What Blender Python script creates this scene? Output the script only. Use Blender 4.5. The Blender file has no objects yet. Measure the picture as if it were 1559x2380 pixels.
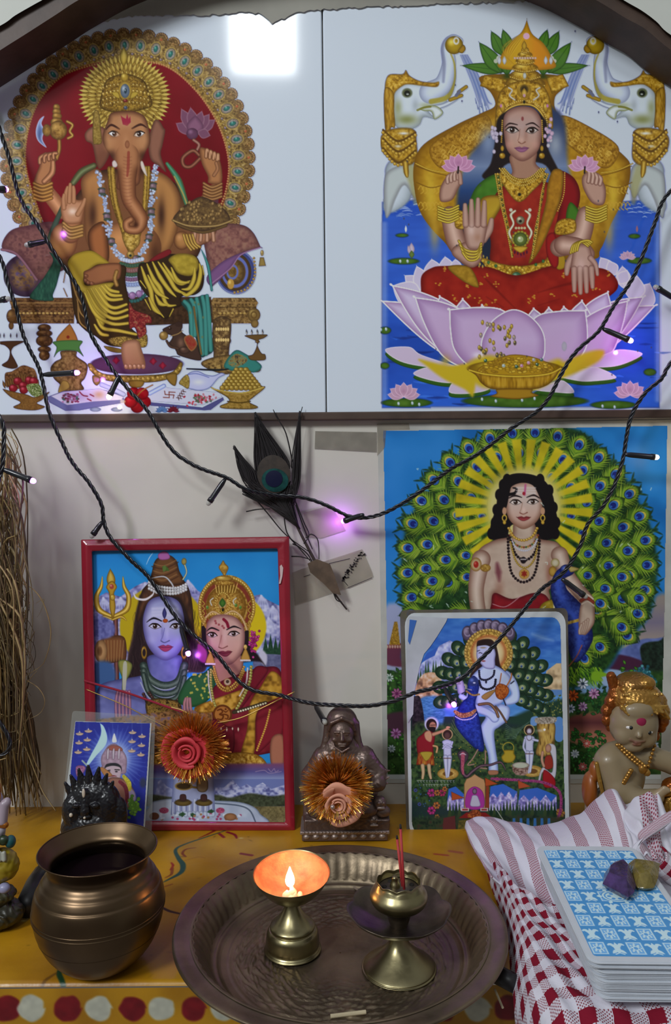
import bpy,bmesh,math,random
import numpy as np
from mathutils import Vector,Matrix,Euler
C=bpy.context.scene.collection
SC=bpy.context.scene
PI=math.pi
# --- camera (1559 x 2380 frame)
FPX,HC,DC=1850.0,0.3425,0.80
cam=bpy.data.objects.new('camera',bpy.data.cameras.new('camera'));C.objects.link(cam)
cam.data.sensor_fit='AUTO';cam.data.sensor_width=36.0;cam.data.lens=36.0*FPX/2380.0
cam.data.clip_start=0.02;cam.data.clip_end=50
RM=Matrix.Rotation(math.radians(90-3),3,'X')@Matrix.Rotation(math.radians(-0.45),3,'Z')
cam.matrix_world=Matrix.Translation((0,-DC,HC))@RM.to_4x4()
SC.camera=cam
# --- light
SC.view_settings.view_transform='Standard';SC.view_settings.look='None'
SC.view_settings.gamma=1.0;SC.view_settings.exposure=0.0;SC.view_settings.use_curve_mapping=False
w=bpy.data.worlds.new('room_air');SC.world=w;w.use_nodes=True
wn,wl=w.node_tree.nodes,w.node_tree.links
bg=wn['Background'];bg.inputs[1].default_value=0.34
tc=wn.new('ShaderNodeTexCoord');sp=wn.new('ShaderNodeSeparateXYZ');rp=wn.new('ShaderNodeValToRGB')
wl.new(tc.outputs['Generated'],sp.inputs[0]);wl.new(sp.outputs[2],rp.inputs[0]);wl.new(rp.outputs[0],bg.inputs[0])
e=rp.color_ramp.elements;e[0].position=0.0;e[0].color=(.25,.22,.19,1);e[1].position=1.0;e[1].color=(1.0,1.04,1.12,1)
n_=rp.color_ramp.elements.new(.42);n_.color=(.62,.62,.62,1)
def area(name,loc,target,sx,sy,power,col):
 l=bpy.data.lights.new(name,'AREA');l.shape='RECTANGLE';l.size=sx;l.size_y=sy;l.energy=power;l.color=col
 o=bpy.data.objects.new(name,l);C.objects.link(o);o.location=loc
 o.rotation_euler=(Vector(target)-Vector(loc)).to_track_quat('-Z','Y').to_euler();return o
area('window_daylight',(-1.42,-1.95,HC+1.42),(0,0,.35),.50,.62,40,(.93,.97,1.0))
area('ventilator_daylight',(-.235,-2.0,HC+1.52),(-.1,0,.8),.22,.30,6.5,(.93,.98,1.0))
# --- projection helpers: a pixel of the frame -> a point on a real plane
CAMP=np.array([0,-DC,HC]);RN=np.array(RM)
def rays(px,py):
 d=np.stack([(np.asarray(px,float)-779.5)/FPX,-(np.asarray(py,float)-1190)/FPX,-np.ones(np.shape(px))],-1)
 return d@RN.T
def onplane(px,py,p0,n):
 r=rays(px,py);t=((np.asarray(p0)-CAMP)@np.asarray(n))/(r@np.asarray(n))
 return CAMP+r*t[...,None]if np.ndim(t)else CAMP+r*t
def U(px,py,Y=0.0):return Vector(onplane(px,py,(0,Y,0),(0,1,0)))
def UZ(px,py,z=0.0):return Vector(onplane(px,py,(0,0,z),(0,0,1)))
# --- printed artwork painter (numpy)
def hx(c):
 if isinstance(c,str):
  return np.array([int(c[i:i+2],16)/255.0 for i in(0,2,4)],np.float32)
 return np.asarray(c,np.float32)
def catmull(P,closed,n=6):
 P=np.asarray(P,float);N=len(P)
 if N<3:return P
 out=[]
 rng=range(N if closed else N-1)
 for i in rng:
  if closed:a,b,c,d=P[i-1],P[i],P[(i+1)%N],P[(i+2)%N]
  else:a,b,c,d=P[max(i-1,0)],P[i],P[i+1],P[min(i+2,N-1)]
  for t in np.arange(n)/n:
   out.append(.5*((2*b)+(-a+c)*t+(2*a-5*b+4*c-d)*t*t+(-a+3*b-3*c+d)*t**3))
 if not closed:out.append(P[-1])
 return np.array(out)
class Art:
 def __init__(s,x0,y0,x1,y1,q=1.0,bg=None):
  s.x0,s.y0,s.x1,s.y1,s.q=x0,y0,x1,y1,q
  s.W=int(round((x1-x0)*q))+1;s.H=int(round((y1-y0)*q))+1
  s.img=np.zeros((s.H,s.W,3),np.float32);s.cov=np.zeros((s.H,s.W),np.float32)
  if bg is not None:s.img[:]=hx(bg);s.cov[:]=1
  s.f=(0,0,1.0);s.rs=np.random.RandomState(7)
 def fr(s,ox=0,oy=0,k=1.0):s.f=(ox,oy,k);return s
 def P(s,p):
  p=np.atleast_2d(np.asarray(p,float))
  ox,oy,k=s.f
  return(p*k+[ox-s.x0,oy-s.y0])*s.q
 def L(s,v):return v*s.f[2]*s.q
 def box(s,xa,ya,xb,yb):
  xa=max(int(math.floor(xa)),0);ya=max(int(math.floor(ya)),0)
  xb=min(int(math.ceil(xb))+1,s.W);yb=min(int(math.ceil(yb))+1,s.H)
  return(xa,ya,xb,yb)if xb>xa and yb>ya else None
 def put(s,b,m,c):
  xa,ya,xb,yb=b
  m=np.clip(m,0,1)[...,None]
  r=s.img[ya:yb,xa:xb];r+=(c-r)*m
  k=s.cov[ya:yb,xa:xb];k+=(1-k)*m[...,0]
 def noise(s,b,sc,seed=0,an=1.0,oct=2):
  xa,ya,xb,yb=b
  out=0;amp=1;tot=0
  for o in range(oct):
   c=max(s.L(sc)/2**o,1.0);cy=c*an
   rs=np.random.RandomState(seed*7+o)
   G=rs.rand(256,256).astype(np.float32)
   X=np.arange(xa,xb)/c;Y=np.arange(ya,yb)/cy
   xi=np.floor(X).astype(int);yi=np.floor(Y).astype(int)
   fx=(X-xi).astype(np.float32);fy=(Y-yi).astype(np.float32)
   fx=fx*fx*(3-2*fx);fy=fy*fy*(3-2*fy)
   g=lambda a,b2:G[(yi+a)[:,None]%256,(xi+b2)[None]%256]
   v=(g(0,0)*(1-fx)+g(0,1)*fx)*(1-fy)[:,None]+(g(1,0)*(1-fx)+g(1,1)*fx)*fy[:,None]
   out=out+v*amp;tot+=amp;amp*=.6
  return out/tot
 def ramp(s,v,cols):
  cols=np.array([hx(c)for c in cols]);n=len(cols)-1
  v=np.clip((v-.5)*1.5+.5,0,.9999)*n;i=v.astype(int);f=(v-i)[...,None]
  return cols[i]*(1-f)+cols[np.minimum(i+1,n)]*f
 def poly(s,pts,col,soft=.8,sm=True,edge=None,ew=6,op=1.0,tex=None,grad=None,line=None,lw=1.2,ep=1.0,clip=None):
  P=s.P(pts)
  if sm and len(P)>2:P=catmull(P,True)
  R=max(s.L(ew)if edge is not None else 0,soft*1.5*s.q+1,s.L(lw)+1 if line is not None else 0)
  b=s.box(P[:,0].min()-R,P[:,1].min()-R,P[:,0].max()+R,P[:,1].max()+R)
  if b is None:return
  xa,ya,xb,yb=b
  h,w=yb-ya,xb-xa
  D=np.full((h,w),R,np.float32);cnt=np.zeros((h,w+1),np.int16)
  N=len(P)
  for i in range(N):
   ax,ay=P[i];bx,by=P[(i+1)%N]
   lo,hi=min(ay,by),max(ay,by)
   r0=max(int(math.ceil(lo)),ya);r1=min(int(math.ceil(hi)),yb)
   if r1>r0:
    ys=np.arange(r0,r1);xs=ax+(ys-ay)*(bx-ax)/(by-ay)
    ci=np.clip(np.ceil(xs).astype(int)-xa,0,w)
    cnt[ys-ya,ci]+=1
   bb=(max(int(min(ax,bx)-R),xa),max(int(min(ay,by)-R),ya),min(int(max(ax,bx)+R)+2,xb),min(int(max(ay,by)+R)+2,yb))
   if bb[2]<=bb[0]or bb[3]<=bb[1]:continue
   X=np.arange(bb[0],bb[2],dtype=np.float32)[None]-ax;Y=np.arange(bb[1],bb[3],dtype=np.float32)[:,None]-ay
   dx,dy=bx-ax,by-ay;l2=dx*dx+dy*dy+1e-9
   t=np.clip((X*dx+Y*dy)/l2,0,1)
   d=np.sqrt((X-t*dx)**2+(Y-t*dy)**2)
   v=D[bb[1]-ya:bb[3]-ya,bb[0]-xa:bb[2]-xa];np.minimum(v,d,out=v)
  ins=(np.cumsum(cnt,1)[:,:w]%2)==1
  sd=np.where(ins,-D,D)
  sf=soft*s.q
  m=np.clip(.5-sd/(2*sf),0,1)
  if sf>2:m=m*m*(3-2*m)
  c=hx(col)*np.ones((h,w,3),np.float32)
  if grad is not None:
   g0,g1=s.P([(grad[0],grad[1]),(grad[2],grad[3])]);dv=g1-g0
   t=((np.arange(xa,xb)[None]-g0[0])*dv[0]+(np.arange(ya,yb)[:,None]-g0[1])*dv[1])/(dv@dv)
   t=np.clip(t,0,1)[...,None];cs=[hx(col)]+[hx(q)for q in grad[4:]]
   t=t*(len(cs)-1);c=cs[0]*np.ones((h,w,3),np.float32)
   for j in range(1,len(cs)):c=c+(cs[j]-c)*np.clip(t-(j-1),0,1)
  if tex is not None:
   tx=list(tex)+[1.0,1,1.0][len(tex)-2:]
   tc=s.ramp(s.noise(b,tx[0],tx[3],tx[4]),tx[1]);c=c+(tc-c)*tx[2]
  if edge is not None:
   t=np.clip(1+sd/s.L(ew),0,1)**1.5*ep;c=c+(hx(edge)-c)*t[...,None]
  if line is not None:
   t=np.clip(1-(np.abs(sd)-s.L(lw)/2)/max(.8*s.q,.8),0,1);c=c+(hx(line)-c)*t[...,None]
   m=np.maximum(m,t)
  s.put(b,m*op,c)
 def stroke(s,pts,w,col,edge=None,hl=None,soft=.8,op=1.0,sm=True,side=0,tex=None):
  P=s.P(pts)
  ws=np.full(len(P),float(w))if np.isscalar(w)else np.interp(np.linspace(0,1,len(P)),np.linspace(0,1,len(w)),w)
  ws=s.L(ws)/2
  if sm and len(P)>2:
   n0=len(P);P=catmull(P,False);ws=np.interp(np.linspace(0,1,len(P)),np.linspace(0,1,n0),ws)
  R=ws.max()+soft*s.q*1.5+1
  b=s.box(P[:,0].min()-R,P[:,1].min()-R,P[:,0].max()+R,P[:,1].max()+R)
  if b is None:return
  xa,ya,xb,yb=b;h,wd=yb-ya,xb-xa
  V=np.full((h,wd),99,np.float32);T=np.ones((h,wd),np.float32)
  if len(P)==1:P=np.vstack([P,P]);ws=np.append(ws,ws)
  for i in range(len(P)-1):
   ax,ay=P[i];bx,by=P[i+1];ra,rb=ws[i],ws[i+1]
   bb=(max(int(min(ax,bx)-R),xa),max(int(min(ay,by)-R),ya),min(int(max(ax,bx)+R)+2,xb),min(int(max(ay,by)+R)+2,yb))
   if bb[2]<=bb[0]or bb[3]<=bb[1]:continue
   X=np.arange(bb[0],bb[2],dtype=np.float32)[None]-ax;Y=np.arange(bb[1],bb[3],dtype=np.float32)[:,None]-ay
   dx,dy=bx-ax,by-ay;l2=dx*dx+dy*dy+1e-9
   t=np.clip((X*dx+Y*dy)/l2,0,1)
   d=np.sqrt((X-t*dx)**2+(Y-t*dy)**2);r=ra+(rb-ra)*t
   v=d-r;tn=d/np.maximum(r,.3)
   if side:tn=tn*np.where((X*dy-Y*dx)*side>0,1.0,.25)
   sl=(slice(bb[1]-ya,bb[3]-ya),slice(bb[0]-xa,bb[2]-xa))
   k=v<V[sl];V[sl][k]=v[k];T[sl][k]=tn[k]
  m=np.clip(.5-V/(2*soft*s.q),0,1)
  c=hx(col)*np.ones((h,wd,3),np.float32)
  if tex is not None:
   tx=list(tex)+[1.0,1,1.0][len(tex)-2:]
   tc=s.ramp(s.noise(b,tx[0],tx[3],tx[4]),tx[1]);c=c+(tc-c)*tx[2]
  if hl is not None:c=c+(hx(hl)-c)*np.clip(1-T*1.6,0,1)[...,None]
  if edge is not None:c=c+(hx(edge)-c)*(np.clip(T,0,1)**2.2)[...,None]
  s.put(b,m*op,c)
 def ell(s,x,y,rx,ry,col,ang=0,edge=None,hl=None,soft=.8,op=1.0,ring=None,tex=None):
  c0=s.P([(x,y)])[0];rx,ry=s.L(rx),s.L(ry);R=max(rx,ry)+2+soft*s.q
  b=s.box(c0[0]-R,c0[1]-R,c0[0]+R,c0[1]+R)
  if b is None:return
  X=np.arange(b[0],b[2])[None]-c0[0];Y=np.arange(b[1],b[3])[:,None]-c0[1]
  a=math.radians(ang);u=(X*math.cos(a)+Y*math.sin(a))/rx;v=(-X*math.sin(a)+Y*math.cos(a))/ry
  r=np.sqrt(u*u+v*v);rm=(rx*ry)**.5
  m=np.clip(.5-(r-1)*min(rx,ry)/(2*soft*s.q),0,1)
  if ring is not None:m=m*np.clip(.5+(r-ring)*min(rx,ry)/(2*soft*s.q),0,1)
  c=hx(col)*np.ones(r.shape+(3,),np.float32)
  if tex is not None:
   tx=list(tex)+[1.0,1,1.0][len(tex)-2:]
   tc=s.ramp(s.noise(b,tx[0],tx[3],tx[4]),tx[1]);c=c+(tc-c)*tx[2]
  if edge is not None:c=c+(hx(edge)-c)*(np.clip(r,0,1)**3)[...,None]
  if hl is not None:c=c+(hx(hl)-c)*np.clip(1-np.hypot(X/rx+.3,Y/ry+.35)*1.8,0,1)[...,None]
  s.put(b,m*op,c)
 def dab(s,x,y,rx,ry,col,op=.5,ang=0):
  c0=s.P([(x,y)])[0];rx,ry=s.L(rx),s.L(ry);R=max(rx,ry)*2
  b=s.box(c0[0]-R,c0[1]-R,c0[0]+R,c0[1]+R)
  if b is None:return
  X=np.arange(b[0],b[2])[None]-c0[0];Y=np.arange(b[1],b[3])[:,None]-c0[1]
  a=math.radians(ang);u=(X*math.cos(a)+Y*math.sin(a))/rx;v=(-X*math.sin(a)+Y*math.cos(a))/ry
  m=np.exp(-(u*u+v*v)*1.6)*op
  xa,ya,xb,yb=b;r=s.img[ya:yb,xa:xb];k=s.cov[ya:yb,xa:xb]
  m=m*(k>.3)
  r+=(hx(col)-r)*m[...,None]
 def path(s,pts,gap,closed=False):
  P=catmull(np.asarray(pts,float),closed,10)if len(pts)>2 else np.asarray(pts,float)
  if closed:P=np.vstack([P,P[:1]])
  d=np.r_[0,np.cumsum(np.hypot(*np.diff(P,axis=0).T))]
  n=max(int(d[-1]/gap),1);t=np.linspace(0,d[-1],n+1)
  X=np.interp(t,d,P[:,0]);Y=np.interp(t,d,P[:,1])
  A=np.degrees(np.arctan2(np.gradient(Y),np.gradient(X)))if n>1 else np.zeros(n+1)
  return list(zip(X,Y,A))
 def beads(s,pts,r,gap,col,edge=None,hl=None,closed=False,r2=None,cols=None):
  for i,(x,y,a)in enumerate(s.path(pts,gap,closed)):
   s.ell(x,y,r,r2 or r,cols[i%len(cols)]if cols else col,a,edge=edge,hl=hl,soft=.6)
 def leaf(s,x0,y0,x1,y1,w,col,edge=None,vein=None,bend=0,grad=None,tip=.5,ew=None,line=None,op=1,lw=1):
  dx,dy=x1-x0,y1-y0;l=math.hypot(dx,dy);ux,uy=dx/l,dy/l;nx,ny=-uy,ux
  f=lambda t,o:(x0+dx*t+nx*(o*w/2+bend*math.sin(math.pi*t)),y0+dy*t+ny*(o*w/2+bend*math.sin(math.pi*t)))
  pts=[f(0,0),f(tip*.35,.62),f(tip*.75,.97),f(tip*1.15,.95),f(tip+(1-tip)*.6,.55),f(1,0),f(1,0),f(tip+(1-tip)*.6,-.55),f(tip*1.15,-.95),f(tip*.75,-.97),f(tip*.35,-.62)]
  s.poly(pts,col,edge=edge,ew=ew or w*.4,line=line,lw=lw,op=op,grad=(x0,y0,x1,y1,grad)if grad is not None else None)
  if vein is not None:s.stroke([f(0,0),f(.5,0),f(.92,0)],max(w*.05,.8),vein,op=.7)
 def eye(s,x,y,w,h,ang=0,iris='2a1a14',white='e8e2da',lid='1a0f0c',look=0,lw=None):
  a=math.radians(ang);c,n=math.cos(a),math.sin(a);F=lambda u,v:(x+u*c-v*n,y+u*n+v*c)
  s.poly([F(-w/2,.05*h),F(-w*.2,-h*.5),F(w*.2,-h*.48),F(w/2,0),F(w*.2,h*.42),F(-w*.2,h*.45)],white,soft=.6,edge='8a7a74',ew=h*.3,ep=.5)
  s.ell(*F(look*w,-h*.05),h*.46,h*.46,iris,soft=.6);s.ell(*F(look*w-h*.15,-h*.2),h*.11,h*.11,'f0f0f0',soft=.5)
  s.stroke([F(-w*.55,.1*h),F(-w*.25,-h*.5),F(w*.2,-h*.52),F(w*.56,-.02*h)],[lw or h*.12,(lw or h*.3),(lw or h*.3),lw or h*.14],lid,soft=.6)
  s.stroke([F(-w*.5,.1*h),F(0,h*.52),F(w*.5,0)],h*.1,lid,soft=.6,op=.6)
 def lotus(s,x,y,r,c0='c79ab8',c1='8f6488',ln='e6c8dc',ang=0,n=7,sq=.8,back=True):
  for k in([-3,3,-2,2,-1,1,0]if n>=7 else[-2,2,-1,1,0]):
   a=math.radians(ang-90+k*27);l=r*(1-.03*abs(k))
   s.leaf(x,y,x+math.cos(a)*l,y+math.sin(a)*l*sq,r*.48,c0,edge=ln,ew=r*.06,tip=.55)
   s.dab(x+math.cos(a)*l*.35,y+math.sin(a)*l*.3,r*.16,r*.16,c1,.35)
 def hand(s,x,y,ang,L,skin,edge,fing=4,spread=7,mir=1,thumb=True,palm=1.0,flen=(.78,.95,1.0,.9),curl=0):
 # open hand: (x,y) wrist, ang direction to the finger tips, L overall length
  a=math.radians(ang);c,n=math.cos(a),math.sin(a)
  F=lambda u,v:(x+L*(u*c-v*mir*n),y+L*(u*n+v*mir*c))
  if thumb:s.stroke([F(.18,-.16),F(.36,-.28),F(.55,-.32)],[L*.16,L*.14,L*.09],skin,edge=edge)
  s.poly([F(0,-.12),F(.2,-.2),F(.5,-.22),F(.56,0),F(.5,.2),F(.25,.2),F(0,.12)],skin,edge=edge,ew=L*.1)
  for i in range(fing):
   v0=.17-.113*i;sp=math.radians((1.5-i)*spread);l=.48*flen[i]
   s.stroke([F(.46,v0),F(.46+l*.5*math.cos(sp),v0+l*.5*math.sin(sp)),F(.46+l*math.cos(sp),v0+l*math.sin(sp)*(1-curl))],[L*.125,L*.115,L*.08],skin,edge=edge)
   # --- scene helpers
def lin(c):
 c=hx(c);return np.where(c<=.04045,c/12.92,((c+.055)/1.055)**2.4)
PRINT_GAIN=1.55
def ink(c):return np.clip(lin(c)*PRINT_GAIN,0,.93)
def mat(name,col,rough=.5,metal=0,spec=.5,bump=0,bscale=60,var=0,vscale=8,col2=None,coat=0,emit=None,es=0,trans=0,alpha=1,vc=False,sss=0,detail=4,vstretch=None):
 m=bpy.data.materials.new(name);m.use_nodes=True
 N,L=m.node_tree.nodes,m.node_tree.links;b=N['Principled BSDF']
 b.inputs['Roughness'].default_value=rough;b.inputs['Metallic'].default_value=metal;b.inputs['Specular IOR Level'].default_value=spec
 col=tuple(col)+(1,)if len(col)==3 else col
 b.inputs['Base Color'].default_value=col
 if coat:b.inputs['Coat Weight'].default_value=coat;b.inputs['Coat Roughness'].default_value=.08
 if trans:b.inputs['Transmission Weight'].default_value=trans
 if alpha<1:b.inputs['Alpha'].default_value=alpha
 if sss:b.inputs['Subsurface Weight'].default_value=sss;b.inputs['Subsurface Radius'].default_value=(.004,.0025,.0015)
 if emit is not None:b.inputs['Emission Color'].default_value=tuple(emit)+(1,);b.inputs['Emission Strength'].default_value=es
 tc=N.new('ShaderNodeTexCoord');src=tc.outputs['Object']
 if vstretch:
  mp=N.new('ShaderNodeMapping');mp.inputs['Scale'].default_value=vstretch;L.new(src,mp.inputs[0]);src=mp.outputs[0]
 base=None
 if vc:
  a=N.new('ShaderNodeAttribute');a.attribute_name='Col';base=a.outputs['Color'];L.new(base,b.inputs['Base Color'])
 if var or col2 is not None:
  nz=N.new('ShaderNodeTexNoise');nz.inputs['Scale'].default_value=vscale;nz.inputs['Detail'].default_value=detail;L.new(src,nz.inputs['Vector'])
  mr=N.new('ShaderNodeMapRange');mr.inputs[1].default_value=.35;mr.inputs[2].default_value=.65;L.new(nz.outputs[0],mr.inputs[0])
  mx=N.new('ShaderNodeMix');mx.data_type='RGBA';L.new(mr.outputs[0],mx.inputs[0])
  c2=tuple(col2)+(1,)if col2 is not None else tuple(x*(1-var)for x in col[:3])+(1,)
  if base is not None:
   ml=N.new('ShaderNodeMix');ml.data_type='RGBA';ml.blend_type='MULTIPLY';ml.inputs[0].default_value=1;L.new(base,ml.inputs[6]);ml.inputs[7].default_value=(1-var,1-var,1-var,1)
   L.new(ml.outputs[2],mx.inputs[6]);L.new(base,mx.inputs[7])
  else:mx.inputs[6].default_value=c2;mx.inputs[7].default_value=col
  L.new(mx.outputs[2],b.inputs['Base Color'])
 if bump:
  nb=N.new('ShaderNodeTexNoise');nb.inputs['Scale'].default_value=bscale;nb.inputs['Detail'].default_value=3;L.new(src,nb.inputs['Vector'])
  bp=N.new('ShaderNodeBump');bp.inputs['Strength'].default_value=bump;bp.inputs['Distance'].default_value=.001;L.new(nb.outputs[0],bp.inputs['Height']);L.new(bp.outputs[0],b.inputs['Normal'])
 return m
def mesh(name,verts,faces,m=None,parent=None,smooth=True,cols=None,loc=None):
 me=bpy.data.meshes.new(name)
 V=np.asarray(verts,np.float32).reshape(-1,3)
 if isinstance(faces,np.ndarray):
  F=faces.astype(np.int32);n,k=F.shape
  me.vertices.add(len(V));me.vertices.foreach_set('co',V.ravel())
  me.loops.add(n*k);me.loops.foreach_set('vertex_index',F.ravel())
  me.polygons.add(n);me.polygons.foreach_set('loop_start',np.arange(0,n*k,k,dtype=np.int32))
  try:me.polygons.foreach_set('loop_total',np.full(n,k,np.int32))
  except Exception:pass
 else:
  me.from_pydata([tuple(map(float,v))for v in V],[],[tuple(int(i)for i in f)for f in faces])
 me.update(calc_edges=True);me.validate(verbose=False)
 if smooth:me.polygons.foreach_set('use_smooth',np.ones(len(me.polygons),bool))
 if cols is not None:
  at=me.color_attributes.new('Col','FLOAT_COLOR','POINT')
  c4=np.ones((len(V),4),np.float32);c4[:,:3]=cols;at.data.foreach_set('color',c4.ravel())
 if m is not None:me.materials.append(m)
 o=bpy.data.objects.new(name,me);C.objects.link(o)
 if loc is not None:o.location=loc
 if parent is not None:o.parent=parent
 return o
def tag(o,label=None,cat=None,group=None,kind=None):
 if label:o['label']=label
 if cat:o['category']=cat
 if group:o['group']=group
 if kind:o['kind']=kind
 return o
def thing(name,label,cat,loc=(0,0,0),rz=0,group=None,kind=None):
 o=bpy.data.objects.new(name,None);C.objects.link(o);o.location=loc;o.rotation_euler=(0,0,rz);o.empty_display_size=.01
 return tag(o,label,cat,group,kind)
class MB:
 def __init__(s):s.v=[];s.f=[]
 def add(s,V,F):
  o=len(s.v);s.v+=[tuple(v)for v in V];s.f+=[tuple(i+o for i in f)for f in F];return s
 def box(s,c,h,R=None,bev=0):
  x,y,z=h;V=[]
  for sx in(-1,1):
   for sy in(-1,1):
    for sz in(-1,1):
     v=Vector((sx*x,sy*y,sz*z));v=(R@v if R is not None else v)+Vector(c);V.append(v)
  return s.add(V,[(0,1,3,2),(4,6,7,5),(0,4,5,1),(2,3,7,6),(0,2,6,4),(1,5,7,3)])
 def tube(s,P,r,n=8,cap=True,flat=1.0,up=None):
  P=[Vector(p)for p in P];N=len(P);rs=[r]*N if np.isscalar(r)else list(np.interp(np.linspace(0,1,N),np.linspace(0,1,len(r)),r))
  V=[];a=None
  for i in range(N):
   t=(P[min(i+1,N-1)]-P[max(i-1,0)])
   if t.length<1e-9:t=Vector((0,0,1))
   t.normalize()
   if a is None:a=(up or Vector((0,0,1)if abs(t.z)<.9 else(1,0,0)))
   a=(a-t*a.dot(t))
   if a.length<1e-6:a=t.orthogonal()
   a.normalize();b=t.cross(a)
   for k in range(n):q=2*PI*k/n;V.append(P[i]+a*math.cos(q)*rs[i]*flat+b*math.sin(q)*rs[i])
  F=[(i*n+k,i*n+(k+1)%n,(i+1)*n+(k+1)%n,(i+1)*n+k)for i in range(N-1)for k in range(n)]
  if cap:F+=[tuple(range(n-1,-1,-1)),tuple((N-1)*n+k for k in range(n))]
  return s.add(V,F)
 def lathe(s,prof,n=64,c=(0,0,0),ax=None,wob=None):
  V=[];M=ax or Matrix.Identity(3)
  for j,(r,z)in enumerate(prof):
   for k in range(n):
    q=2*PI*k/n;rr,zz=(wob(r,z,q,j)if wob else(r,z));V.append(M@Vector((rr*math.cos(q),rr*math.sin(q),zz))+Vector(c))
  F=[(j*n+k,j*n+(k+1)%n,(j+1)*n+(k+1)%n,(j+1)*n+k)for j in range(len(prof)-1)for k in range(n)]
  return s.add(V,F)
 def ball(s,c,r,n=12,m=8,R=None):
  r=(r,r,r)if np.isscalar(r)else r
  V=[]
  for j in range(m+1):
   for k in range(n):
    ph=PI*j/m;q=2*PI*k/n;v=Vector((r[0]*math.sin(ph)*math.cos(q),r[1]*math.sin(ph)*math.sin(q),r[2]*math.cos(ph)));V.append((R@v if R is not None else v)+Vector(c))
  return s.add(V,[(j*n+k,(j+1)*n+k,(j+1)*n+(k+1)%n,j*n+(k+1)%n)for j in range(m)for k in range(n)])
 def build(s,name,m,parent=None,smooth=True,loc=None,clean=False):
  o=mesh(name,s.v,s.f,m,parent,smooth,loc=loc)
  if clean:
   b=bmesh.new();b.from_mesh(o.data);bmesh.ops.remove_doubles(b,verts=b.verts,dist=1e-6);bmesh.ops.recalc_face_normals(b,faces=b.faces);b.to_mesh(o.data);b.free()
  return o
def bevel(o,w,n=2,ang=40):
 md=o.modifiers.new('edges','BEVEL');md.width=w;md.segments=n;md.limit_method='ANGLE';md.angle_limit=math.radians(ang);return o
def printmesh(name,A,plane,m,parent=None,base='b8c1ea',lift=0,full=True,origin=None):
 """artwork canvas -> fine coloured sheet lying on a real plane (point, normal)"""
 X=A.x0+np.arange(A.W)/A.q;Y=A.y0+np.arange(A.H)/A.q
 GX,GY=np.meshgrid(X,Y)
 n=np.asarray(plane[1],float);n=n/np.linalg.norm(n)
 V=onplane(GX,GY,np.asarray(plane[0])+n*lift,n).reshape(-1,3)
 if full:img=A.img;keep=A.cov>.5
 else:img=A.img*A.cov[...,None]+hx(base)*(1-A.cov[...,None]);keep=A.cov>.02
 cols=np.clip(np.where(img<=.04045,img/12.92,((np.clip(img,0,1)+.055)/1.055)**2.4)*PRINT_GAIN,0,.93).reshape(-1,3)
 k=keep
 cell=(k[:-1,:-1]&k[:-1,1:]&k[1:,:-1]&k[1:,1:])if full else(k[:-1,:-1]|k[:-1,1:]|k[1:,:-1]|k[1:,1:])
 j,i=np.nonzero(cell);W=A.W
 F=np.stack([j*W+i,(j+1)*W+i,(j+1)*W+i+1,j*W+i+1],1)
 used=np.unique(F);re=np.full(len(V),-1);re[used]=np.arange(len(used))
 V=V[used]
 if origin is not None:V=V-np.asarray(origin)
 return mesh(name,V,re[F],m,parent,smooth=False,cols=cols[used])
def crop(A,pts,rnd=0):
 B=Art(A.x0,A.y0,A.x1,A.y1,A.q);B.poly(pts,'ffffff',sm=False,soft=.3);A.cov=np.minimum(A.cov,B.cov);return A
def plane_from(px0,py0,Y0,px1,py1,Y1):
 a,b=U(px0,py0,Y0),U(px1,py1,Y1);up=(b-a);n=Vector((1,0,0)).cross(up).normalized()
 if n.y>0:n=-n
 return(tuple(a),tuple(n))
def PP(px,py,pl,lift=0):
 n=np.asarray(pl[1]);return Vector(onplane(px,py,np.asarray(pl[0])+n*lift,n))
def slab(name,pts,pl,t0,t1,m,parent=None,bev=0,smooth=False):
 n=len(pts);V=[PP(x,y,pl,t0)for x,y in pts]+[PP(x,y,pl,t1)for x,y in pts]
 F=[tuple(range(n)),tuple(range(2*n-1,n-1,-1))]+[(i,(i+1)%n,n+(i+1)%n,n+i)for i in range(n)]
 o=MB().add(V,F).build(name,m,parent,smooth=smooth,clean=True)
 if bev:bevel(o,bev)
 return o
def rrect(x0,y0,x1,y1,r,n=5,sk=(0,0,0,0)):
 out=[]
 for cx,cy,a0 in((x1-r,y0+r,-90),(x1-r,y1-r,0),(x0+r,y1-r,90),(x0+r,y0+r,180)):
  for k in range(n+1):a=math.radians(a0+90*k/n);out.append((cx+r*math.cos(a),cy+r*math.sin(a)))
 return out
 # ---- signed-distance sculpting (surface nets) for carved and cast figures
def s_ell(c,r,rot=None,k=None):
 c=np.asarray(c,float);r=np.asarray((r,r,r)if np.isscalar(r)else r,float)
 M=np.array(Euler([math.radians(a)for a in rot]).to_matrix())if rot else None
 def f(P):
  q=P-c
  if M is not None:q=q@M
  k0=np.linalg.norm(q/r,axis=-1);k1=np.linalg.norm(q/(r*r),axis=-1)
  return np.where(k1>1e-9,k0*(k0-1)/np.maximum(k1,1e-9),-r.min())
 f.b=(c-r.max(),c+r.max());return f
def s_cap(a,b,ra,rb=None):
 a=np.asarray(a,float);b=np.asarray(b,float);rb=ra if rb is None else rb
 def f(P):
  ab=b-a;t=np.clip(((P-a)@ab)/(ab@ab+1e-12),0,1);return np.linalg.norm(P-(a+t[...,None]*ab),axis=-1)-(ra+(rb-ra)*t)
 f.b=(np.minimum(a-ra,b-rb),np.maximum(a+ra,b+rb));return f
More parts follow.
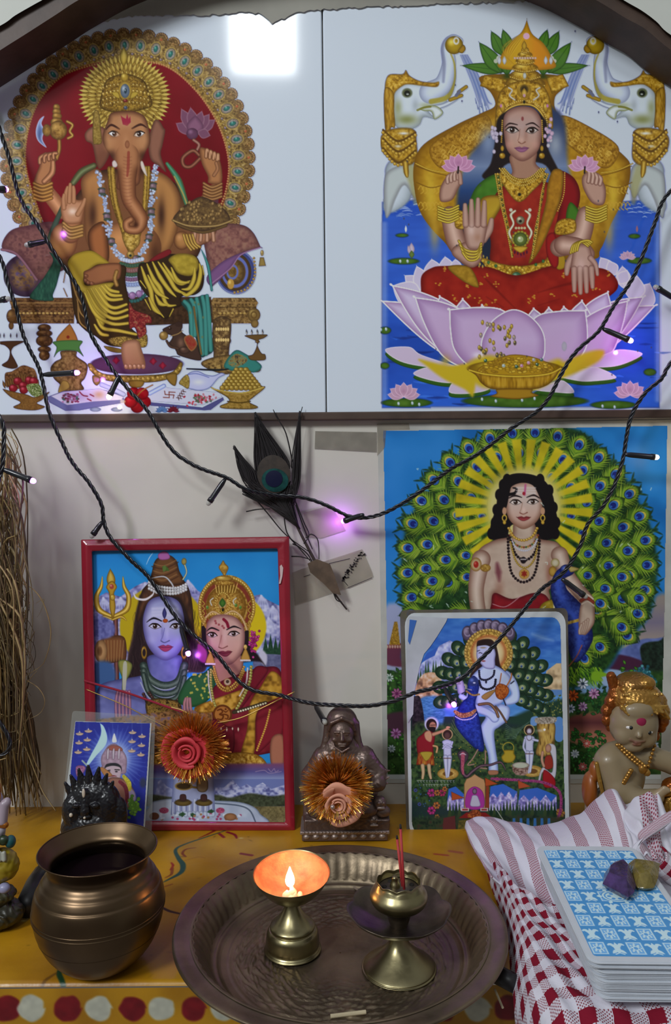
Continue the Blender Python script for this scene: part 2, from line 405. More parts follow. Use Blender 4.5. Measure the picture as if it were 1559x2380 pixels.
def s_box(c,h,r=.5,rot=None):
 c=np.asarray(c,float);h=np.asarray(h,float)
 M=np.array(Euler([math.radians(a)for a in rot]).to_matrix())if rot else None
 def f(P):
  q=P-c
  if M is not None:q=q@M
  q=np.abs(q)-(h-r);return np.linalg.norm(np.maximum(q,0),axis=-1)+np.minimum(q.max(-1),0)-r
 f.b=(c-np.linalg.norm(h),c+np.linalg.norm(h));return f
def s_chain(pts,rs):return[s_cap(pts[i],pts[i+1],rs[i],rs[i+1])for i in range(len(pts)-1)]
def sculpt(name,prims,k,step,m,parent=None,scale=1.0,loc=None,noise=0,nsc=1.0,seed=0,carve=()):
 """prims: list of (fn, colour); units arbitrary, scaled on build"""
 lo=np.min([p[0].b[0]for p in prims],0)-k-step*2;hi=np.max([p[0].b[1]for p in prims],0)+k+step*2
 n=np.ceil((hi-lo)/step).astype(int)+1
 ax=[lo[i]+np.arange(n[i])*step for i in range(3)]
 F=np.full(n,1e3,np.float32)
 for f,_c in prims:
  b0=np.clip(((f.b[0]-k*2-step*2-lo)/step).astype(int),0,n-1);b1=np.clip(((f.b[1]+k*2+step*2-lo)/step).astype(int)+1,1,n)
  G=np.stack(np.meshgrid(ax[0][b0[0]:b1[0]],ax[1][b0[1]:b1[1]],ax[2][b0[2]:b1[2]],indexing='ij'),-1)
  d=f(G);sl=F[b0[0]:b1[0],b0[1]:b1[1],b0[2]:b1[2]]
  h=np.clip(.5+.5*(sl-d)/k,0,1);sl[...]=np.where(sl>500,d,sl*(1-h)+d*h-k*h*(1-h))
 for f in carve:
  G=np.stack(np.meshgrid(*ax,indexing='ij'),-1);d=-f(G);h=np.clip(.5-.5*(F-d)/k,0,1);F=(F*(1-h)+d*h+k*h*(1-h)).astype(np.float32)
 if noise:
  G=np.stack(np.meshgrid(*ax,indexing='ij'),-1)*nsc
  F=F+noise*(np.sin(G[...,0]*1.3+seed+1.7*np.sin(G[...,2]*.9))*np.sin(G[...,1]*1.1+seed*2+1.3*np.sin(G[...,0]))*np.sin(G[...,2]*1.2+seed*3+1.5*np.sin(G[...,1]))).astype(np.float32)
 S=F<0
 c8=sum(S[a:n[0]-1+a,b:n[1]-1+b,c:n[2]-1+c].astype(np.int8)for a in(0,1)for b in(0,1)for c in(0,1))
 act=(c8>0)&(c8<8);idx=np.full(act.shape,-1,np.int64);ci=np.argwhere(act);idx[act]=np.arange(len(ci))
 acc=np.zeros((len(ci),3));cnt=np.zeros(len(ci))
 cor=[(a,b,c)for a in(0,1)for b in(0,1)for c in(0,1)]
 for i0,p in enumerate(cor):
  for q in cor[i0+1:]:
   if sum(abs(p[t]-q[t])for t in range(3))!=1:continue
   fa=F[ci[:,0]+p[0],ci[:,1]+p[1],ci[:,2]+p[2]];fb=F[ci[:,0]+q[0],ci[:,1]+q[1],ci[:,2]+q[2]]
   mk=(fa<0)!=(fb<0);t=np.where(mk,fa/np.where(fa-fb==0,1,fa-fb),0)
   pos=np.array(p)+t[:,None]*(np.array(q)-np.array(p));acc+=pos*mk[:,None];cnt+=mk
 V=lo+(ci+acc/np.maximum(cnt,1)[:,None])*step
 Q=[]
 for d in range(3):
  o1,o2=[(1,2),(2,0),(0,1)][d]
  A0=np.take(S,range(n[d]-1),d);A1=np.take(S,range(1,n[d]),d)
  for sgn,msk in((1,A0&~A1),(-1,~A0&A1)):
   e=np.argwhere(msk);e=e[(e[:,o1]>0)&(e[:,o2]>0)&(e[:,o1]<n[o1]-1)&(e[:,o2]<n[o2]-1)]
   if not len(e):continue
   def cell(a,b):f=e.copy();f[:,o1]-=a;f[:,o2]-=b;return idx[f[:,0],f[:,1],f[:,2]]
   q=np.stack([cell(1,1),cell(0,1),cell(0,0),cell(1,0)],1)
   Q.append(q if sgn>0 else q[:,::-1])
 Q=np.concatenate(Q);Q=Q[(Q>=0).all(1)]
 W=np.zeros((len(V),1));CC=np.zeros((len(V),3))
 for f,c in prims:
  wgt=np.exp(-np.clip(f(V),0,None)/(k*.35+1e-6))[:,None]+1e-9;W+=wgt;CC+=wgt*lin(c)
 return mesh(name,V*scale,Q,m,parent,cols=CC/W,loc=loc)
def art_ganesh(q):
 A=Art(0,55,625,962,q)
 G0,G1,G2,G3='4a3216','7d5c26','a8873c','cfb468'
 rs=np.random.RandomState(3)
 # ---- prabhavali (jewelled ring) outer circle centre (292,315)
 A.fr()
 cx,cy,ro=296,372,298
 def C(a,r,ex=1.0):return(cx+math.cos(math.radians(a))*r*.985,cy+math.sin(math.radians(a))*r*1.02)
 ring=[C(a,ro-10)for a in range(140,402,6)]
 A.poly(ring+[(440,520),(160,520)],'7a6238',tex=(5,['3c2c18','6b5530','94793f','b09a6c'],.85,4))
 for k in range(44):
  a=141+k*6.05;x,y=C(a,ro-12)
  A.ell(x,y,15,15,'6a4f2a',edge='5a4326',tex=(3,['3c2a18','86683a','a88c58'],.8,k))
  for j in range(7):
   b=a-60+20*j;xx,yy=x+13*math.cos(math.radians(b)),y+13*math.sin(math.radians(b))
   A.ell(xx,yy,3.6,3.6,['7d5f38','8d6b48'][j%2],edge='46311c',hl='b89a70')
  A.ell(x,y,3,3,['9c4a2c','7c5a30'][k%2],hl='caa878')
 for k in range(33):
  a=139+k*8.1;x,y=C(a,ro-36)
  pur=k>22
  A.ell(x,y,12,15,'8f8a86'if not pur else '84787e',a+90,edge='5b4a30',tex=(2.5,['5c5348','9a9690','b8b4ae'],.6,k))
  A.ell(x,y,13.5,17,'b39a50',a+90,ring=.88,op=.8)
  A.ell(x,y,5,8,'2e6a60',a+90,edge='1d4440',hl='7ab0a4')
 A.poly([C(a,ro-58)for a in range(132,410,6)]+[(440,520),(160,520)],'7a5f2c',tex=(4,['4a3520','8a6c30','ae9550'],.9,9))
 A.beads([C(a,ro-56)for a in range(138,404,8)],3.4,7.5,'8e7650',edge='4c3a22',hl='b4a080',cols=['8e7034','77677a','a08238'])
 # red disc
 A.poly([(292,142),(375,150),(450,205),(505,285),(531,370),(528,440),(505,500),(440,560),(150,560),(95,500),(62,400),(62,320),(88,240),(140,178),(215,148)],'6e0f18',grad=(200,130,330,470,'6c0f18','57080f'),tex=(60,['5c0a12','7a111c'],.4,2))
 A.beads([(262,143),(375,150),(450,205),(505,285),(531,370),(526,440),(508,490)],2.6,6,'9a6a3c',hl='cfae7a')
 A.beads([(262,143),(200,155),(140,180),(88,240),(62,320),(62,400),(90,490)],2.4,6,'8a6a30',hl='b89a60')
 # ---- cushions & bolsters
 A.ell(60,640,52,50,'4a3246',edge='2a1c2a');A.ell(56,638,36,40,'6a4a2c',edge='3c2a30',tex=(8,['3a2a3c','8a6a38','54487a'],.8,3))
 A.poly([(5,578),(20,540),(60,525),(140,520),(180,600),(120,640),(85,648),(50,600)],'64403c',edge='48282c',ew=20,tex=(9,['5a3834','7a5248','4e2e30'],.7,5))
 A.stroke([(4,580),(40,592),(85,650)],6,'7c5660',edge='543840')
 A.ell(548,632,47,52,'44508c',edge='2e3566',soft=1);A.ell(548,632,47,52,'8088b8',ring=.93,op=.7)
 A.ell(546,632,38,44,'5c4422',edge='3a2a18');A.ell(546,632,31,37,'5a64a4',ring=.8);A.ell(544,632,24,28,'6a5026',edge='42301c',tex=(5,['4a3618','94763a'],.7,2))
 A.beads([(590,600),(592,640),(575,670),(545,680)],3,8,'8a6c34',hl='cdb070')
 A.ell(540,632,14,18,'5a64a4',ring=.7);A.ell(536,660,8,12,'a8823a',hl='dcc070')
 A.poly([(470,530),(500,520),(560,522),(588,540),(606,575),(606,576),(560,592),(535,625),(500,660),(488,664),(480,600)],'6c4440',edge='4c2e30',ew=14,tex=(7,['5e3a38','82584e','94705c'],.7,8))
 A.poly([(488,664),(482,640),(530,600),(608,573),(560,594),(535,625),(505,656)],'6c4a72',edge='4d3254',ew=8)
 A.stroke([(488,662),(535,624),(560,592),(606,575)],2.5,'8e6a8c')
 A.ell(609,588,4,7,'8a7446',hl='cdb878');A.poly([(604,598),(613,598),(618,618),(601,619)],'87713c',edge='574522',ew=4,sm=False)
 # ---- throne bench
 for x0,x1 in((22,178),(488,600)):
  A.poly([(x0,700),(x0+8,692),(x1-8,692),(x1,704),(x1-4,712),(x1-6,752),(x0+6,752),(x0+4,712)],'4b2f1a'if x0<100 else '5f4728',sm=False,tex=(4,['301d12','5d4023','7c5c34']if x0<100 else['3c2a18','75592f','a08450'],.8,11))
  A.beads([(x0+24,728),(x1-22,728)],3.4,9,'9a7c40',hl='d2bc80',r2=2.4)
  A.stroke([(x0+2,704),(x1-2,704)],2.4,'8a6a3c',sm=False);A.stroke([(x0+4,714),(x1-6,714)],1.4,'35230f',sm=False)
  A.stroke([(x0+6,740),(x1-6,740)],2,'7a5c30',op=.6,sm=False)
 A.poly([(178,690),(490,690),(495,750),(350,756),(178,752)],'3a2616',sm=False,tex=(6,['24160e','4c3420'],.6,2))
 A.ell(27,735,12,16,'5c3e20',edge='37220f',hl='8a6a3a');A.ell(26,757,6,9,'5c3e20',edge='37220f')
 A.ell(590,732,15,16,'7c6234',edge='4a371c',hl='b29656');A.ell(590,732,8,9,'5c4522',ring=.6);A.ell(592,752,9,10,'7c6234',edge='4a371c')
 for x,wd in((103,34),(514,40)):
  c,e,h=('4e3018','2c1a0e','8c6638')if x<200 else('60482a','38281a','a48a54')
  for y,w2,hh in((762,.9,9),(775,1.1,9),(792,1.15,14),(812,.9,8),(826,.75,12)):
   if x<200 or y<800:A.ell(x,y,wd*w2/2,hh,c,edge=e,hl=h,tex=(4,[e,c,h],.5,5))
  if x>200:A.poly([(496,745),(536,745),(532,830),(545,850),(488,850),(496,830)],c,edge=e,ew=10,tex=(5,[e,c,h],.7,5));A.beads([(503,765),(530,765)],2.5,5,'cdb070',r2=4);A.beads([(503,790),(530,790)],2.5,5,'cdb070',r2=4)
 A.poly([(480,835),(540,825),(600,850),(600,865),(560,862),(520,870),(470,850)],'6a5128',edge='3c2c18',ew=8,tex=(5,['3c2c18','86693a','a88c50'],.8,6))
 # rats tail & teal cloth tail
 A.poly([(520,850),(545,815),(570,822),(608,850),(590,866),(560,858),(540,862)],'2f7068',edge='1f4c46',ew=6);A.poly([(530,840),(550,822),(575,835),(560,850),(540,852)],'5e5030',tex=(4,['35302a','8a7440','2f7068'],.9,6))
 A.stroke([(434,857),(500,860),(530,858)],[3,5,3],'16181c')
 # ---- arms (rear)
 sk,se,sh='9c6a42','4e2a18','bd8a60'
 # axe + hand left up
 A.fr(0,40,.2053)
 A.poly([(500,1120),(440,1170),(405,1290),(430,1400),(525,1475),(480,1380),(500,1280),(470,1200)],'6b7fae',edge='aab4d0',ew=40,grad=(430,1150,500,1450,'23345c'))
 for p,w,h in(((640,1020),40,40),((640,1070),48,40),((645,1120),55,40),((640,1190),70,55)):A.ell(*p,w,h,'8a6428',edge='4e3414',hl='c09a50')
 A.ell(660,1280,100,110,'86602a',edge='4a3012',hl='bd9650',tex=(22,['553814','9a7434','c09c54'],.6,3));A.ell(530,1280,50,70,'8a6428',edge='4e3414',tex=(15,['553814','aa843c'],.6,3))
 A.stroke([(760,1180),(820,1220),(790,1290),(820,1340),(770,1370)],36,'86602a',edge='4e3414',hl='c09a50')
 A.stroke([(670,1400),(670,1500),(640,1600)],45,'7e5826',edge='4e3414',hl='b08a44')
 A.stroke([(470,1900),(600,2060),(700,2200)],[150,170,170],sk,edge='6c4028',hl=sh)
 A.poly([(440,1700),(400,1800),(390,1900),(560,1900),(600,1700),(640,1600),(540,1560),(460,1620)],sk,edge=se,ew=45)
 for k in range(4):A.stroke([(450+k*52,1650-k*18),(455+k*50,1590-k*15),(520+k*40,1550-k*3)],44,'8a5a3a',edge='4a2818',hl=sh)
 A.stroke([(600,1640),(590,1760),(500,1860)],[55,70,60],sk,edge=se,hl=sh)
 for k in range(5):A.stroke([(385,1880+k*42),(480,1915+k*40),(585,1880+k*42)],38,'8a5c26',edge='4e3212',hl='b58a44')
 # lotus + hand right up
 A.fr(300,40,.2053)
 for k,(tx,ty)in enumerate([(530,1200),(975,1160),(590,1035),(910,1095),(695,1020),(825,1060)]):
  A.leaf(740,1330,tx,ty,120,'6b4258',edge='8d6878',ew=18,tip=.6)
 A.leaf(740,1350,750,1110,190,'7a5068',edge='553348',ew=50,tip=.5);A.ell(715,1320,68,65,'5c3850',edge='432638',hl='86607a');A.leaf(780,1300,920,1340,110,'6b4258',edge='8d6878',ew=15)
 A.stroke([(730,1390),(790,1440),(770,1500)],36,'84584a',edge='4a2c24',hl='a07468')
 A.stroke([(790,1560),(720,1510),(610,1590),(620,1680),(700,1690),(800,1600)],44,'6a3c28',edge='3c1e16',hl='92604a')
 A.poly([(800,1480),(820,1650),(890,1800),(900,1880),(1040,1880),(1050,1720),(1000,1560),(900,1500)],sk,edge='5a3420',ew=50)
 for k in range(4):A.stroke([(870+k*42,1580+k*12),(880+k*42,1500+k*18),(920+k*30,1560+k*16)],42,'9a6a48',edge='4e2e1c',hl='c09270')
 A.stroke([(985,1650),(1000,1720),(960,1790)],40,'9a6a48',edge='4e2e1c')
 A.stroke([(960,1960),(850,2120),(740,2240)],[140,170,190],sk,edge='6c4028',hl=sh);A.poly([(920,2060),(1010,2050),(980,2230),(900,2230)],'4e3038',op=.9)
 for k in range(5):A.stroke([(845,1880+k*38),(940,1925+k*34),(1045,1885+k*36)],34,'7c5230',edge='4a2e16',hl='a87c4c')
 A.fr()
 # ---- torso
 A.poly([(205,420),(240,395),(340,395),(400,420),(440,470),(470,560),(430,620),(300,640),(190,640),(130,600),(150,500)],'6b452a',edge='2e1a10',ew=30)
 A.poly([(190,415),(235,398),(260,520),(235,600),(200,560),(195,480)],'a0703f',edge='5a3820',ew=20)
 A.poly([(350,400),(395,415),(420,470),(405,560),(370,600),(345,540),(352,470)],'a0703f',edge='5a3820',ew=18)
 A.ell(300,575,75,62,'a06c40',edge='6a4228',hl='bb8450');A.dab(215,500,14,50,'2c1610',.8);A.dab(375,500,12,50,'2c1610',.85);A.dab(360,590,20,45,'33190f',.7)
 A.poly([(205,540),(240,515),(252,560),(250,610),(215,600)],'8f5730',edge='3a2012',ew=16)
 # scarf
 A.stroke([(218,385),(190,400),(170,425)],[14,18,14],'525030',edge='35301c',hl='6a7a50');A.stroke([(388,380),(415,420),(435,480)],[8,16,10],'2e6a4e',edge='4a3c20',hl='4c8c6c')
 A.stroke([(405,410),(425,450),(440,490)],3,'a08848')
 A.stroke([(150,470),(125,530),(118,560)],[9,14,20],'37493a',edge='26301f')
 # left lower arm + palm (abhaya)
 A.ell(148,560,32,42,'a0703f',edge='5a3420',hl='b98555')
 A.fr(0,40,.2053)
 A.stroke([(830,2300),(800,2450)],[190,220],sk,edge='5a3420')
 A.poly([(700,2080),(690,2200),(740,2330),(900,2330),(940,2230),(960,2080),(880,2070),(780,2040)],'a87a56',edge='6e4428',ew=45);A.dab(820,2200,60,50,'d8c8b0',.8)
 for p in([(735,2120),(745,2000),(765,1925)],[(785,2090),(790,1960),(795,1890)],[(835,2090),(835,1970),(830,1920)],[(725,2160),(718,2070),(725,2010)]):A.stroke(p,[52,48,34],'a67852',edge='6e4428')
 A.stroke([(880,2230),(935,2130),(960,2060)],[60,52,36],'a67852',edge='6e4428')
 A.fr(0,500,.2053)
 for k in range(4):A.stroke([(720,90+k*38),(800,145+k*38),(930,120+k*36)],40,'8c6430',edge='50361a',hl='b08a4c')
 # ---- right lower arm + bowl of laddus
 A.fr(300,500,.2181)
 A.ell(560,270,85,100,'a0703f',edge='4e2c1a',hl='b98555');A.poly([(660,180),(800,160),(930,150),(880,260),(780,320),(700,350),(640,300)],'9a6a4c',edge='4e2e20',ew=50)
 for k in range(4):A.stroke([(690+k*70,270),(700+k*65,210),(700+k*62,150)],45,'a07458',edge='5a3828',hl='bd9278')
 for k in range(4):A.stroke([(580+k*32,210),(610+k*32,300),(660+k*32,370-k*10)],28,'94702f',edge='57401a',hl='c4a050')
 A.fr()
 A.poly([(402,512),(415,490),(440,470),(468,457),(500,470),(525,490),(535,512),(515,530),(470,538),(425,532)],'5c4526',edge='34241a',ew=10,tex=(4,['34241a','7c6238'],.6,2))
 for k in range(48):
  a,r=rs.rand()*6.28,rs.rand()**.5;x,y=468+55*r*math.cos(a),494+28*r*math.sin(a)
  A.leaf(x-2,y+4,x+2,y-6,8,'87683a',edge='4a361e',grad='a88c58')
 A.stroke([(402,512),(440,525),(500,525),(540,512)],6,'7c6238',edge='45321c',hl='a88c58')
 A.stroke([(412,522),(470,540),(525,524)],7,'5c4526',edge='34241a')
 # ---- garlands
 def garland(pts,w):
  for i,(x,y,a)in enumerate(A.path(pts,4.2)):
   seg=(i%14)
   if seg<9:
    for k in range(3):A.ell(x+rs.randn()*w*.22,y+rs.randn()*2,3.4,2.6,['a9b4c8','bcc6d4','8694b0'][rs.randint(3)],rs.rand()*180,edge='74809c')
   elif seg in(10,13):A.ell(x,y,w*.55,4,'3c4a3c',edge='283024')
   elif seg==11:A.ell(x,y+2,w*.5,w*.5,'6f5a60',edge='463a40',hl='94808a')
 garland([(228,398),(238,450),(248,500),(255,545),(272,588),(300,605)],16)
 garland([(362,385),(356,430),(352,480),(350,530),(338,575),(315,600)],16)
 for y0,c,e in((602,'b6c0d0','7c88a0'),(613,'3c5a44','28382c'),(624,'85605c','5a3c3c'),(634,'3c5a44','28382c'),(645,'7a5a74','543c50'),(657,'8c9cc0','5c6a90')):
  A.beads([(283-(y0-600)*.15,y0),(305,y0+5),(330+(y0-600)*.15,y0)],5,5.5,c,edge=e)
 A.beads([(277,675),(290,684),(306,687),(322,684),(336,672)],8.5,15,'8f6a94',edge='5a4064',hl='b090b4')
 A.beads([(270,682),(285,695),(305,700),(325,696),(342,680)],4.5,7,'2f5c58',edge='1c3836')
 # necklaces gold
 for o in(0,1):
  A.stroke([(255+o*6,392),(262+o*5,460),(285,530),(302,580)],12,'7a5a1e',edge='4a3410',hl='ab8a3a',tex=(3,['4a3410','8f6f2a','c09c48'],.8,3))
  A.stroke([(345-o*6,390),(342-o*5,450),(330,520),(308,580)],10,'7a5a1e',edge='4a3410',hl='ab8a3a',tex=(3,['4a3410','8f6f2a','c09c48'],.8,4))
 A.poly([(285,540),(320,535),(325,565),(305,585),(290,570)],'9a7830',edge='5a421a',ew=8,tex=(4,['5a421a','b09040','d0b468'],.7,4));A.ell(303,592,9,9,'94763a',edge='5a421a',hl='c8aa60');A.ell(303,594,3,3,'1c2a24')
 # ---- legs: dhoti
 Y0,Y1,Y2='9c8426','b7a03c','2a1c10'
 A.fr(0,500,.2053)
 A.poly([(765,540),(830,450),(960,405),(1060,410),(1230,550),(1420,580),(1420,760),(1480,1060),(1480,1260),(1555,1350),(1540,1480),(1250,1480),(1080,1370),(960,1300),(850,1150),(800,800)],'33220f',edge='20140a',ew=30)
 A.poly([(765,540),(830,450),(960,405),(1060,410),(1180,490),(1240,555),(1100,560),(1000,640),(950,760),(990,800),(1100,780),(1290,770),(1200,900),(1230,1050),(1150,1280),(1040,1080),(960,900),(880,830),(800,640)],Y0,edge='6e5a18',ew=35,grad=(850,450,1100,1100,'9f8830','a8923a'))
 for k,p in enumerate([[(1190,790),(1250,850),(1340,870)],[(1150,800),(1250,900),(1370,910)],[(1120,820),(1230,950),(1380,950)],[(1080,830),(1200,1000),(1300,1050),(1430,1010)],[(1030,830),(1150,1020),(1290,1110),(1440,1070)],[(990,850),(1110,1060),(1280,1170),(1470,1130)],[(960,880),(1080,1120),(1270,1230),(1480,1220)],[(1100,1180),(1170,1280),(1350,1310),(1540,1350)],[(1070,1240),(1140,1340),(1220,1360)]]):
  A.stroke(p,[22,44,40,30],Y1,edge='75601c',soft=1)
 for p in([(860,860),(900,1080),(970,1170)],[(880,1000),(900,1200),(990,1290)],[(740,640),(720,760)],[(720,830),(760,920)],[(820,760),(860,900),(920,1010)]):A.stroke(p,[12,22,14],'8a6a38',edge='4a3418')
 A.fr(300,500,.2181)
 A.poly([(105,530),(200,500),(400,420),(560,420),(700,430),(760,520),(800,640),(780,780),(700,850),(560,870),(560,960),(480,1000),(420,1090),(370,1100),(280,1040),(220,900),(100,720)],'2c1e10',edge='1c1209',ew=30)
 A.poly([(420,470),(520,410),(680,425),(740,500),(720,600),(640,650),(520,620),(460,540)],Y0,edge='5c4a18',ew=35,tex=(40,['7c6a20','aa9438'],.6,4))
 for p in([(130,550),(180,690),(230,800),(260,950),(370,1090)],[(190,520),(260,680),(330,780),(400,950),(500,960)],[(250,500),(330,660),(430,800),(500,870)],[(310,500),(420,660),(500,790),(610,840)],[(360,510),(480,680),(560,730),(650,700)],[(450,560),(520,700),(640,720)],[(750,520),(760,620),(720,760),(620,850),(560,830)],[(700,560),(690,680),(640,780),(560,790)],[(170,900),(230,1010)],[(210,880),(270,1000),(340,1060)],[(400,960),(330,940),(280,850)],[(470,1000),(430,1080)],[(780,540),(800,640)],[(200,640),(300,820),(420,890)],[(120,700),(180,780)]):
  A.stroke(p,[16,46,52,40,10],Y1,edge='6e5a1c',soft=1)
  # red sash, waist
 A.poly([(215,490),(300,420),(420,365),(450,400),(400,440),(300,480)],'6e1a1e',edge='4a1014',ew=12)
 A.poly([(0,930),(60,1010),(220,1070),(240,1150),(180,1160),(185,1260),(110,1320),(60,1200),(0,1200)],'6a2424',edge='3a1414',ew=15,tex=(16,['4a1418','8a2a28','9a8050'],.7,9))
 # teal cloth
 T='3c8078'
 A.poly([(555,930),(700,880),(830,850),(860,960),(880,1290),(900,1440),(820,1500),(760,1500),(700,1290),(640,1270),(630,1050)],'1d3c38',edge='16302c',ew=15)
 for p in([(590,920),(650,1010),(670,1290)],[(660,900),(700,1000),(700,1280)],[(720,890),(760,1100),(780,1480)],[(780,870),(810,1050),(820,1480)],[(830,860),(850,1100),(870,1440)]):A.stroke(p,[40,50,44],T,edge='265650',soft=1)
 A.stroke([(770,370),(840,540),(880,800)],[8,34,26],'2f6a64',edge='1c4440',hl='48908a');A.stroke([(690,980),(720,1200),(770,1480)],22,'6e5830',edge='45341c')
 for x,y in((700,930),(650,1040),(790,1090),(780,1300),(740,950)):A.ell(x,y,12,14,'5c6a48',op=.8)
 # feet
 A.fr(0,500,.2053)
 A.poly([(945,690),(950,640),(1010,610),(1120,560),(1300,540),(1370,570),(1350,720),(1200,760),(1080,790),(990,775),(945,750)],'8a5838',edge='4a2a1a',ew=40)
 for x,y in((975,690),(970,740),(1000,765),(1040,775)):A.ell(x,y,26,22,'7c4c32',edge='482818',hl='a4745a')
 A.stroke([(1320,640),(1300,720),(1320,790)],50,'8a6430',edge='54381a',hl='ab8548',tex=(12,['54381a','9a7638'],.6,3))
 A.poly([(1230,1400),(1400,1370),(1559,1400),(1660,1350),(1660,1480),(1559,1500),(1300,1480)],'6c5620',edge='3c2e14',ew=15,tex=(12,['3c2e14','8a7030','b49a4c'],.8,5))
 A.poly([(1180,1480),(1380,1520),(1360,1560),(1240,1540)],'6c5620',edge='3c2e14',ew=12)
 # foot stool
 A.fr()
 A.ell(318,846,108,24,'54324c',edge='40243a');A.poly([(204,850),(212,845),(240,868),(318,872),(395,866),(418,842),(424,850),(412,872),(360,888),(270,888),(225,876)],'7c6026',edge='45340f',ew=6,tex=(4,['45340f','927434','bc9c50'],.7,3))
 A.beads([(212,858),(250,876),(320,881),(390,874),(418,856)],4.5,11,'a08438',edge='5a441a',hl='cdb468')
 A.poly([(216,872),(236,880),(226,896),(216,888)],'7c6026',edge='45340f',ew=5);A.poly([(385,872),(410,868),(408,896),(394,890)],'7c6026',edge='45340f',ew=5);A.poly([(300,885),(334,885),(328,900),(305,900)],'7c6026',edge='45340f',ew=5)
 A.poly([(283,800),(318,790),(330,815),(338,850),(320,856),(290,854)],'a87c5c',edge='6a4630',ew=12,grad=(300,800,310,856,'8a5c42'))
 for k in range(5):A.ell(293+k*10,852,5,6,'a07254',edge='6a4430',hl='cba68c')
 for x,y in((270,838),(356,840),(378,850)):A.leaf(x-9,y,x+9,y,12,'8c1f34',edge='5c1024');A.leaf(x,y-9,x,y+9,12,'8c1f34',edge='5c1024')
 # ---- head
 A.fr(0,40,.2053)
 K=1461
 def X(x):return x
 # crown halo of gold rays
 ccx,ccy=1410,900
 A.ell(ccx,ccy,480,440,'6e5320',tex=(20,['45320f','876828','a58838'],.8,3))
 for ring_r,n,ln,wd,c in((400,58,130,36,'ae9442'),(310,48,120,36,'94782e'),(220,40,110,34,'8a6c28')):
  for k in range(n):
   a=math.radians(k*360/n+ring_r);
   A.leaf(ccx+math.cos(a)*ring_r,ccy+math.sin(a)*ring_r*.92,ccx+math.cos(a)*(ring_r+ln),ccy+math.sin(a)*(ring_r+ln)*.92,wd,c,edge='54400f',grad='c8b060',ew=10)
 A.poly([(1150,860),(1200,720),(1300,660),(1410,640),(1520,660),(1640,730),(1690,860),(1720,1000),(1560,1060),(1420,1080),(1250,1070),(1130,1010)],'6b4d1a',edge='3c2a0c',ew=50,tex=(14,['3c2a0c','7f6020','ab8c38'],.8,6))
 for y in(800,870,940,1000):A.beads([(1170,y),(1300,y-30),(1420,y-35),(1540,y-30),(1680,y)],16,40,['b08f3c','8a6c2a'][y%20==0],edge='4c3610',hl='e0cc88',r2=22)
 A.leaf(1400,560,1400,330,90,'a8892e',edge='5c4612',grad='d8c468');A.ell(1410,680,45,50,'a0822e',edge='5c4612',hl='d0b860')
 A.ell(1415,830,75,105,'b89a40',edge='7c6020');A.ell(1415,835,52,80,'5c6878',edge='3c4858',hl='a8b4bc');A.ell(1420,835,16,30,'24343c',hl='c0d0d4')
 for sx in(-1,1):A.poly([(1415+sx*80,850),(1415+sx*150,850),(1415+sx*120,900),(1415+sx*60,920)],'a48a34',edge='5c4612',ew=14)
 A.ell(1420,945,26,20,'6c2420',edge='4a1412',hl='b07060');A.ell(1422,1025,22,22,'3c4250',hl='8a90a0')
 # ears
 A.poly([(1020,1250),(960,1320),(975,1400),(1040,1440),(1070,1560),(1090,1660),(1130,1720),(1200,1640),(1250,1500),(1220,1300),(1120,1230)],'8a5c48',edge='4e2e22',ew=40,grad=(1000,1300,1200,1500,'6b4230'))
 A.poly([(1740,1180),(1800,1170),(1850,1250),(1870,1290),(1840,1450),(1820,1560),(1880,1750),(1790,1680),(1700,1600),(1680,1400)],'7e5442',edge='4a2c22',ew=45)
 A.poly([(1060,1080),(1120,1080),(1145,1300),(1150,1420),(1090,1440),(1050,1400)],'8a7034',edge='4a3818',ew=20,tex=(14,['5c4618','a08844'],.6,3))
 # face
 A.poly([(1215,1180),(1260,1085),(1420,1060),(1540,1070),(1640,1130),(1690,1280),(1700,1420),(1650,1520),(1600,1640),(1590,1760),(1560,1900),(1330,1950),(1335,1750),(1290,1620),(1190,1480),(1160,1350)],'9c6c48',edge='4a2a1c',ew=70,grad=(1400,1080,1400,1700,'a87850','8f5a38'))
 A.dab(1300,1330,90,60,'5c3426',.5);A.dab(1530,1330,80,60,'5c3426',.5);A.dab(1420,1200,80,80,'b48a70',.5);A.dab(1240,1470,70,60,'ab7a50',.6);A.dab(1610,1470,60,60,'ab7a50',.6)
 A.dab(1290,1560,60,80,'2c1412',.75);A.dab(1590,1570,70,80,'33190f',.7)
 A.eye(1295,1325,130,56,12);A.eye(1575,1325,120,56,-12)
 A.stroke([(1200,1270),(1260,1220),(1350,1265)],[10,28,18],'3c2018');A.stroke([(1495,1260),(1590,1215),(1660,1250)],[18,28,10],'3c2018')
 A.poly([(1385,1130),(1365,1110),(1390,1215),(1440,1230),(1480,1190),(1475,1120),(1455,1150),(1440,1090),(1425,1150)],'8c2438',sm=False);A.ell(1440,1440,26,44,'8c5a3c',edge='6a3c26')
 # trunk
 A.dab(1420,1450,110,60,'a06c48',.5)
 A.stroke([(1440,1560),(1442,1700),(1440,1850),(1460,2050),(1540,2180),(1600,2290),(1560,2400),(1450,2400),(1430,2330),(1480,2290)],[262,235,200,170,170,150,110,90,80,70],'94603c',edge='4a2818',hl='aa7650')
 A.poly([(1330,1300),(1420,1240),(1510,1300),(1540,1450),(1560,1560),(1540,1680),(1350,1690),(1310,1560),(1300,1450)],'9a6844',soft=14)
 A.dab(1425,1420,40,110,'b08058',.55);A.ell(1440,1440,26,44,'8c5a3c',edge='6a3c26')
 for k in range(16):y=1580+k*40;A.stroke([(1400-k*1.5,y),(1440,y+10),(1490,y)],7,'703c2c',op=.5)
 A.stroke([(1455,1530),(1450,1700),(1440,1800)],[30,34,20],'7a2c24',op=.7);A.dab(1540,2350,40,40,'33180e',.8)
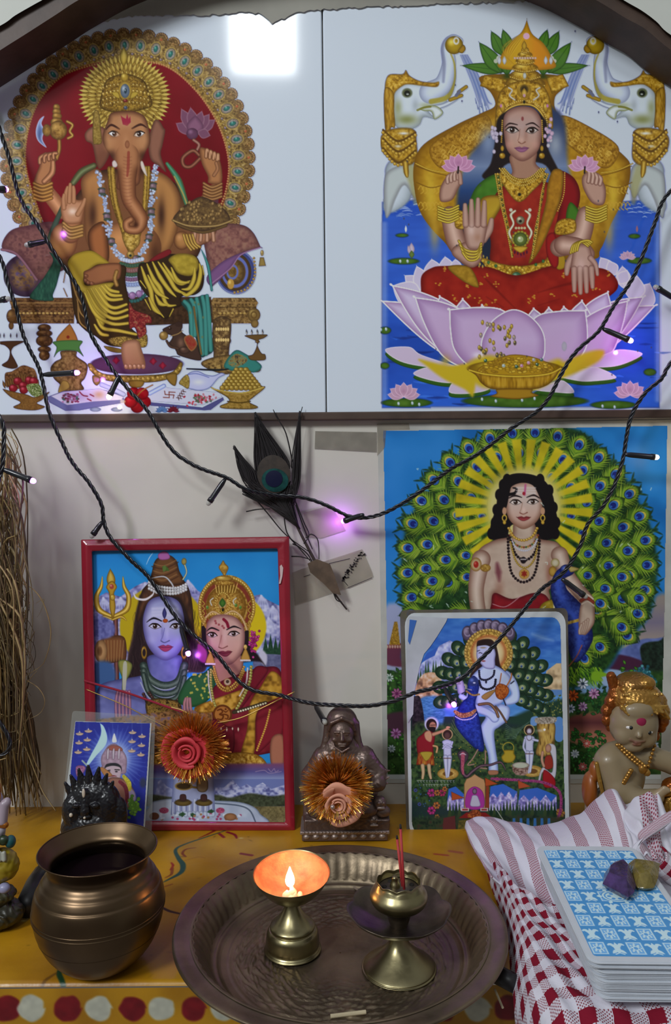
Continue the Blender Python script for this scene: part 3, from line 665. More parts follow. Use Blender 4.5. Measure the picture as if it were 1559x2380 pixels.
 A.poly([(1270,1640),(1300,1620),(1330,1670),(1310,1700),(1275,1690)],'c0b4ac',edge='8a7c78',ew=14);A.poly([(1590,1640),(1620,1640),(1665,1790),(1640,1780),(1600,1710)],'c0b4a6',edge='8a7c70',ew=12)
 # ---- foreground: lamps, kalash, fruit, book, flower, conch, laddus, mouse
 A.fr(0,500,.2053)
 for x in(0,45,120,190,250):A.leaf(x,1390,x,1335,16,'3a2c28')
 A.poly([(0,1430),(270,1425),(200,1470),(150,1500),(130,1560),(180,1660),(200,1720),(130,1740),(20,1700),(90,1640),(110,1540),(60,1480),(0,1460)],'3f2616',edge='2a170c',ew=14)
 A.poly([(60,1790),(130,1770),(180,1740),(260,1700),(340,1720),(400,1760),(430,1900),(380,1960),(120,1960),(60,1880)],'553019',tex=(20,['321c0e','6b4626','82603a'],.9,3))
 for k in range(16):A.leaf(60+k*24,1900-abs(8-k)*-8,30+k*27,1760+abs(8-k)*14,30,'6a4824',edge='35200f')
 for x,y in((150,1960),(200,1880),(260,1930),(330,1870),(380,1880),(270,1980)):A.ell(x,y,50,45,'7a1620',edge='4c0a12',hl='c05060')
 A.poly([(300,1930),(430,1910),(480,1990),(470,2070),(360,2040)],'33401c',tex=(10,['1c2a10','6a7a3c','a8ac88'],.9,3))
 A.poly([(30,1970),(120,1990),(300,2030),(400,2060),(560,2000),(480,2090),(420,2130),(510,2170),(400,2210),(220,2200),(150,2170),(230,2120),(120,2060)],'6c4a22',edge='41290f',ew=18,tex=(14,['4a3014','8a6430'],.4,3))
 A.poly([(770,1245),(800,1245),(870,1380),(860,1440),(660,1440),(650,1380)],'8c5a26',edge='5c3814',ew=20);A.ell(770,1380,18,18,'6a1f12')
 A.poly([(610,1430),(920,1420),(900,1500),(945,1600),(860,1540),(680,1540),(610,1610),(640,1500)],'3f6a30',edge='28481f',ew=20)
 A.poly([(690,1540),(860,1540),(870,1600),(980,1680),(990,1760),(960,1850),(920,1900),(940,1980),(700,2000),(680,1920),(610,1850),(570,1740),(620,1660),(690,1620)],'5c4424',edge='301f10',ew=35,tex=(24,['3c2814','7c6034','a08450'],.6,3))
 A.poly([(660,2010),(700,1880),(770,1890),(780,1960)],'8c7434',edge='4c3c14',ew=14)
 # open book
 A.poly([(530,2060),(720,1990),(1180,1980),(1380,2030),(1420,2120),(1240,2150),(900,2210),(740,2215),(560,2120)],'5c5e88',edge='404270',ew=14,sm=False)
 A.poly([(580,2050),(720,2000),(1130,1965),(1400,2060),(1370,2090),(1050,2110),(760,2150)],'b8b8c4',sm=False);A.stroke([(1150,1920),(1300,1980),(1400,2030)],50,'a8b0c8',edge='7480a4')
 for x,y,c in[(640+rs.rand()*190,2020+rs.rand()*100,['7c3050','9a6a8a','3c5c50','6a2030'][rs.randint(4)])for _ in range(60)]:A.ell(x+60,y,14,10,c)
 for p in([(900,2000),(940,2040),(990,2050)],[(990,2080),(1030,2100)],[(1020,2030),(1060,2050)]):A.stroke(p,14,'7c2c3c')
 A.dab(1120,2030,70,50,'b09058',.7);
 for x,y in((1080,2200),(1320,2200)):A.ell(x,y,60,24,'7c88a0',edge='4a5670')
 A.fr(300,500,.2181)
 A.poly([(190,1990),(780,2050),(1000,1940),(1010,1970),(870,2075),(800,2080),(230,2030)],'484878',edge='353468',ew=12,sm=False)
 A.poly([(200,1930),(360,1810),(410,1840),(960,1890),(990,1935),(780,2020),(210,1980)],'b4b8c8',sm=False);A.stroke([(220,1900),(370,1820)],44,'9cacd4',edge='5a6ea8',hl='b8c4e0')
 for p in([(480,1890),(400,1890),(370,1940),(450,1945)],[(395,1870),(425,1890),(440,1930),(470,1950)]):pass
 for p in([(425,1885),(428,1945)],[(385,1912),(478,1916)],[(425,1885),(490,1888)],[(385,1912),(378,1875)],[(478,1916),(470,1950)],[(428,1945),(365,1942)]):A.stroke(p,9,'6a2a20',sm=False)
 for k in range(4):A.stroke([(505+k*18,1945-k*24),(560+k*14,1955-k*24)],8,'4a2c2c');A.stroke([(520+k*18,1930-k*24),(530+k*17,1970-k*28)],8,'4a2c2c')
 for _ in range(70):
  x,y=770+rs.randn()*60,1960+rs.randn()*26;A.ell(x,y,14,10,['8c1f30','a86a78','4a6048','b03a48'][rs.randint(4)],rs.rand()*180)
 for k in range(5):a=k*72+20;A.ell(90+75*math.cos(math.radians(a)),1965+78*math.sin(math.radians(a)),72,66,'8c0f18',edge='5c0810',hl='b02830')
 A.stroke([(60,1960),(140,1870),(250,1810)],14,'a06a30',edge='5c4418');A.ell(90,1965,30,30,'5c0810')
 for x,c,e in((350,'5478a8','304870'),(470,'6a1a28','400c18')):
  for k in range(7):a=math.radians(180+k*30);A.leaf(x,2090,x+70*math.cos(a),2090+60*math.sin(a),30,c,edge=e)
  # conch
 A.poly([(620,1700),(720,1660),(820,1700),(900,1710),(980,1680),(1020,1700),(950,1740),(860,1840),(760,1870),(680,1860),(620,1830)],'a8accc',edge='44508c',ew=16);A.stroke([(620,1700),(720,1690),(850,1730)],8,'5460a0');A.dab(740,1780,80,40,'d0d4e4',.6)
 A.poly([(530,1790),(570,1730),(620,1700),(645,1760),(630,1850),(570,1820)],'8a7434',edge='4c3c14',ew=12,tex=(14,['5a4618','b8a458'],.6,3))
 # laddu bowl
 for r in range(7):
  n=3+r
  for k in range(n):A.ell(1195+(k-(n-1)/2)*50+(r>5)*0,1650+r*32,32,30,'8c702c',edge='54400f',hl='c8b060')
 A.poly([(870,1830),(950,1860),(1200,1890),(1420,1825),(1440,1850),(1330,1940),(1280,1990),(1370,2040),(1340,2065),(1200,2070),(1000,2060),(970,2030),(1060,1990),(1040,1940),(900,1860)],'7c6026',edge='3f2f10',ew=22,tex=(16,['54400f','97793a','b89a50'],.5,4))
 A.stroke([(880,1838),(950,1865),(1200,1895),(1430,1835)],14,'b09848');A.stroke([(1050,1985),(1180,2000),(1290,1985)],14,'4a3812')
 # lamp right
 for x in(1255,1310,1370,1425):A.leaf(x,1275,x-6,1215,20,'484848',edge='303030');A.leaf(x-3,1272,x-10,1240,9,'c8c0b8')
 A.poly([(1240,1280),(1465,1272),(1440,1310),(1385,1330),(1390,1350),(1370,1390),(1410,1470),(1450,1485),(1445,1545),(1300,1545),(1270,1500),(1320,1480),(1360,1390),(1345,1340),(1275,1310)],'5c4424',edge='33230f',ew=14)
 A.ell(1366,1350,24,12,'5c4424',edge='33230f',hl='a08450')
 # mouse
 A.poly([(560,1140),(500,1145),(420,1180),(355,1220),(400,1265),(460,1290),(430,1350),(400,1350),(480,1420),(500,1450),(540,1500),(760,1550),(745,1440),(720,1370),(620,1290),(560,1240),(570,1190)],'3c2a22',edge='20140f',ew=18)
 A.dab(550,1360,40,60,'7a5a48',.8);A.ell(590,1440,60,40,'4a342a',edge='2a1c16',hl='7a5c4c');A.ell(435,1207,17,15,'241510',hl='b0a090');A.ell(530,1165,40,26,'33221c')
 A.poly([(590,1300),(660,1280),(725,1370),(665,1450),(600,1370)],'7c2420',edge='8a6a38',ew=22,tex=(16,['8a6a38','8c2824'],.4,4));A.ell(368,1285,48,48,'8a6c38',edge='4c3818',hl='c4a468')
 A.stroke([(400,1340),(440,1400),(520,1420)],26,'4a3428',edge='2a1c16');A.stroke([(440,1290),(520,1265),(570,1230)],8,'9a7c48')
 A.stroke([(540,1510),(480,1505),(440,1510)],8,'2a1c16')
 # cloth left of bench (teal) and flower
 A.fr(0,500,.2053)
 A.poly([(560,420),(690,520),(650,760),(600,900),(590,970),(340,940),(420,800),(500,700),(600,520)],'1f4434',edge='143024',ew=20,tex=(18,['16322a','2c5a44'],.7,4,3))
 return A
def art_lakshmi(q):
 A=Art(884,42,1559,956,q)
 rs=np.random.RandomState(5)
 GD=['6a4a0e','a07a1c','c49a30','dcbc5c']
 gold=lambda sc,am=.8,sd=1:(sc,['5c3e0c','97701a','b8902c','d4b458'],am,sd)
 wh='c2ccdc'
 # ---- water
 A.fr()
 for x0,x1 in((888,1000),(1420,1532)):
  A.poly([(x0,470),(x1,462),(x1,948),(x0,948)],'2348a8',sm=False,soft=3)
 A.poly([(889,500),(1530,500),(1530,946),(889,946)],'2a50b0',sm=False,soft=4,grad=(1200,480,1200,950,'3058b8','2450b4','183a94','2c60cc'),tex=(50,['1c3c94','3260c4'],.25,5,.3))
 for _ in range(60):
  x,y=rs.uniform(892,1525),rs.uniform(750,945);l=rs.uniform(15,60);A.stroke([(x,y),(x+l/2,y+rs.uniform(-3,3)),(x+l,y)],[1,rs.uniform(3,7),1],['101f5c','16286c','2a62d0','3c74dc'][rs.randint(4)],op=.7,soft=1.6)
 for _ in range(90):
  left=rs.rand()<.5;x=rs.uniform(890,985)if left else rs.uniform(1440,1530);y=rs.uniform(460,505);l=rs.uniform(8,26)
  A.stroke([(x,y),(x+l/2,y-2),(x+l,y)],[.8,2.5,.8],['c8d4e4','8098c4','3458ac'][rs.randint(3)],op=.7,soft=1)
 for x in(890,896,1526,1531):A.stroke([(x,520),(x,930)],8,wh,soft=4,op=.25,sm=False)
 # lily pads
 for x,y,rx,ry in((938,607,35,7),(934,547,14,4),(895,768,13,8),(894,850,10,7),(945,936,58,10),(1220,932,145,15),(1425,941,52,9),(1474,549,13,5),(1486,606,27,7),(1510,865,14,8)):
  A.ell(x,y,rx+2,ry+2,'142c5c',op=.6);A.ell(x,y,rx,ry,'42661c',edge='24420f',tex=(14,['2c4a14','54782a'],.5,3))
 for x,y in((926,938),(958,937),(974,940),(1120,928),(1152,932),(1213,930),(1242,926),(1400,944),(1428,946),(930,607),(947,607),(885,766),(897,765)):A.ell(x,y,3.2,4.6,'a8b8c4',edge='4a6a60',hl='f4f8f8')
 # ---- elephants
 def elephant(M):
  def F(l):return[(M(x),y)for x,y in l]
  A.stroke(F([(930,400),(925,450),(905,480)]),[70,60,30],'b4bec8',edge='7c868c',soft=3)
  A.poly(F([(905,395),(960,380),(975,420),(965,460),(940,430),(920,460),(905,500),(895,500),(892,430)]),'a8b0b0',edge='76787c',ew=12,soft=2)
  A.stroke(F([(950,395),(962,430),(966,470)]),[26,20,10],'8c8648',soft=4,op=.6)
  A.poly(F([(915,215),(945,190),(990,195),(1020,200),(1040,215),(1035,240),(1010,250),(995,258),(1010,276),(985,272),(975,290),(955,300),(925,298),(912,270)]),'bcc6d2',edge='7e8890',ew=16)
  A.dab(M(945),278,34,16,'6c7030',.8);A.dab(M(925),250,12,26,'747836',.6);A.dab(M(990),245,22,9,'84884a',.5);A.dab(M(965),245,10,20,'8c949a',.6)
  A.stroke(F([(1000,215),(1030,195),(1043,150),(1040,110),(1052,92),(1068,95)]),[52,42,32,28,24,16],'bcc6d6',edge='8088a0',side=0,soft=1)
  A.stroke(F([(1030,190),(1032,150),(1028,112),(1038,90),(1056,84)]),[6,8,7,6,3],'686c88',op=.6,soft=2)
  A.stroke(F([(1002,236),(1040,225),(1056,190),(1056,150),(1046,122)]),[12,11,5,4,3],'96882c',op=.9,soft=1.5)
  A.poly(F([(995,253),(1005,245),(1030,240),(1060,225),(1065,230),(1040,246),(1010,256)]),'c4ccd6',edge='646c84',ew=5)
  A.stroke(F([(1046,232),(1072,222)]),9,'9a7c22',edge='5a4410');A.stroke(F([(1066,214),(1083,202)]),9,'9a7c22',edge='5a4410');A.stroke(F([(1060,222),(1068,212)]),7,'5c6078')
  A.poly(F([(975,252),(1010,245),(1030,262),(1010,278),(1002,260),(985,258)]),'c4ccd4',edge='6c7240',ew=8);A.stroke(F([(970,256),(985,250),(1000,248)]),5,'6c6a20',op=.8)
  A.ell(M(946),216,12,11,'52583c',soft=2);A.ell(M(946),217,7,7,'1a1c16');A.ell(M(947),219,3,2,'9aa09a')
  A.poly(F([(902,175),(935,172),(943,163),(952,176),(975,188),(1005,192),(1020,190),(1015,202),(985,200),(950,196),(935,200),(918,215),(914,235),(905,240),(894,210)]),'a87c24',edge='6a4a10',ew=6,tex=gold(5,.8,3),soft=1.5)
  A.poly(F([(894,205),(914,215),(916,260),(918,295),(908,298),(903,328),(896,310),(892,260)]),'9c741e',edge='5a3e0c',ew=6,tex=(3,['6a4a10','a87e24','c09a40'],.7,4,4))
  A.poly(F([(908,300),(960,300),(968,330),(968,370),(945,385),(915,372),(890,355),(884,320)]),'94701e',edge='5a3e0c',ew=8,soft=2,tex=gold(6,.7,8))
  for y0,dy in((316,12),(336,16),(358,20)):
   A.stroke(F([(890,y0-14),(925,y0+dy),(965,y0-8)]),5,'5a3e10');A.beads(F([(890,y0-8),(925,y0+dy+6),(965,y0-2)]),4,8,'b08a2c',edge='644812',hl='dcc068')
  A.dab(M(938),310,14,4,'d8dce0',.9);A.dab(M(925),340,10,4,'c8ccd0',.7)
  A.stroke(F([(942,378),(944,400),(946,410)]),[14,12,6],'94701e',edge='5a3e0c',hl='c8a848')
  # pot and water
  A.ell(M(1055),105,21,21,'a08418',edge='5a440a',hl='e4cc60');A.poly(F([(1064,118),(1074,124),(1082,114),(1076,104)]),'94701a',edge='54400c',ew=5)
  A.ell(M(1060),95,7,9,'c8ccd8',ring=.5,op=.8)
  for k in range(9):A.stroke(F([(1070+k*2,128),(1086+k*3,165+k),(1100+k*4,200+k*4),(1110+k*4,235+(k*7)%25)]),[2,3,4,1],['6a88d0','c8d4ec','3c60b8'][k%3],op=.55,soft=1.4)
  for k in range(7):A.stroke(F([(1104+k*4,228+(k*13)%20),(1107+k*4,240+(k*13)%30)]),[1,3],'6478a8',soft=.8,op=.8)
 elephant(lambda x:x)
 elephant(lambda x:2438-x)
 # ---- big golden pot (kalash) behind
 A.fr()
 A.poly([(1095,605),(1030,560),(980,500),(963,440),(962,380),(985,335),(1060,290),(1120,262),(1150,245),(1140,215),(1118,195),(1130,174),(1290,174),(1312,200),(1290,225),(1292,258),(1320,280),(1390,315),(1450,362),(1465,390),(1455,450),(1420,520),(1395,580),(1360,605)],'9a6c10',edge='6c4808',ew=30,tex=(12,['7c5408','a0741a','b48c28'],.5,3),grad=(1100,200,1100,600,'9a7010','a8801a','8c6414'))
 for x0,y0,x1,y1 in((985,395,1015,600),(1440,395,1410,600)):A.dab((x0+x1)/2,450,16,70,'c4a834',.7);A.dab((x0+x1)/2+(10 if x0<1200 else-10),540,14,50,'c09c34',.6)
 for M in(lambda x:x,lambda x:2436-x):
  F=lambda l:[(M(x),y)for x,y in l]
  A.poly(F([(1000,340),(1060,298),(1130,268),(1140,310),(1100,350),(1040,390),(1010,380)]),'8a5f12',edge='6c480c',ew=6,tex=(4,['6a470c','9a701c','b48c34'],.8,6))
  for k in range(26):
   x,y=1015+rs.rand()*110,0;y=385-(x-1000)*.62+rs.uniform(-16,16);A.stroke([(M(x-5),y),(M(x),y-6),(M(x+5),y),(M(x),y+4)],1.8,'c09c40',soft=.6,op=.8)
  A.stroke(F([(966,380),(1000,395),(1040,402)]),3,'c0a038',edge='6c4a0c');A.stroke(F([(968,386),(1005,400),(1040,408)]),1.6,'5a3c08')
  for y0 in(440,478):
   for k in range(6):A.stroke([(M(972+k*9),y0),(M(978+k*9),y0-8),(M(984+k*9),y0+4),(M(978+k*9),y0+10)],2.4,'b89430',soft=.7,op=.8)
  A.stroke(F([(968,424),(1000,436),(1030,430)]),2,'6c4a0c')
 A.poly([(1125,174),(1180,184),(1172,218),(1115,200)],'9c7418',edge='644608',ew=6,sm=False,tex=gold(5,.7,2));A.poly([(1268,180),(1308,172),(1322,200),(1282,218)],'a87e1c',edge='644608',ew=6,sm=False,tex=gold(5,.7,3))
 A.poly([(1085,370),(1150,300),(1180,240),(1300,260),(1320,380),(1340,480),(1350,560),(1080,590),(1060,480)],'2a3656',soft=8,grad=(1100,330,1100,500,'687898','233c6a','1c2238'))
 A.dab(1135,330,26,40,'8090ac',.8);A.dab(1290,335,24,40,'98a0ac',.8);A.dab(1320,520,20,60,'5a4a20',.7)
 for k in range(9):A.ell(1360-rs.rand()*26,470+rs.rand()*60,8,8,'5c5228',ring=.6,op=.8)
 A.poly([(1070,560),(1140,540),(1190,560),(1180,620),(1080,618)],'1c2436',soft=3)
 # ---- coconut + leaves
 for M in(lambda x:x,lambda x:2440-x):
  for x0,y0,x1,y1,w in((1175,165,1072,152,26),(1165,170,1113,98,36),(1170,130,1141,72,30),(1185,120,1168,68,26),(1178,175,1176,112,32)):
   A.leaf(M(x0),y0,M(x1),y1,w,'3c6420',edge='1f3c12',vein='24441a',tip=.45,grad='4a7428',ew=5)
  A.ell(M(1160),136,7,7,'b0b4a4');A.ell(M(1152),142,5,5,'a8ac98');A.dab(M(1178),178,14,8,'1c3410',.8)
 A.poly([(1224,46),(1224,46),(1236,78),(1262,100),(1280,130),(1284,160),(1166,160),(1164,130),(1185,100),(1212,74)],'b08418',edge='8a6010',ew=10,grad=(1166,60,1284,60,'b8901c','c07c18','b07414'))
 for k in range(12):A.stroke([(1226,70),(1200-k*3,110),(1172+k*2,150)],1.4,['cca838','8c6010'][k%2],op=.6)
 A.ell(1223,84,7.5,7.5,'c89cb4')
 # crown
 for y,w,h in((196,47,20),(176,36,15),(158,30,12),(142,22,10),(128,17,9),(117,9,8)):
  A.ell(1220,y,w,h,'a07a1c',edge='5c400c',hl='d8bc58',tex=gold(4,.6,y));A.beads([(1220-w+2,y+3),(1220,y+h*.75),(1220+w-2,y+3)],1.8,4.4,'d0b050',edge='7a5a1c')
 A.beads([(1196,135),(1244,135)],3,6,'c4a89c',edge='8c6c54');A.leaf(1218,118,1218,94,12,'b08c28',edge='6c4c10')
 for x in(1160,1172,1268,1280):A.leaf(x,150,x,130,9,'b8bcc4',edge='848890')
 A.poly([(1150,300),(1156,230),(1175,200),(1220,186),(1262,200),(1280,240),(1284,300),(1262,270),(1240,250),(1220,246),(1185,250),(1165,275)],'9a7420',edge='5c400c',ew=8,tex=gold(5,.85,12))
 A.stroke([(1163,300),(1172,262),(1195,246),(1222,242),(1246,250),(1264,275),(1270,310)],5,'a8822c',edge='5c400c',hl='d8b858')
 A.beads([(1163,300),(1172,256),(1195,238),(1222,234),(1248,242),(1268,270),(1272,310)],2.2,5,'d4b458',edge='6c4c14')
 A.ell(1218,212,17,17,'8c6a1c',ring=.62,hl='d8bc60');A.ell(1218,208,11,12,'2e2410',edge='8c6a20');A.leaf(1218,228,1218,204,14,'c0a044',edge='6c4c10');A.ell(1218,222,3,4,'b48898')
 A.ell(1218,237,4,5,'1c1810',edge='a88c38');
 for sx in(-1,1):
  A.stroke([(1218+sx*22,232),(1218+sx*34,222),(1218+sx*28,210),(1218+sx*36,204)],4,'b8b4a8',edge='8a8070',soft=.7);A.ell(1218+sx*50,250,6,12,'a8842c',edge='5c400c',hl='d8bc60');A.ell(1218+sx*54,246,2.5,4,'b070a0')
 A.ell(1219,176,4,7,'b4b8b4',edge='7c7c78')
 # hair
 A.poly([(1160,270),(1150,330),(1140,380),(1120,410),(1150,420),(1180,380),(1260,380),(1290,420),(1320,440),(1330,470),(1345,500),(1300,400),(1272,340),(1268,280),(1220,250)],'1c1414',soft=2)
 # face
 skin,sd='a88272','6a4438'
 A.poly([(1186,360),(1190,400),(1175,420),(1210,440),(1245,430),(1262,400),(1245,380),(1244,350)],'96705c',edge=sd,ew=10)
 A.poly([(1170,300),(1172,268),(1190,252),(1218,247),(1243,255),(1258,280),(1258,320),(1250,350),(1232,368),(1213,375),(1194,366),(1177,345)],skin,edge='6a453c',ew=16,grad=(1215,250,1215,375,'a58a84','ab8676','9a6e5c'))
 A.dab(1184,336,12,12,'b8887c',.6);A.dab(1244,336,10,12,'b8887c',.5);A.dab(1213,362,12,6,'b48a78',.5);A.dab(1222,312,6,22,'8a6052',.5);A.dab(1204,320,5,14,'c09a88',.5)
 A.eye(1190,303,28,13,6,white='b8aca6');A.eye(1236,304,26,13,-4,white='b8aca6')
 A.stroke([(1173,296),(1184,287),(1202,290)],[1.5,4,2],'2a1a18');A.stroke([(1222,290),(1238,286),(1253,296)],[2,4,1.5],'2a1a18')
 A.stroke([(1208,300),(1206,318),(1203,327)],1.6,'7c5446',op=.8);A.stroke([(1205,330),(1212,334),(1220,330)],[3,2,3],'744838',op=.9);A.dab(1212,325,5,7,'c0988a',.7)
 A.poly([(1196,344),(1207,341),(1212,343),(1218,341),(1228,344),(1220,352),(1211,354),(1203,351)],'8c5878',edge='6a3c58',ew=4);A.stroke([(1195,344),(1212,346),(1229,344)],1.2,'54283c');A.ell(1214,276,3,5,'7c3c3c')
 for x in(1167,1259):A.ell(x,345,4,7,'a8842c',edge='5c400c');A.ell(x,362,7,7,'a07820',edge='5c400c',hl='d8bc60');A.beads([(x,280),(x+(2 if x>1200 else-2),330)],2,4.5,'b8943c',edge='6a4a14')
 for k in range(16):A.ell(1148+rs.randn()*5,310+rs.randn()*16,4,5,'b8aec0',edge='8c8098');A.ell(1276+rs.randn()*5,305+rs.randn()*18,4,5,['c0a0b8','b0b4b8'][rs.randint(2)],edge='907890')
 # ---- torso
 A.poly([(1150,405),(1110,430),(1090,470),(1076,520),(1110,545),(1160,470),(1175,420)],'3c6a1c',edge='23440f',ew=12,tex=(20,['2e5614','4c7c28'],.5,2))
 A.poly([(1160,440),(1200,420),(1260,420),(1310,450),(1330,500),(1300,560),(1270,610),(1150,620),(1140,560),(1130,500)],'8c2418',edge='5a120c',ew=20,tex=(16,['6e160e','9c2e1c'],.5,3))
 A.poly([(1120,460),(1160,455),(1165,480),(1120,545),(1112,500)],'9c7a20',edge='5c400c',ew=10,grad=(1120,460,1150,530,'a88a24','8c6a18'))
 A.poly([(1290,400),(1330,410),(1348,450),(1335,500),(1290,545),(1270,600),(1300,480)],'7a1216',edge='4c080c',ew=14)
 A.poly([(1285,395),(1308,400),(1306,450),(1290,500),(1255,580),(1228,612),(1250,540),(1268,470),(1272,430)],'9c6c18',edge='5c400c',ew=8,tex=(8,['7c5210','a87820'],.5,4));A.beads([(1312,402),(1310,450),(1296,490)],2,5,'c4a040',edge='6a4a10')
 A.poly([(1325,470),(1345,490),(1350,520),(1320,530),(1315,500)],'3c6a1c',edge='23440f',ew=8)
 # neck jewels
 A.poly([(1170,392),(1195,412),(1235,412),(1256,392),(1268,410),(1240,442),(1205,470),(1172,435),(1160,410)],'9a761c',edge='5c400c',ew=6,tex=gold(4,.9,8));A.ell(1207,452,5,5,'1c1810',edge='b08c30')
 for o in(0,5,11):A.beads([(1172-o,392),(1190-o*.3,410+o),(1212,418+o*1.2),(1236+o*.3,410+o),(1256+o,392)],2.2,4.6,'c0a040',edge='5c400c',hl='e4d080')
 for o,r in((0,2.2),(9,3.4),(18,2.4)):
  A.beads([(1162-o*.6,405),(1170-o*.4,470),(1182-o*.3,530),(1190,590+o*.4)],r,r*1.9,'b08c30',edge='5c400c',hl='dcc468',cols=['b08c30','2f4420']if o==9 else None)
  A.beads([(1262+o*.6,405),(1262-o*.2,450),(1244+o*.3,530),(1236,600)],r,r*1.9,'b08c30',edge='5c400c',hl='dcc468',cols=['b08c30','2f4420']if o==9 else None)
 for sx in(-1,1):
  A.stroke([(1209+sx*12,490),(1209+sx*22,500),(1209+sx*16,520),(1209+sx*26,540),(1209+sx*18,560)],[5,7,5,6,4],'b4ac90',edge='7c7050',hl='e0dcc8');A.ell(1209+sx*22,488,4,4,'b8b4a0')
 A.ell(1209,512,10,10,'7c7860',edge='4c4430',hl='d8d0b0');A.ell(1209,514,3.5,3.5,'1c1c14');A.beads([(1199,530),(1219,530)],3,6,'b0a880')
 for k in range(14):a=k*2*math.pi/14;A.ell(1209+17*math.cos(a),556+17*math.sin(a),4,4,'9a8c30',edge='5c4c14')
 A.ell(1209,556,16,16,'5c6a2c',edge='34401a');A.ell(1209,556,7,7,'94a070',hl='e8e8d0')
 A.poly([(1192,574),(1226,574),(1209,588)],'b8942c',edge='6a4c10',ew=4);
 for k in range(5):A.ell(1196+k*7,586+(6-abs(2-k)*3),2.4,4,'4c1428');A.ell(1199+k*5,596,1.6,3,'7c2030')
 # belt
 A.poly([(1118,600),(1160,612),(1209,618),(1260,608),(1278,590),(1282,620),(1250,650),(1222,690),(1214,714),(1194,718),(1180,700),(1186,680),(1150,650)],'9a781c',edge='5c400c',ew=6,tex=gold(4.5,.9,5))
 for k in range(16):a=k*2*math.pi/16;A.ell(1200+21*math.cos(a),643+21*math.sin(a),5,5,'b4942c',edge='6a4c10',hl='dcc868')
 A.ell(1200,643,15,15,'94741c',edge='5c400c');A.ell(1200,643,11,11,'3c6848',edge='24442c',hl='80a088');A.ell(1197,692,13,14,'a8862a',edge='5c400c',hl='d8bc58');A.ell(1196,690,4,5,'1c1a14')
 A.beads([(1122,606),(1160,625),(1180,660)],4,8,'c0a038',edge='6a4c10');A.beads([(1278,600),(1262,630),(1226,665)],4,8,'c0a038',edge='6a4c10')
 for x,y in((1135,610),(1152,618),(1245,615),(1262,607)):A.ell(x,y,3.4,4,'3c6a38',edge='1c3c20')
 # ---- lotus petals behind legs
 pk,pl,pe='b09cb8','bcb4cc','dcd4e4'
 for x0,y0,x1,y1,w in((1000,690,940,640,50),(990,680,968,618,40),(1010,650,1003,602,44),(1040,640,1034,596,36),(1060,630,1058,602,26),(1420,640,1395,598,36),(1430,640,1414,606,30),(1450,670,1446,618,36),(1460,680,1478,640,44),(1440,660,1458,628,30),(980,700,912,664,60),(1480,720,1510,658,60),(1470,700,1480,640,50)):
  A.leaf(x0,y0,x1,y1,w,pl,edge=pe,ew=4,tip=.5,grad='b4aac4')
  # legs
 A.poly([(978,668),(980,640),(1000,624),(1030,618),(1130,620),(1200,640),(1280,618),(1340,622),(1400,624),(1430,645),(1434,672),(1400,700),(1360,725),(1290,735),(1209,740),(1100,730),(1030,712),(985,690)],'8a1c14',edge='5c0e0a',ew=18,tex=(22,['70120c','9c2818'],.5,7))
 A.poly([(1040,620),(1090,620),(1112,660),(1105,668),(1070,650)],'94701c',edge='5c400c',ew=7,tex=(8,['7c5c14','b08c2c'],.5,4))
 for x,y in((1022,659),(1086,665),(1054,695),(1090,690),(1110,698),(1117,660),(1130,640),(1284,686),(1334,688),(1308,640),(1386,672),(1412,638),(1240,690),(1150,700),(1130,708),(1228,700),(1150,660),(1034,626)):
  for j in range(5):A.ell(x+rs.randn()*4,y+rs.randn()*3,2.2,1.6,'b07c28')
 for p in([(1120,640),(1150,670),(1200,720)],[(1250,680),(1320,660),(1370,655)],[(1130,690),(1170,715)],[(1250,710),(1300,695)]):A.stroke(p,[1,6,1],'5c0e0a',op=.6,soft=2)
 A.poly([(1292,595),(1312,595),(1312,622),(1294,625)],'9a7a1c',edge='5c400c',ew=4);A.poly([(1270,550),(1290,545),(1298,610),(1285,622),(1270,590)],'8a1818',edge='5a0e0e',ew=6)
 # ---- arms
 S0,S1,SH='a88474','644036','c4a494'
 A.stroke([(1045,500),(1060,560),(1085,600)],[42,46,34],S0,edge=S1,hl=SH);A.stroke([(1362,500),(1345,555),(1300,575)],[42,50,44],S0,edge=S1,hl=SH)
 A.stroke([(1310,570),(1345,575),(1365,590)],[46,42,34],S0,edge=S1,hl=SH)
 A.poly([(1292,520),(1310,508),(1336,512),(1334,540),(1292,545)],'9a781c',edge='5c400c',ew=5,tex=gold(4,.8,9));A.poly([(1060,490),(1085,498),(1082,530),(1058,528)],'9a781c',edge='5c400c',ew=5,tex=gold(4,.8,9))
 A.poly([(1060,570),(1110,560),(1120,600),(1100,622),(1075,612),(1050,590)],S0,edge=S1,ew=12)
 for cx_,cy_,dy in((1042,480,1),(1386,480,1)):
  for k in range(6):A.stroke([(cx_-24,cy_+k*6),(cx_,cy_+k*6+7),(cx_+23,cy_+k*6-2)],5.4,'a48820',edge='54400c',hl='d8c050')
  # raised hands
 A.poly([(1024,468),(1022,440),(1034,415),(1052,398),(1066,400),(1074,420),(1064,440),(1050,465)],S0,edge=S1,ew=10)
 for k in range(4):A.stroke([(1040+k*8,424-k*3),(1040+k*8,412-k*4),(1050+k*6,404-k*4)],9,S0,edge=S1,hl=SH)
 A.stroke([(1070,425),(1068,405),(1062,395)],[11,10,7],S0,edge=S1)
 A.poly([(1376,472),(1356,440),(1352,415),(1362,400),(1380,402),(1400,420),(1408,445),(1402,475)],S0,edge=S1,ew=10)
 for k in range(4):A.stroke([(1394-k*9,428-k*2),(1396-k*9,415-k*4),(1386-k*7,406-k*5)],10,S0,edge=S1,hl=SH)
 A.lotus(1065,392,44,'b07a9c','865078','d4a8c4');A.lotus(1357,392,42,'b484a4','865078','d4b0c8',ang=4)
 for x in(1065,1359):A.stroke([(x,388),(x-1,402)],4,'241c1c')
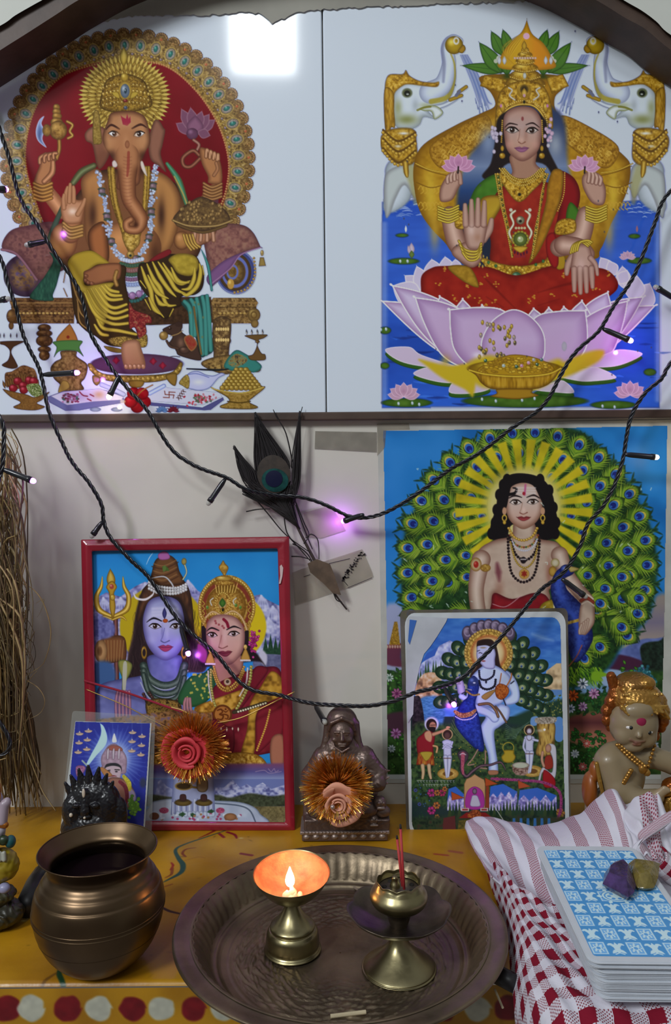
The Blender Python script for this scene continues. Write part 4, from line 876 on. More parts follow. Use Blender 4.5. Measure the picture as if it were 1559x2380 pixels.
 # abhaya palm left
 A.hand(1103,578,-90,122,'ac8a7c','6a463c',spread=1.5,mir=-1,palm=1);A.dab(1095,535,9,14,'d0b8b0',.6);A.dab(1110,552,10,12,'8a5c40',.4)
 for k in range(4):A.stroke([(1066+k*3,560+k*9),(1080+k*3,580+k*8),(1108,584+k*6),(1118,566+k*6)],6,'a48820',edge='54400c',hl='d4bc50')
 for k in range(14):A.ell(1112+rs.rand()*20,580+rs.rand()*40,1.6,3,'a88c40')
 # varada palm right (pointing down)
 A.hand(1352,570,88,118,'ac8a7c','6a463c',spread=1,mir=-1);A.dab(1350,615,12,18,'c8a8a0',.6);A.stroke([(1372,600),(1384,615),(1388,638)],[14,11,8],'ac8a7c',edge='6a463c')
 for k in range(4):A.stroke([(1326+k*5,588-k*2),(1332+k*5,570-k*2),(1350+k*5,562-k*1),(1366+k*3,572-k*3)],6,'a48820',edge='54400c',hl='d4bc50')
 # ---- front lotus petals
 def petal(x0,y0,x1,y1,w,b=0,tip=.5,c='ae90b4',g='b49cc0'):A.leaf(x0,y0,x1,y1,w,c,edge='8c6a98',ew=w*.22,tip=tip,bend=b,grad=g,line='e0d4e8',lw=2.2)
 petal(1090,850,888,700,70,20,c='a684ac',g='bcb0cc');petal(1100,850,912,664,90,14,c='a684ac',g='c0b6d0');petal(1340,850,1522,710,70,-20,c='a684ac',g='c0b6d0');petal(1320,850,1495,690,90,-14,c='a684ac',g='bcb0cc')
 for p in((1060,800,1022,690,76),(1080,800,1075,696,66),(1130,800,1120,710,60),(1160,800,1162,720,56),(1250,800,1240,718,60),(1280,800,1275,716,56),(1320,800,1310,714,60),(1360,790,1412,680,70),(1340,800,1352,700,64)):petal(*p,c='a88cb0',g='c0b8d0')
 petal(1110,860,965,692,110,16,.45);petal(1350,860,1458,700,100,-14,.45);petal(1180,880,1045,720,150,22,.55);petal(1260,880,1360,722,140,-22,.55)
 A.poly([(1130,840),(1118,800),(1136,756),(1165,730),(1196,720),(1230,734),(1258,765),(1266,800),(1256,840),(1195,870)],'ac8cb4',edge='8c6a98',ew=24,line='dccfe4',lw=2,grad=(1195,720,1195,860,'b49cc0','a484ac'))
 # yellow base & outer lower petals
 Y='b49c20'
 for p,cc in(([(895,812),(950,806),(980,825),(1060,850),(1120,862),(1000,854),(930,840)],'b8a8c0'),([(960,868),(1000,852),(1050,860),(1090,875),(1050,890),(1000,884)],'b8a8c0'),([(1044,912),(1060,880),(1100,870),(1140,900),(1100,914)],'b8a8c0'),([(1493,822),(1440,812),(1400,825),(1320,850),(1400,854),(1450,846)],'c0b4cc'),([(1432,878),(1400,858),(1370,854),(1290,870),(1340,885),(1380,886)],'c4bccc'),([(1334,912),(1310,885),(1280,890),(1240,905),(1290,912)],'b4a8b8')):
  A.poly([(x,y+9)for x,y in p],'2c5218',edge='1c380f',ew=4);A.poly(p,cc,edge='dcd4e0',ew=3)
 A.poly([(975,835),(1040,850),(1100,850),(1100,920),(1080,905),(1030,880),(990,850)],Y,soft=5);A.poly([(1300,850),(1360,820),(1402,815),(1390,840),(1330,870),(1290,885),(1260,900),(1230,910)],Y,soft=6)
 A.poly([(1080,860),(1100,835),(1140,826),(1250,845),(1300,835),(1310,870),(1210,900),(1120,900)],Y,soft=8);A.dab(1110,825,16,10,'d8d0dc',.7);A.dab(1035,840,14,18,'b4982c',.7)
 # falling coins
 for _ in range(34):
  x,y=1160+rs.randn()*22,rs.uniform(745,838);A.ell(x,y,3.6,5.6,['a88828','8c8090','a08430','44403c'][rs.randint(4)],edge='5c4a1c',hl='dcc868')
  # bowl
 A.ell(1196,856,110,20,'a88c18',edge='64480c',hl='d8c040');A.poly([(1112,856),(1150,836),(1190,824),(1240,830),(1284,850),(1276,868),(1200,874),(1120,868)],'a07c18',edge='5c400c',ew=4)
 for _ in range(120):x=rs.uniform(1116,1280);y=rs.uniform(830,866);(abs(x-1196)/90+(852-y)/30<1)and A.ell(x,y,6,3,['b08c20','c4a434','94701a'][rs.randint(3)],rs.uniform(-20,20),edge='64480c')
 for x,y,c in((1128,838,'2c5038'),(1240,836,'8c8c90'),(1228,843,'b48098'),(1248,847,'2c4c30'),(1200,852,'2c5038'),(1212,850,'a87090'),(1170,850,'8ca0a0'),(1258,836,'3c5c54')):A.ell(x,y,4,4,c,hl='e8e8e8')
 A.poly([(1086,858),(1130,868),(1200,873),(1270,868),(1306,852),(1300,862),(1288,880),(1270,896),(1235,905),(1150,905),(1120,892),(1105,872)],'9a7414',edge='54380a',ew=10,tex=(5,['6a480c','a88020','c8a440'],.6,3,5))
 A.poly([(1158,904),(1232,904),(1236,912),(1250,920),(1200,928),(1142,922),(1154,914)],'94701a',edge='54380a',ew=5);A.stroke([(1090,860),(1130,870),(1200,875),(1270,870),(1303,856)],3,'c8ac34')
 # little lotuses
 A.lotus(938,922,42,'b08ca4','946080','d8b8cc',n=7);A.lotus(1464,918,42,'b08ca4','946080','d8b8cc');A.lotus(1458,600,22,'b090a8','94688c','ccb0c4');A.leaf(956,592,956,564,14,'b8a8b8',edge='8c7c94');A.leaf(953,592,948,570,8,'b0a0b4',edge='8c7c94');A.leaf(957,600,956,582,12,'5c7438',edge='3c5020')
 A.leaf(943,540,943,524,5,'c8ccd8');A.leaf(1480,540,1480,524,5,'94606c')
 # dirt specks, drip
 for _ in range(26):x,y=rs.uniform(900,1540),rs.uniform(70,930);A.ell(x,y,1.6,2.4,'3c3c48',op=.8)
 A.ell(1311,805,6,11,'9ca0a4',edge='8c8c98',op=.8)
 return A
def pfeather(A,x,y,a,L,eye=True,dark=False,s=1.0,rs=None):
# peacock feather: quill end at (x,y); eye towards angle a (degrees)
 c,n=math.cos(math.radians(a)),math.sin(math.radians(a))
 base='1c3414'if dark else '3c5c18'
 A.leaf(x-c*L*.6,y-n*L*.6,x+c*L*.62,y+n*L*.62,L*.8,base,edge='142c14',ew=L*.25,soft=3 if False else None)if False else A.leaf(x-c*L*.7,y-n*L*.7,x+c*L*.6,y+n*L*.6,L*.84,base,edge='12280f',ew=L*.26,tip=.55,op=.92)
 k=9
 for i in range(-k,k+1):
  for j in(0,1):
   t=abs(i)/k;b=a+180+(i/k)*150
   bx,by=x+c*L*.05,y+n*L*.05
   rr=L*(.42 if j else.5)*(1+.15*rs.randn()*.5)
   ex,ey=bx-c*L*.1*(1-t)+math.cos(math.radians(a+i/k*120))*rr,by-n*L*.1*(1-t)+math.sin(math.radians(a+i/k*120))*rr
   sx,sy=bx-c*L*.45*t,by-n*L*.45*t
   A.stroke([(sx,sy),((sx+ex)/2+n*2,(sy+ey)/2-c*2),(ex,ey)],[1.6,1.6,.5],['6f8c22','88a034','4c7420','96ac3c'][rs.randint(4)],soft=.6,op=.85)
 if eye:
  ex,ey=x+c*L*.12,y+n*L*.12
  A.ell(ex,ey,L*.33,L*.27,'6f9224',a,op=.75,soft=2)
  A.ell(ex,ey,L*.235,L*.195,'10180c',a);A.ell(ex+c*L*.03,ey+n*L*.03,L*.205,L*.165,'a8a03c',a)
  A.ell(ex-c*L*.03,ey-n*L*.03,L*.185,L*.16,'2c5ca0',a);A.ell(ex-c*L*.05,ey-n*L*.05,L*.115,L*.11,'14206c',a,edge='0c1450');A.ell(ex-c*L*.13,ey-n*L*.13,L*.035,L*.04,'2c5ca0',a)
def flower(A,x,y,r,c,cc,n=8,rs=None):
 for k in range(n):
  a=k*2*math.pi/n+.3;A.leaf(x+math.cos(a)*r*.15,y+math.sin(a)*r*.15,x+math.cos(a)*r,y+math.sin(a)*r,r*.42,c,edge=cc,ew=r*.1,tip=.6)
 A.ell(x,y,r*.25,r*.22,cc)
def art_murugan(q):
 A=Art(888,986,1556,1822,q,bg='1a62a8')
 rs=np.random.RandomState(11)
 A.fr()
 A.poly([(880,980),(1560,980),(1560,1500),(880,1500)],'1c68ac',sm=False,tex=(70,['0e5292','1d6cb0','2874b8'],.8,3))
 A.poly([(880,1440),(960,1460),(960,1840),(880,1840)],'8890b0',soft=8)
 A.poly([(1440,1440),(1480,1410),(1560,1390),(1560,1600),(1400,1600),(1400,1500)],'7c7470',soft=8,grad=(1500,1400,1500,1540,'6a6478','908478','a09484'))
 A.poly([(1420,1530),(1480,1490),(1520,1484),(1560,1490),(1560,1580),(1420,1580)],'4c5c98',soft=2,tex=(14,['3c4878','6878b0'],.6,3))
 A.poly([(1370,1530),(1420,1520),(1470,1528),(1500,1545),(1450,1560),(1380,1556)],'3c1c34',soft=3)
 A.poly([(1490,1500),(1530,1490),(1560,1495),(1560,1760),(1500,1740),(1510,1600),(1492,1540)],'121c18',soft=2,tex=(6,['0c1410','22382c'],.7,3))
 # lower garden
 A.poly([(880,1560),(1560,1560),(1560,1840),(880,1840)],'1c3a1c',sm=False,soft=6,tex=(12,['0f2410','2c4c20','3a5c28'],.8,6))
 A.poly([(900,1500),(990,1500),(990,1545),(900,1545)],'5a2c40',soft=3);A.poly([(900,1660),(1000,1655),(1000,1700),(900,1700)],'3c2430',soft=4)
 A.poly([(1320,1670),(1400,1655),(1480,1680),(1480,1730),(1400,1740),(1320,1720)],'7c4a3c',soft=6,grad=(1380,1655,1380,1730,'50282c','8c5a48','9c6c54'))
 A.poly([(1320,1560),(1400,1556),(1480,1570),(1470,1600),(1340,1610)],'6484a8',soft=4);A.poly([(1390,1558),(1440,1558),(1470,1575),(1450,1600),(1400,1590)],'8098b8',soft=3)
 # temple left
 for k in range(6):A.poly([(904+k*2,1500-k*9),(930-k*1,1500-k*9),(928-k*1,1490-k*9),(906+k*2,1490-k*9)],['8c6a1c','6a4c14'][k%2],sm=False,tex=(3,['5c400c','c09c40'],.6,k))
 A.beads([(900,1503),(930,1503)],3,6,'a89080',edge='6a1c2c',r2=5)
 # ---- peacock fan
 cx,cy=1225,1330
 A.poly([(1010,1120),(1060,1060),(1130,1010),(1180,992),(1330,992),(1400,1040),(1450,1100),(1490,1170),(1520,1240),(1530,1330),(1510,1430),(1450,1500),(1410,1560),(1340,1600),(1300,1600),(960,1560),(950,1450),(930,1380),(930,1290),(950,1200)],'16301a',edge='1a5a80',ew=10,soft=7,tex=(8,['0c2010','1c3c18','2c5020'],.7,2))
 # outer dark fish-tail tips
 for k in range(44):
  a=150+k*5.6;r=305+rs.uniform(-6,6);x,y=cx+math.cos(math.radians(a))*r*1.0,cy-20+math.sin(math.radians(a))*r*1.06
  if y<990 or y>1640:continue
  c,n=math.cos(math.radians(a)),math.sin(math.radians(a))
  A.stroke([(x-c*34,y-n*34),(x,y)],[16,6],'16321c',soft=2,op=.9)
  for sg in(-1,1):A.stroke([(x-c*8,y-n*8),(x+c*4-n*10*sg,y+n*4+c*10*sg),(x+c*10-n*15*sg,y+n*10+c*15*sg)],[5,4,1],'14301c',soft=1.4);A.stroke([(x-c*18,y-n*18),(x+c*2-n*6*sg,y+n*2+c*6*sg)],1,'5c8c3c',op=.6)
 for ring,(r,n,L,off)in enumerate(((276,22,62,4),(232,19,62,0),(186,16,58,5),(140,13,52,2))):
  for k in range(n):
   a=158+(k+.5)*(240/n)+off*.3;x,y=cx+math.cos(math.radians(a))*r*.99,cy-22+math.sin(math.radians(a))*r*1.08
   if y<996:y=1012
   pfeather(A,x,y,a,L,rs=rs)
 for x,y,a in((1390,1400,30),(1440,1455,30),(1390,1500,40),(1355,1526,60),(960,1425,170),(1065,1425,170),(1440,1340,10),(1480,1390,15),(1010,1350,175)):pfeather(A,x,y,a,58,rs=rs)
 # rays
 fx,fy=1217,1180
 for k in range(22):
  a=138+k*(264/21)
  c,n=math.cos(math.radians(a)),math.sin(math.radians(a));r0,r1=85,160
  A.poly([(fx+c*r0-n*6,fy+n*r0+c*6),(fx+c*r1-n*11,fy+n*r1+c*11),(fx+c*r1+n*11,fy+n*r1-c*11),(fx+c*r0+n*6,fy+n*r0-c*6)],'b4a418',sm=False,soft=2.2,tex=(20,['948c14','bcac24'],.5,4))
 A.ell(fx,fy-4,92,92,'b0a850',soft=10);A.ell(fx,fy,80,82,'b8b070',soft=6)
 # hair
 H='0f0b0e'
 A.poly([(1200,1100),(1240,1104),(1268,1120),(1284,1150),(1290,1180),(1296,1210),(1295,1240),(1280,1254),(1250,1252),(1240,1220),(1190,1220),(1178,1250),(1160,1256),(1138,1250),(1140,1220),(1152,1180),(1158,1140),(1175,1110)],H,edge='1c161a',ew=4)
 for x,y in((1142,1240),(1150,1215),(1154,1185),(1160,1150),(1178,1115),(1290,1240),(1292,1215),(1286,1180),(1276,1140),(1255,1115),(1168,1252),(1262,1250)):A.ell(x,y,10,14,H)
 # body
 sk,sd,sh='a89484','6a483c','bcaa9c'
 A.poly([(1196,1215),(1188,1245),(1150,1255),(1115,1275),(1100,1310),(1092,1360),(1098,1430),(1150,1440),(1145,1400),(1150,1380),(1160,1400),(1270,1400),(1276,1370),(1300,1370),(1340,1400),(1370,1400),(1330,1340),(1310,1300),(1296,1262),(1250,1250),(1240,1215)],sk,edge=sd,ew=16,tex=(16,['9c8878','b4a494'],.5,4))
 A.stroke([(1118,1300),(1106,1370),(1115,1440)],[44,36,34],sk,edge=sd,hl=sh);A.stroke([(1155,1310),(1158,1330),(1160,1350)],[6,14,4],'5c2430',soft=4,op=.8);A.dab(1276,1330,10,40,'7c4838',.7);A.dab(1160,1370,14,30,'7c4c3c',.5)
 A.stroke([(1300,1290),(1320,1340),(1365,1395)],[40,34,30],sk,edge=sd,hl=sh)
 # face
 A.poly([(1180,1140),(1200,1120),(1240,1120),(1256,1145),(1260,1180),(1252,1205),(1236,1222),(1216,1230),(1198,1222),(1182,1205),(1175,1175)],'b09484',edge='74503f',ew=14,grad=(1215,1120,1215,1230,'b4a49c','b4988a','a07c6c'))
 A.poly([(1160,1120),(1190,1108),(1240,1112),(1262,1130),(1268,1180),(1256,1160),(1240,1130),(1215,1122),(1190,1130),(1184,1146),(1176,1180),(1166,1160)],H)
 A.stroke([(1180,1150),(1196,1146),(1200,1136),(1192,1134)],[8,7,5,3],H)
 for y in(1134,1140,1146):A.stroke([(1200,y),(1244,y)],3.4,'c0b8b8',op=.6,soft=1)
 A.stroke([(1221,1127),(1219,1150)],5,'a84878',op=.8);A.ell(1217,1147,3.4,4,'8c1c28')
 A.eye(1198,1168,25,11,3,white='cabfb8');A.eye(1238,1167,25,11,-2,white='cabfb8')
 A.stroke([(1182,1158),(1196,1152),(1212,1156)],[2,4.5,2],'1c1214');A.stroke([(1224,1156),(1240,1151),(1254,1158)],[2,4.5,2],'1c1214')
 A.stroke([(1214,1168),(1211,1182),(1208,1190)],1.6,'8a6454',op=.8);A.stroke([(1208,1192),(1216,1195),(1225,1191)],[2.6,2,2.6],'744438');A.dab(1217,1185,5,8,'ccb0a4',.7)
 A.poly([(1202,1203),(1211,1200),(1217,1202),(1223,1200),(1232,1203),(1224,1209),(1216,1211),(1209,1209)],'8c3438',edge='5c1c20',ew=3);A.stroke([(1200,1202),(1216,1204),(1233,1202)],1.3,'4c1418')
 for x in(1172,1261):A.ell(x,1188,5,9,'a88064');A.ell(x,1204,6,8,'b89838',ring=.6);A.ell(x,1214,4,5,'b89838',edge='6c4c14')
 # necklaces
 def U(x0,x1,y0,d):return[(x0,y0),((x0*3+x1)/4-4,y0+d*.72),((x0+x1)/2,y0+d),((x0+x1*3)/4+4,y0+d*.72),(x1,y0)]
 A.beads(U(1182,1248,1228,28),3.4,6,'b08c34',edge='6c4c14',hl='e0c878');A.beads(U(1184,1250,1244,28),2.6,5,'5c3c24',hl='a87c4c',cols=['6c2c1c','2c4c28','8c6c2c']);A.beads(U(1188,1248,1254,26),2.4,4.4,'b0b0b8',edge='8c8c98')
 A.beads(U(1184,1254,1250,52),3.4,7,'181014');A.ell(1216,1302,7,8,'181014');A.stroke([(1210,1300),(1222,1300)],2.4,'a8a0a0');A.beads(U(1186,1252,1260,60),2.6,5,'9c8030',edge='5c4414',hl='d0b868')
 A.beads([(1180,1245),(1182,1290),(1188,1330),(1205,1350),(1222,1352),(1240,1338),(1250,1300),(1254,1250)],3.4,7.2,'1c1014')
 A.ell(1218,1334,12,12,'a8803c',edge='6a4418');A.poly([(1218,1325),(1225,1338),(1211,1338)],'7c2018',sm=False);A.poly([(1218,1343),(1225,1329),(1211,1329)],'7c2018',sm=False,op=.8);A.ell(1218,1334,11,11,'b08c44',ring=.8)
 # armlets, red cloth
 A.ell(1106,1312,13,16,'b0a080',edge='74501c');A.ell(1106,1312,6,8,'8c2018',hl='c06050');A.ell(1128,1320,12,9,'a8883c',edge='6a4814',tex=(4,['6a4814','c8ac5c'],.7,3));A.ell(1290,1308,10,10,'b0a890',edge='74642c');A.ell(1284,1328,9,12,'a08038',edge='6a4814')
 A.poly([(1142,1400),(1150,1378),(1190,1392),(1240,1378),(1272,1388),(1280,1440),(1150,1440)],'74141c',edge='480c14',ew=10,tex=(16,['5c0c16','8c1c24'],.5,3));A.stroke([(1145,1404),(1175,1410),(1210,1385)],1.5,'b88890')
 # vel + peacock neck
 A.poly([(1250,1425),(1258,1405),(1276,1395),(1316,1386),(1300,1415),(1290,1440),(1255,1440)],'9a8424',edge='5c480c',ew=6,tex=(7,['6c5410','b8a040'],.5,3));A.poly([(1285,1398),(1304,1394),(1296,1412),(1286,1414)],'c0bca0',sm=False)
 A.stroke([(1322,1325),(1300,1340),(1300,1380),(1330,1430),(1345,1480),(1338,1530)],[26,26,40,64,66,20],'1c2868',edge='0c1240',hl='3048a0',tex=(5,['10184c','26388c','4c68b0'],.7,5))
 A.ell(1316,1326,16,14,'1a2870',edge='0c1240',hl='6478b8');A.poly([(1322,1316),(1346,1322),(1326,1330)],'9c8c50',edge='5c4c20',ew=4);A.ell(1314,1322,3,2.5,'c8ccd0')
 A.stroke([(1290,1460),(1320,1448),(1350,1440)],7,'a08430',tex=(3,['6c5010','ccb060'],.7,3))
 A.stroke([(1352,1500),(1340,1525),(1322,1548)],2.4,'8c4430')
 A.poly([(1352,1398),(1378,1398),(1382,1440),(1374,1460),(1360,1476),(1352,1470),(1344,1450)],sk,edge=sd,ew=9)
 for k in range(4):A.stroke([(1366-k*5,1440+k*4),(1362-k*5,1458+k*2),(1356-k*3,1472)],7,sk,edge=sd)
 A.stroke([(1350,1396),(1364,1390),(1378,1400)],8,'7c3024',edge='4c1810');A.stroke([(1350,1388),(1364,1382),(1378,1392)],3.4,'b8a898');A.stroke([(1352,1404),(1366,1398),(1380,1408)],3,'b8a898')
 # grass + flowers right
 for _ in range(150):
  x=rs.uniform(1320,1400);y=rs.uniform(1550,1585);A.stroke([(x,y),(x+rs.uniform(-4,14),y+rs.uniform(8,18))],[2,.6],['5c8c18','44701c','80a824','2c5018'][rs.randint(4)])
 A.poly([(1380,1560),(1416,1568),(1395,1575),(1400,1583),(1374,1580)],'6c9420',soft=2)
 def leaves(x0,y0,x1,y1,n,cs=('2c5024','3c6c2c','1c3c1c','4c8434')):
  for _ in range(n):
   x,y=rs.uniform(x0,x1),rs.uniform(y0,y1);a=rs.rand()*6.3;A.leaf(x,y,x+math.cos(a)*13,y+math.sin(a)*13,7,cs[rs.randint(len(cs))],edge='0f2410',vein=None)
 leaves(1325,1600,1410,1660,70,('14301c','1c4420','24582c'));leaves(1325,1700,1410,1800,120,('1c4c20','2c6c2c','3c8438','205424'));leaves(895,1555,960,1650,60);leaves(895,1700,960,1800,60)
 for k in range(60):a=rs.rand()*6.3;r=rs.rand()**.5*29;A.ell(1497+r*math.cos(a),1575+r*math.sin(a)*.95,4,4,['24606c','34787c','1c4c58','5494a0'][rs.randint(4)],edge='143c44')
 leaves(1440,1540,1475,1570,10,('4c8428','3c6c20'));leaves(1500,1600,1540,1640,14,('2c5c24','3c7c2c'))
 for x,y,r,c,cc in((1354,1589,15,'b4bcc8','243040'),(1331,1617,15,'b4501c','5c1c0c'),(1380,1612,14,'a87ca0','5c2c54'),(1354,1642,12,'a080a4','5c3060'),(1326,1647,12,'b0b8cc','2c3c54'),(1336,1752,11,'b8c4d4','8894ac'),(1363,1728,11,'a83430','d0b0a8'),(1354,1782,11,'9c3038','d0b0ac'),(1530,1618,11,'a02c2c','c8a8a8'),(1520,1732,12,'9aa4bc','5c6880'),(1385,1765,9,'b8a0a8','8c3c48'),(922,1612,14,'94547c','5c1c4c'),(905,1575,11,'a8b4b0','3c5c4c'),(920,1705,14,'90608c','5c2450'),(910,1740,10,'a8b4bc','5c6c74')):flower(A,x,y,r,c,cc)
 # white bottom band & paper edges
 A.poly([(880,1800),(1560,1800),(1560,1830),(880,1830)],'a8b0b0',sm=False)
 for _ in range(28):x,y=rs.uniform(930,1530),rs.uniform(1000,1460);A.stroke([(x,y),(x+rs.uniform(-5,5),y+rs.uniform(-6,6)),(x+rs.uniform(-5,5),y+rs.uniform(-6,6))],1.6,'b8ccc0',op=.8)
 return A
def art_shiva(q):
 A=Art(208,1274,668,1918,q,bg='2478b8')
 rs=np.random.RandomState(21)
 A.fr(180,1230,.33355)
 gold=lambda sc,am=.85,sd=1:(sc,['5c3a10','8c6424','b08c3c','c8ac60'],am,sd)
 A.poly([(60,100),(1480,100),(1480,600),(60,600)],'1c74b4',sm=False,tex=(200,['1a6cac','2880bc'],.6,3))
 # mountains
 A.poly([(60,520),(200,440),(300,470),(400,400),(470,365),(560,400),(640,430),(700,420),(770,350),(840,430),(900,460),(1000,700),(60,1100)],'6c6c9c',sm=False,tex=(40,['40406c','7c7cac','b4b4cc'],.8,2,.6))
 A.poly([(1150,480),(1270,455),(1320,490),(1400,530),(1480,560),(1480,900),(1200,900)],'6a6c98',sm=False,tex=(36,['404470','7c80ac','bcc0d0'],.85,4,.8))
 for x,y in((470,380),(300,480),(770,360),(1280,465),(1360,540),(1330,620),(180,480),(690,440)):
  for k in range(5):A.stroke([(x,y),(x-20+k*14,y+40),(x-30+k*20,y+60+rs.rand()*60)],[10,14,2],'b0b4cc',op=.7,soft=2)
 for x in(1310,1345,1380,1410):A.poly([(x-30,900),(x,730+abs(x-1345)*.6),(x+30,900)],'1c3828',sm=False,tex=(10,['142c20','2c4c34'],.6,3))
 A.poly([(1250,880),(1480,890),(1480,1000),(1250,1000)],'545878',tex=(20,['3c4060','686c88'],.6,3));A.poly([(1280,840),(1320,880),(1310,950),(1260,900)],'a8a8b8',soft=3)
 A.ell(610,660,330,330,'000000',op=0)
 A.ell(590,680,295,290,'a08c18',soft=2);A.ell(1080,680,235,235,'b4a018',soft=2)
 # trident & drum
 A.stroke([(265,620),(275,1100)],34,'4c2c2c',edge='2c181c',hl='7c4c44')
 for sg in(-1,1):
  A.stroke([(245,610),(245+sg*95,560),(245+sg*112,470),(245+sg*80,400),(245+sg*72,330)],[22,40,34,26,4],'9c7c28',edge='5c400c',hl='d0b458');A.stroke([(245,630),(245+sg*60,610),(245+sg*95,635)],[14,22,6],'9c7c28',edge='5c400c',hl='c8ac50')
 A.leaf(238,420,228,275,60,'a08430',edge='5c400c',grad='c8ac50');A.poly([(200,400),(240,360),(275,400),(255,450),(265,540),(250,620),(225,560),(220,450)],'9c7c28',edge='5c400c',ew=14);A.ell(238,400,16,18,'8c3c30',hl='d09080');A.ell(245,475,18,22,'a88c38',edge='5c400c',hl='d0b458')
 A.poly([(160,770),(250,740),(330,760),(340,900),(300,920),(160,930)],'6c4428',edge='3c2418',ew=40);
 for k in range(7):A.stroke([(190+k*22,775),(200+k*18,920)],4,'8c6a40')
 A.ell(163,850,44,80,'9c7850',edge='5c4028');A.ell(155,850,20,38,'5c3c24',edge='8c6844')
 A.poly([(100,600),(240,640),(250,740),(110,760)],'4c5088',soft=4,tex=(24,['3c3c6c','7c80b0'],.6,4));A.poly([(100,940),(230,930),(260,1050),(120,1080)],'34507c',soft=6)
 # ---- Shiva hair
 H='241a1c'
 A.poly([(460,440),(420,520),(395,640),(380,760),(350,880),(340,1000),(300,1060),(380,1100),(480,1040),(740,1000),(860,1000),(900,960),(880,850),(830,760),(800,620),(780,480),(700,420)],H,edge='3c2c2c',ew=30,soft=3)
 for _ in range(90):x=rs.choice([rs.uniform(370,460),rs.uniform(760,870)]);y=rs.uniform(560,980);A.stroke([(x,y),(x+rs.uniform(-15,15),y+40),(x+rs.uniform(-15,15),y+90)],3,['3c2c2c','4c3834','140e10'][rs.randint(3)],op=.5)
 A.poly([(440,460),(470,400),(560,340),(700,330),(770,400),(800,520),(810,700),(780,640),(720,500),(640,470),(540,480),(480,540),(430,640),(410,620)],'3c2820',edge='241814',ew=30,tex=(20,['2c1c18','6c4428'],.6,4,3))
 A.poly([(510,380),(520,290),(540,220),(580,190),(640,180),(690,220),(710,290),(740,350),(720,385),(600,395)],'5c3c24',edge='2c1c14',ew=30)
 for y in(240,290,340):A.stroke([(520,y+20),(600,y+35),(700,y-10)],10,'3c2418',op=.7);A.stroke([(530,y),(600,y+15),(690,y-25)],8,'84603c',op=.6)
 A.poly([(560,180),(590,155),(625,160),(645,190),(630,210),(575,212)],'94548c',edge='6a3060',ew=10);A.leaf(590,260,640,290,30,'3c5424');A.leaf(610,250,600,300,24,'4c6430')
 for o in range(3):A.beads([(500,370+o*22),(560,398+o*22),(640,410+o*20),(700,408+o*18),(755,385+o*18)],11,19,'b4b4b8',edge='7c7c80',hl='dcdcdc')
 A.stroke([(390,440),(410,480),(470,490),(520,460),(535,430)],[3,14,16,12,2],'c0bcc0');A.stroke([(480,245),(500,200),(525,165)],[2,5,2],'b0c4d8')
 A.stroke([(500,345),(600,330),(650,370),(680,420),(720,440)],[6,10,12,12,4],'a8a8ac',edge='6c6c74');A.stroke([(735,350),(760,300),(745,240),(745,215)],[12,10,14,26],'8c8c68',edge='4c4c40',hl='c0c0a0');A.ell(742,225,18,24,'8c7c40',edge='4c4428')
 # ---- Shiva bust
 B0,B1,B2='7c80b0','484878','9ca0c8'
 A.poly([(500,880),(490,980),(440,1020),(220,1060),(140,1120),(120,1350),(700,1350),(760,1100),(720,980),(715,880)],'5c6094',edge='34345c',ew=40,tex=(50,['4c5084','7478ac'],.5,3))
 A.poly([(470,560),(500,500),(560,470),(640,470),(710,510),(740,600),(750,720),(740,800),(700,870),(650,905),(610,915),(560,895),(500,830),(465,740),(455,640)],B0,edge='484474',ew=50,grad=(600,470,600,915,'a4a4c4','8484b8','7474ac'))
 A.dab(520,770,40,40,'9c9cc4',.6);A.dab(700,770,34,40,'8c8cbc',.6);A.dab(610,870,40,20,'8c8cbc',.6);A.dab(625,720,16,60,'a4a4c8',.7);A.dab(590,720,10,60,'585890',.5)
 for y in(555,578,600):A.stroke([(525,y),(600,y-4),(690,y+4)],14,'b8b8d0',op=.75,soft=3)
 A.leaf(606,625,606,545,30,'34346c',edge='1c1c44');A.ell(612,638,18,14,'a04818',edge='6c2c14')
 A.eye(540,678,78,34,6,white='b0b0c8');A.eye(684,678,74,34,-4,white='b0b0c8')
 A.stroke([(482,648),(530,620),(586,640)],[4,15,8],'1c1824');A.stroke([(636,645),(690,625),(742,655)],[8,15,4],'1c1824')
 A.stroke([(606,690),(596,740),(582,772)],5,'54548c',op=.8);A.stroke([(582,778),(606,790),(640,776)],[8,7,8],'44446c',op=.9)
 A.poly([(566,820),(596,806),(614,812),(632,806),(662,820),(640,844),(614,854),(590,846)],'8c3454',edge='5c2040',ew=8);A.stroke([(562,820),(614,824),(666,820)],4,'4c1834')
 for x in(464,742):A.ell(x,860,20,46,'a08030',ring=.6,edge='5c400c',hl='d0b060')
 # snake / beads neck
 for o,w,c,e in((0,54,'34443c','1c2824'),(58,44,'3c4c40','1c2824'),(104,36,'2c3c34','182420')):
  A.stroke([(460,950+o*.6),(500,1040+o),(600,1090+o),(700,1060+o),(745,950+o*.8)],w,c,edge=e,hl='5c6c60',tex=(9,['1c2824','44544c'],.6,3));A.stroke([(440,985+o*.8),(500,1072+o),(600,1118+o),(710,1082+o),(770,985+o*.8)],7,'9ca8a4',op=.8)
 A.poly([(285,920),(330,910),(380,940),(370,1000),(340,1060),(330,1130),(310,1130),(310,1040),(290,980)],'7c7c3c',edge='3c4424',ew=16);A.poly([(318,940),(345,940),(335,1120),(315,1120)],'a0a094',op=.9)
 for p in([(460,1150),(500,1230),(560,1300)],[(740,1130),(680,1220),(640,1300)],[(500,1140),(560,1230),(620,1300)]):A.beads(p,12,17,'3c2824',edge='1c1210',hl='6c5048')
 for k in range(5):A.stroke([(270+k*24,1320),(268+k*24,1200),(280+k*20,1130)],20,'8c5c70',edge='54344c',hl='a47c8c')
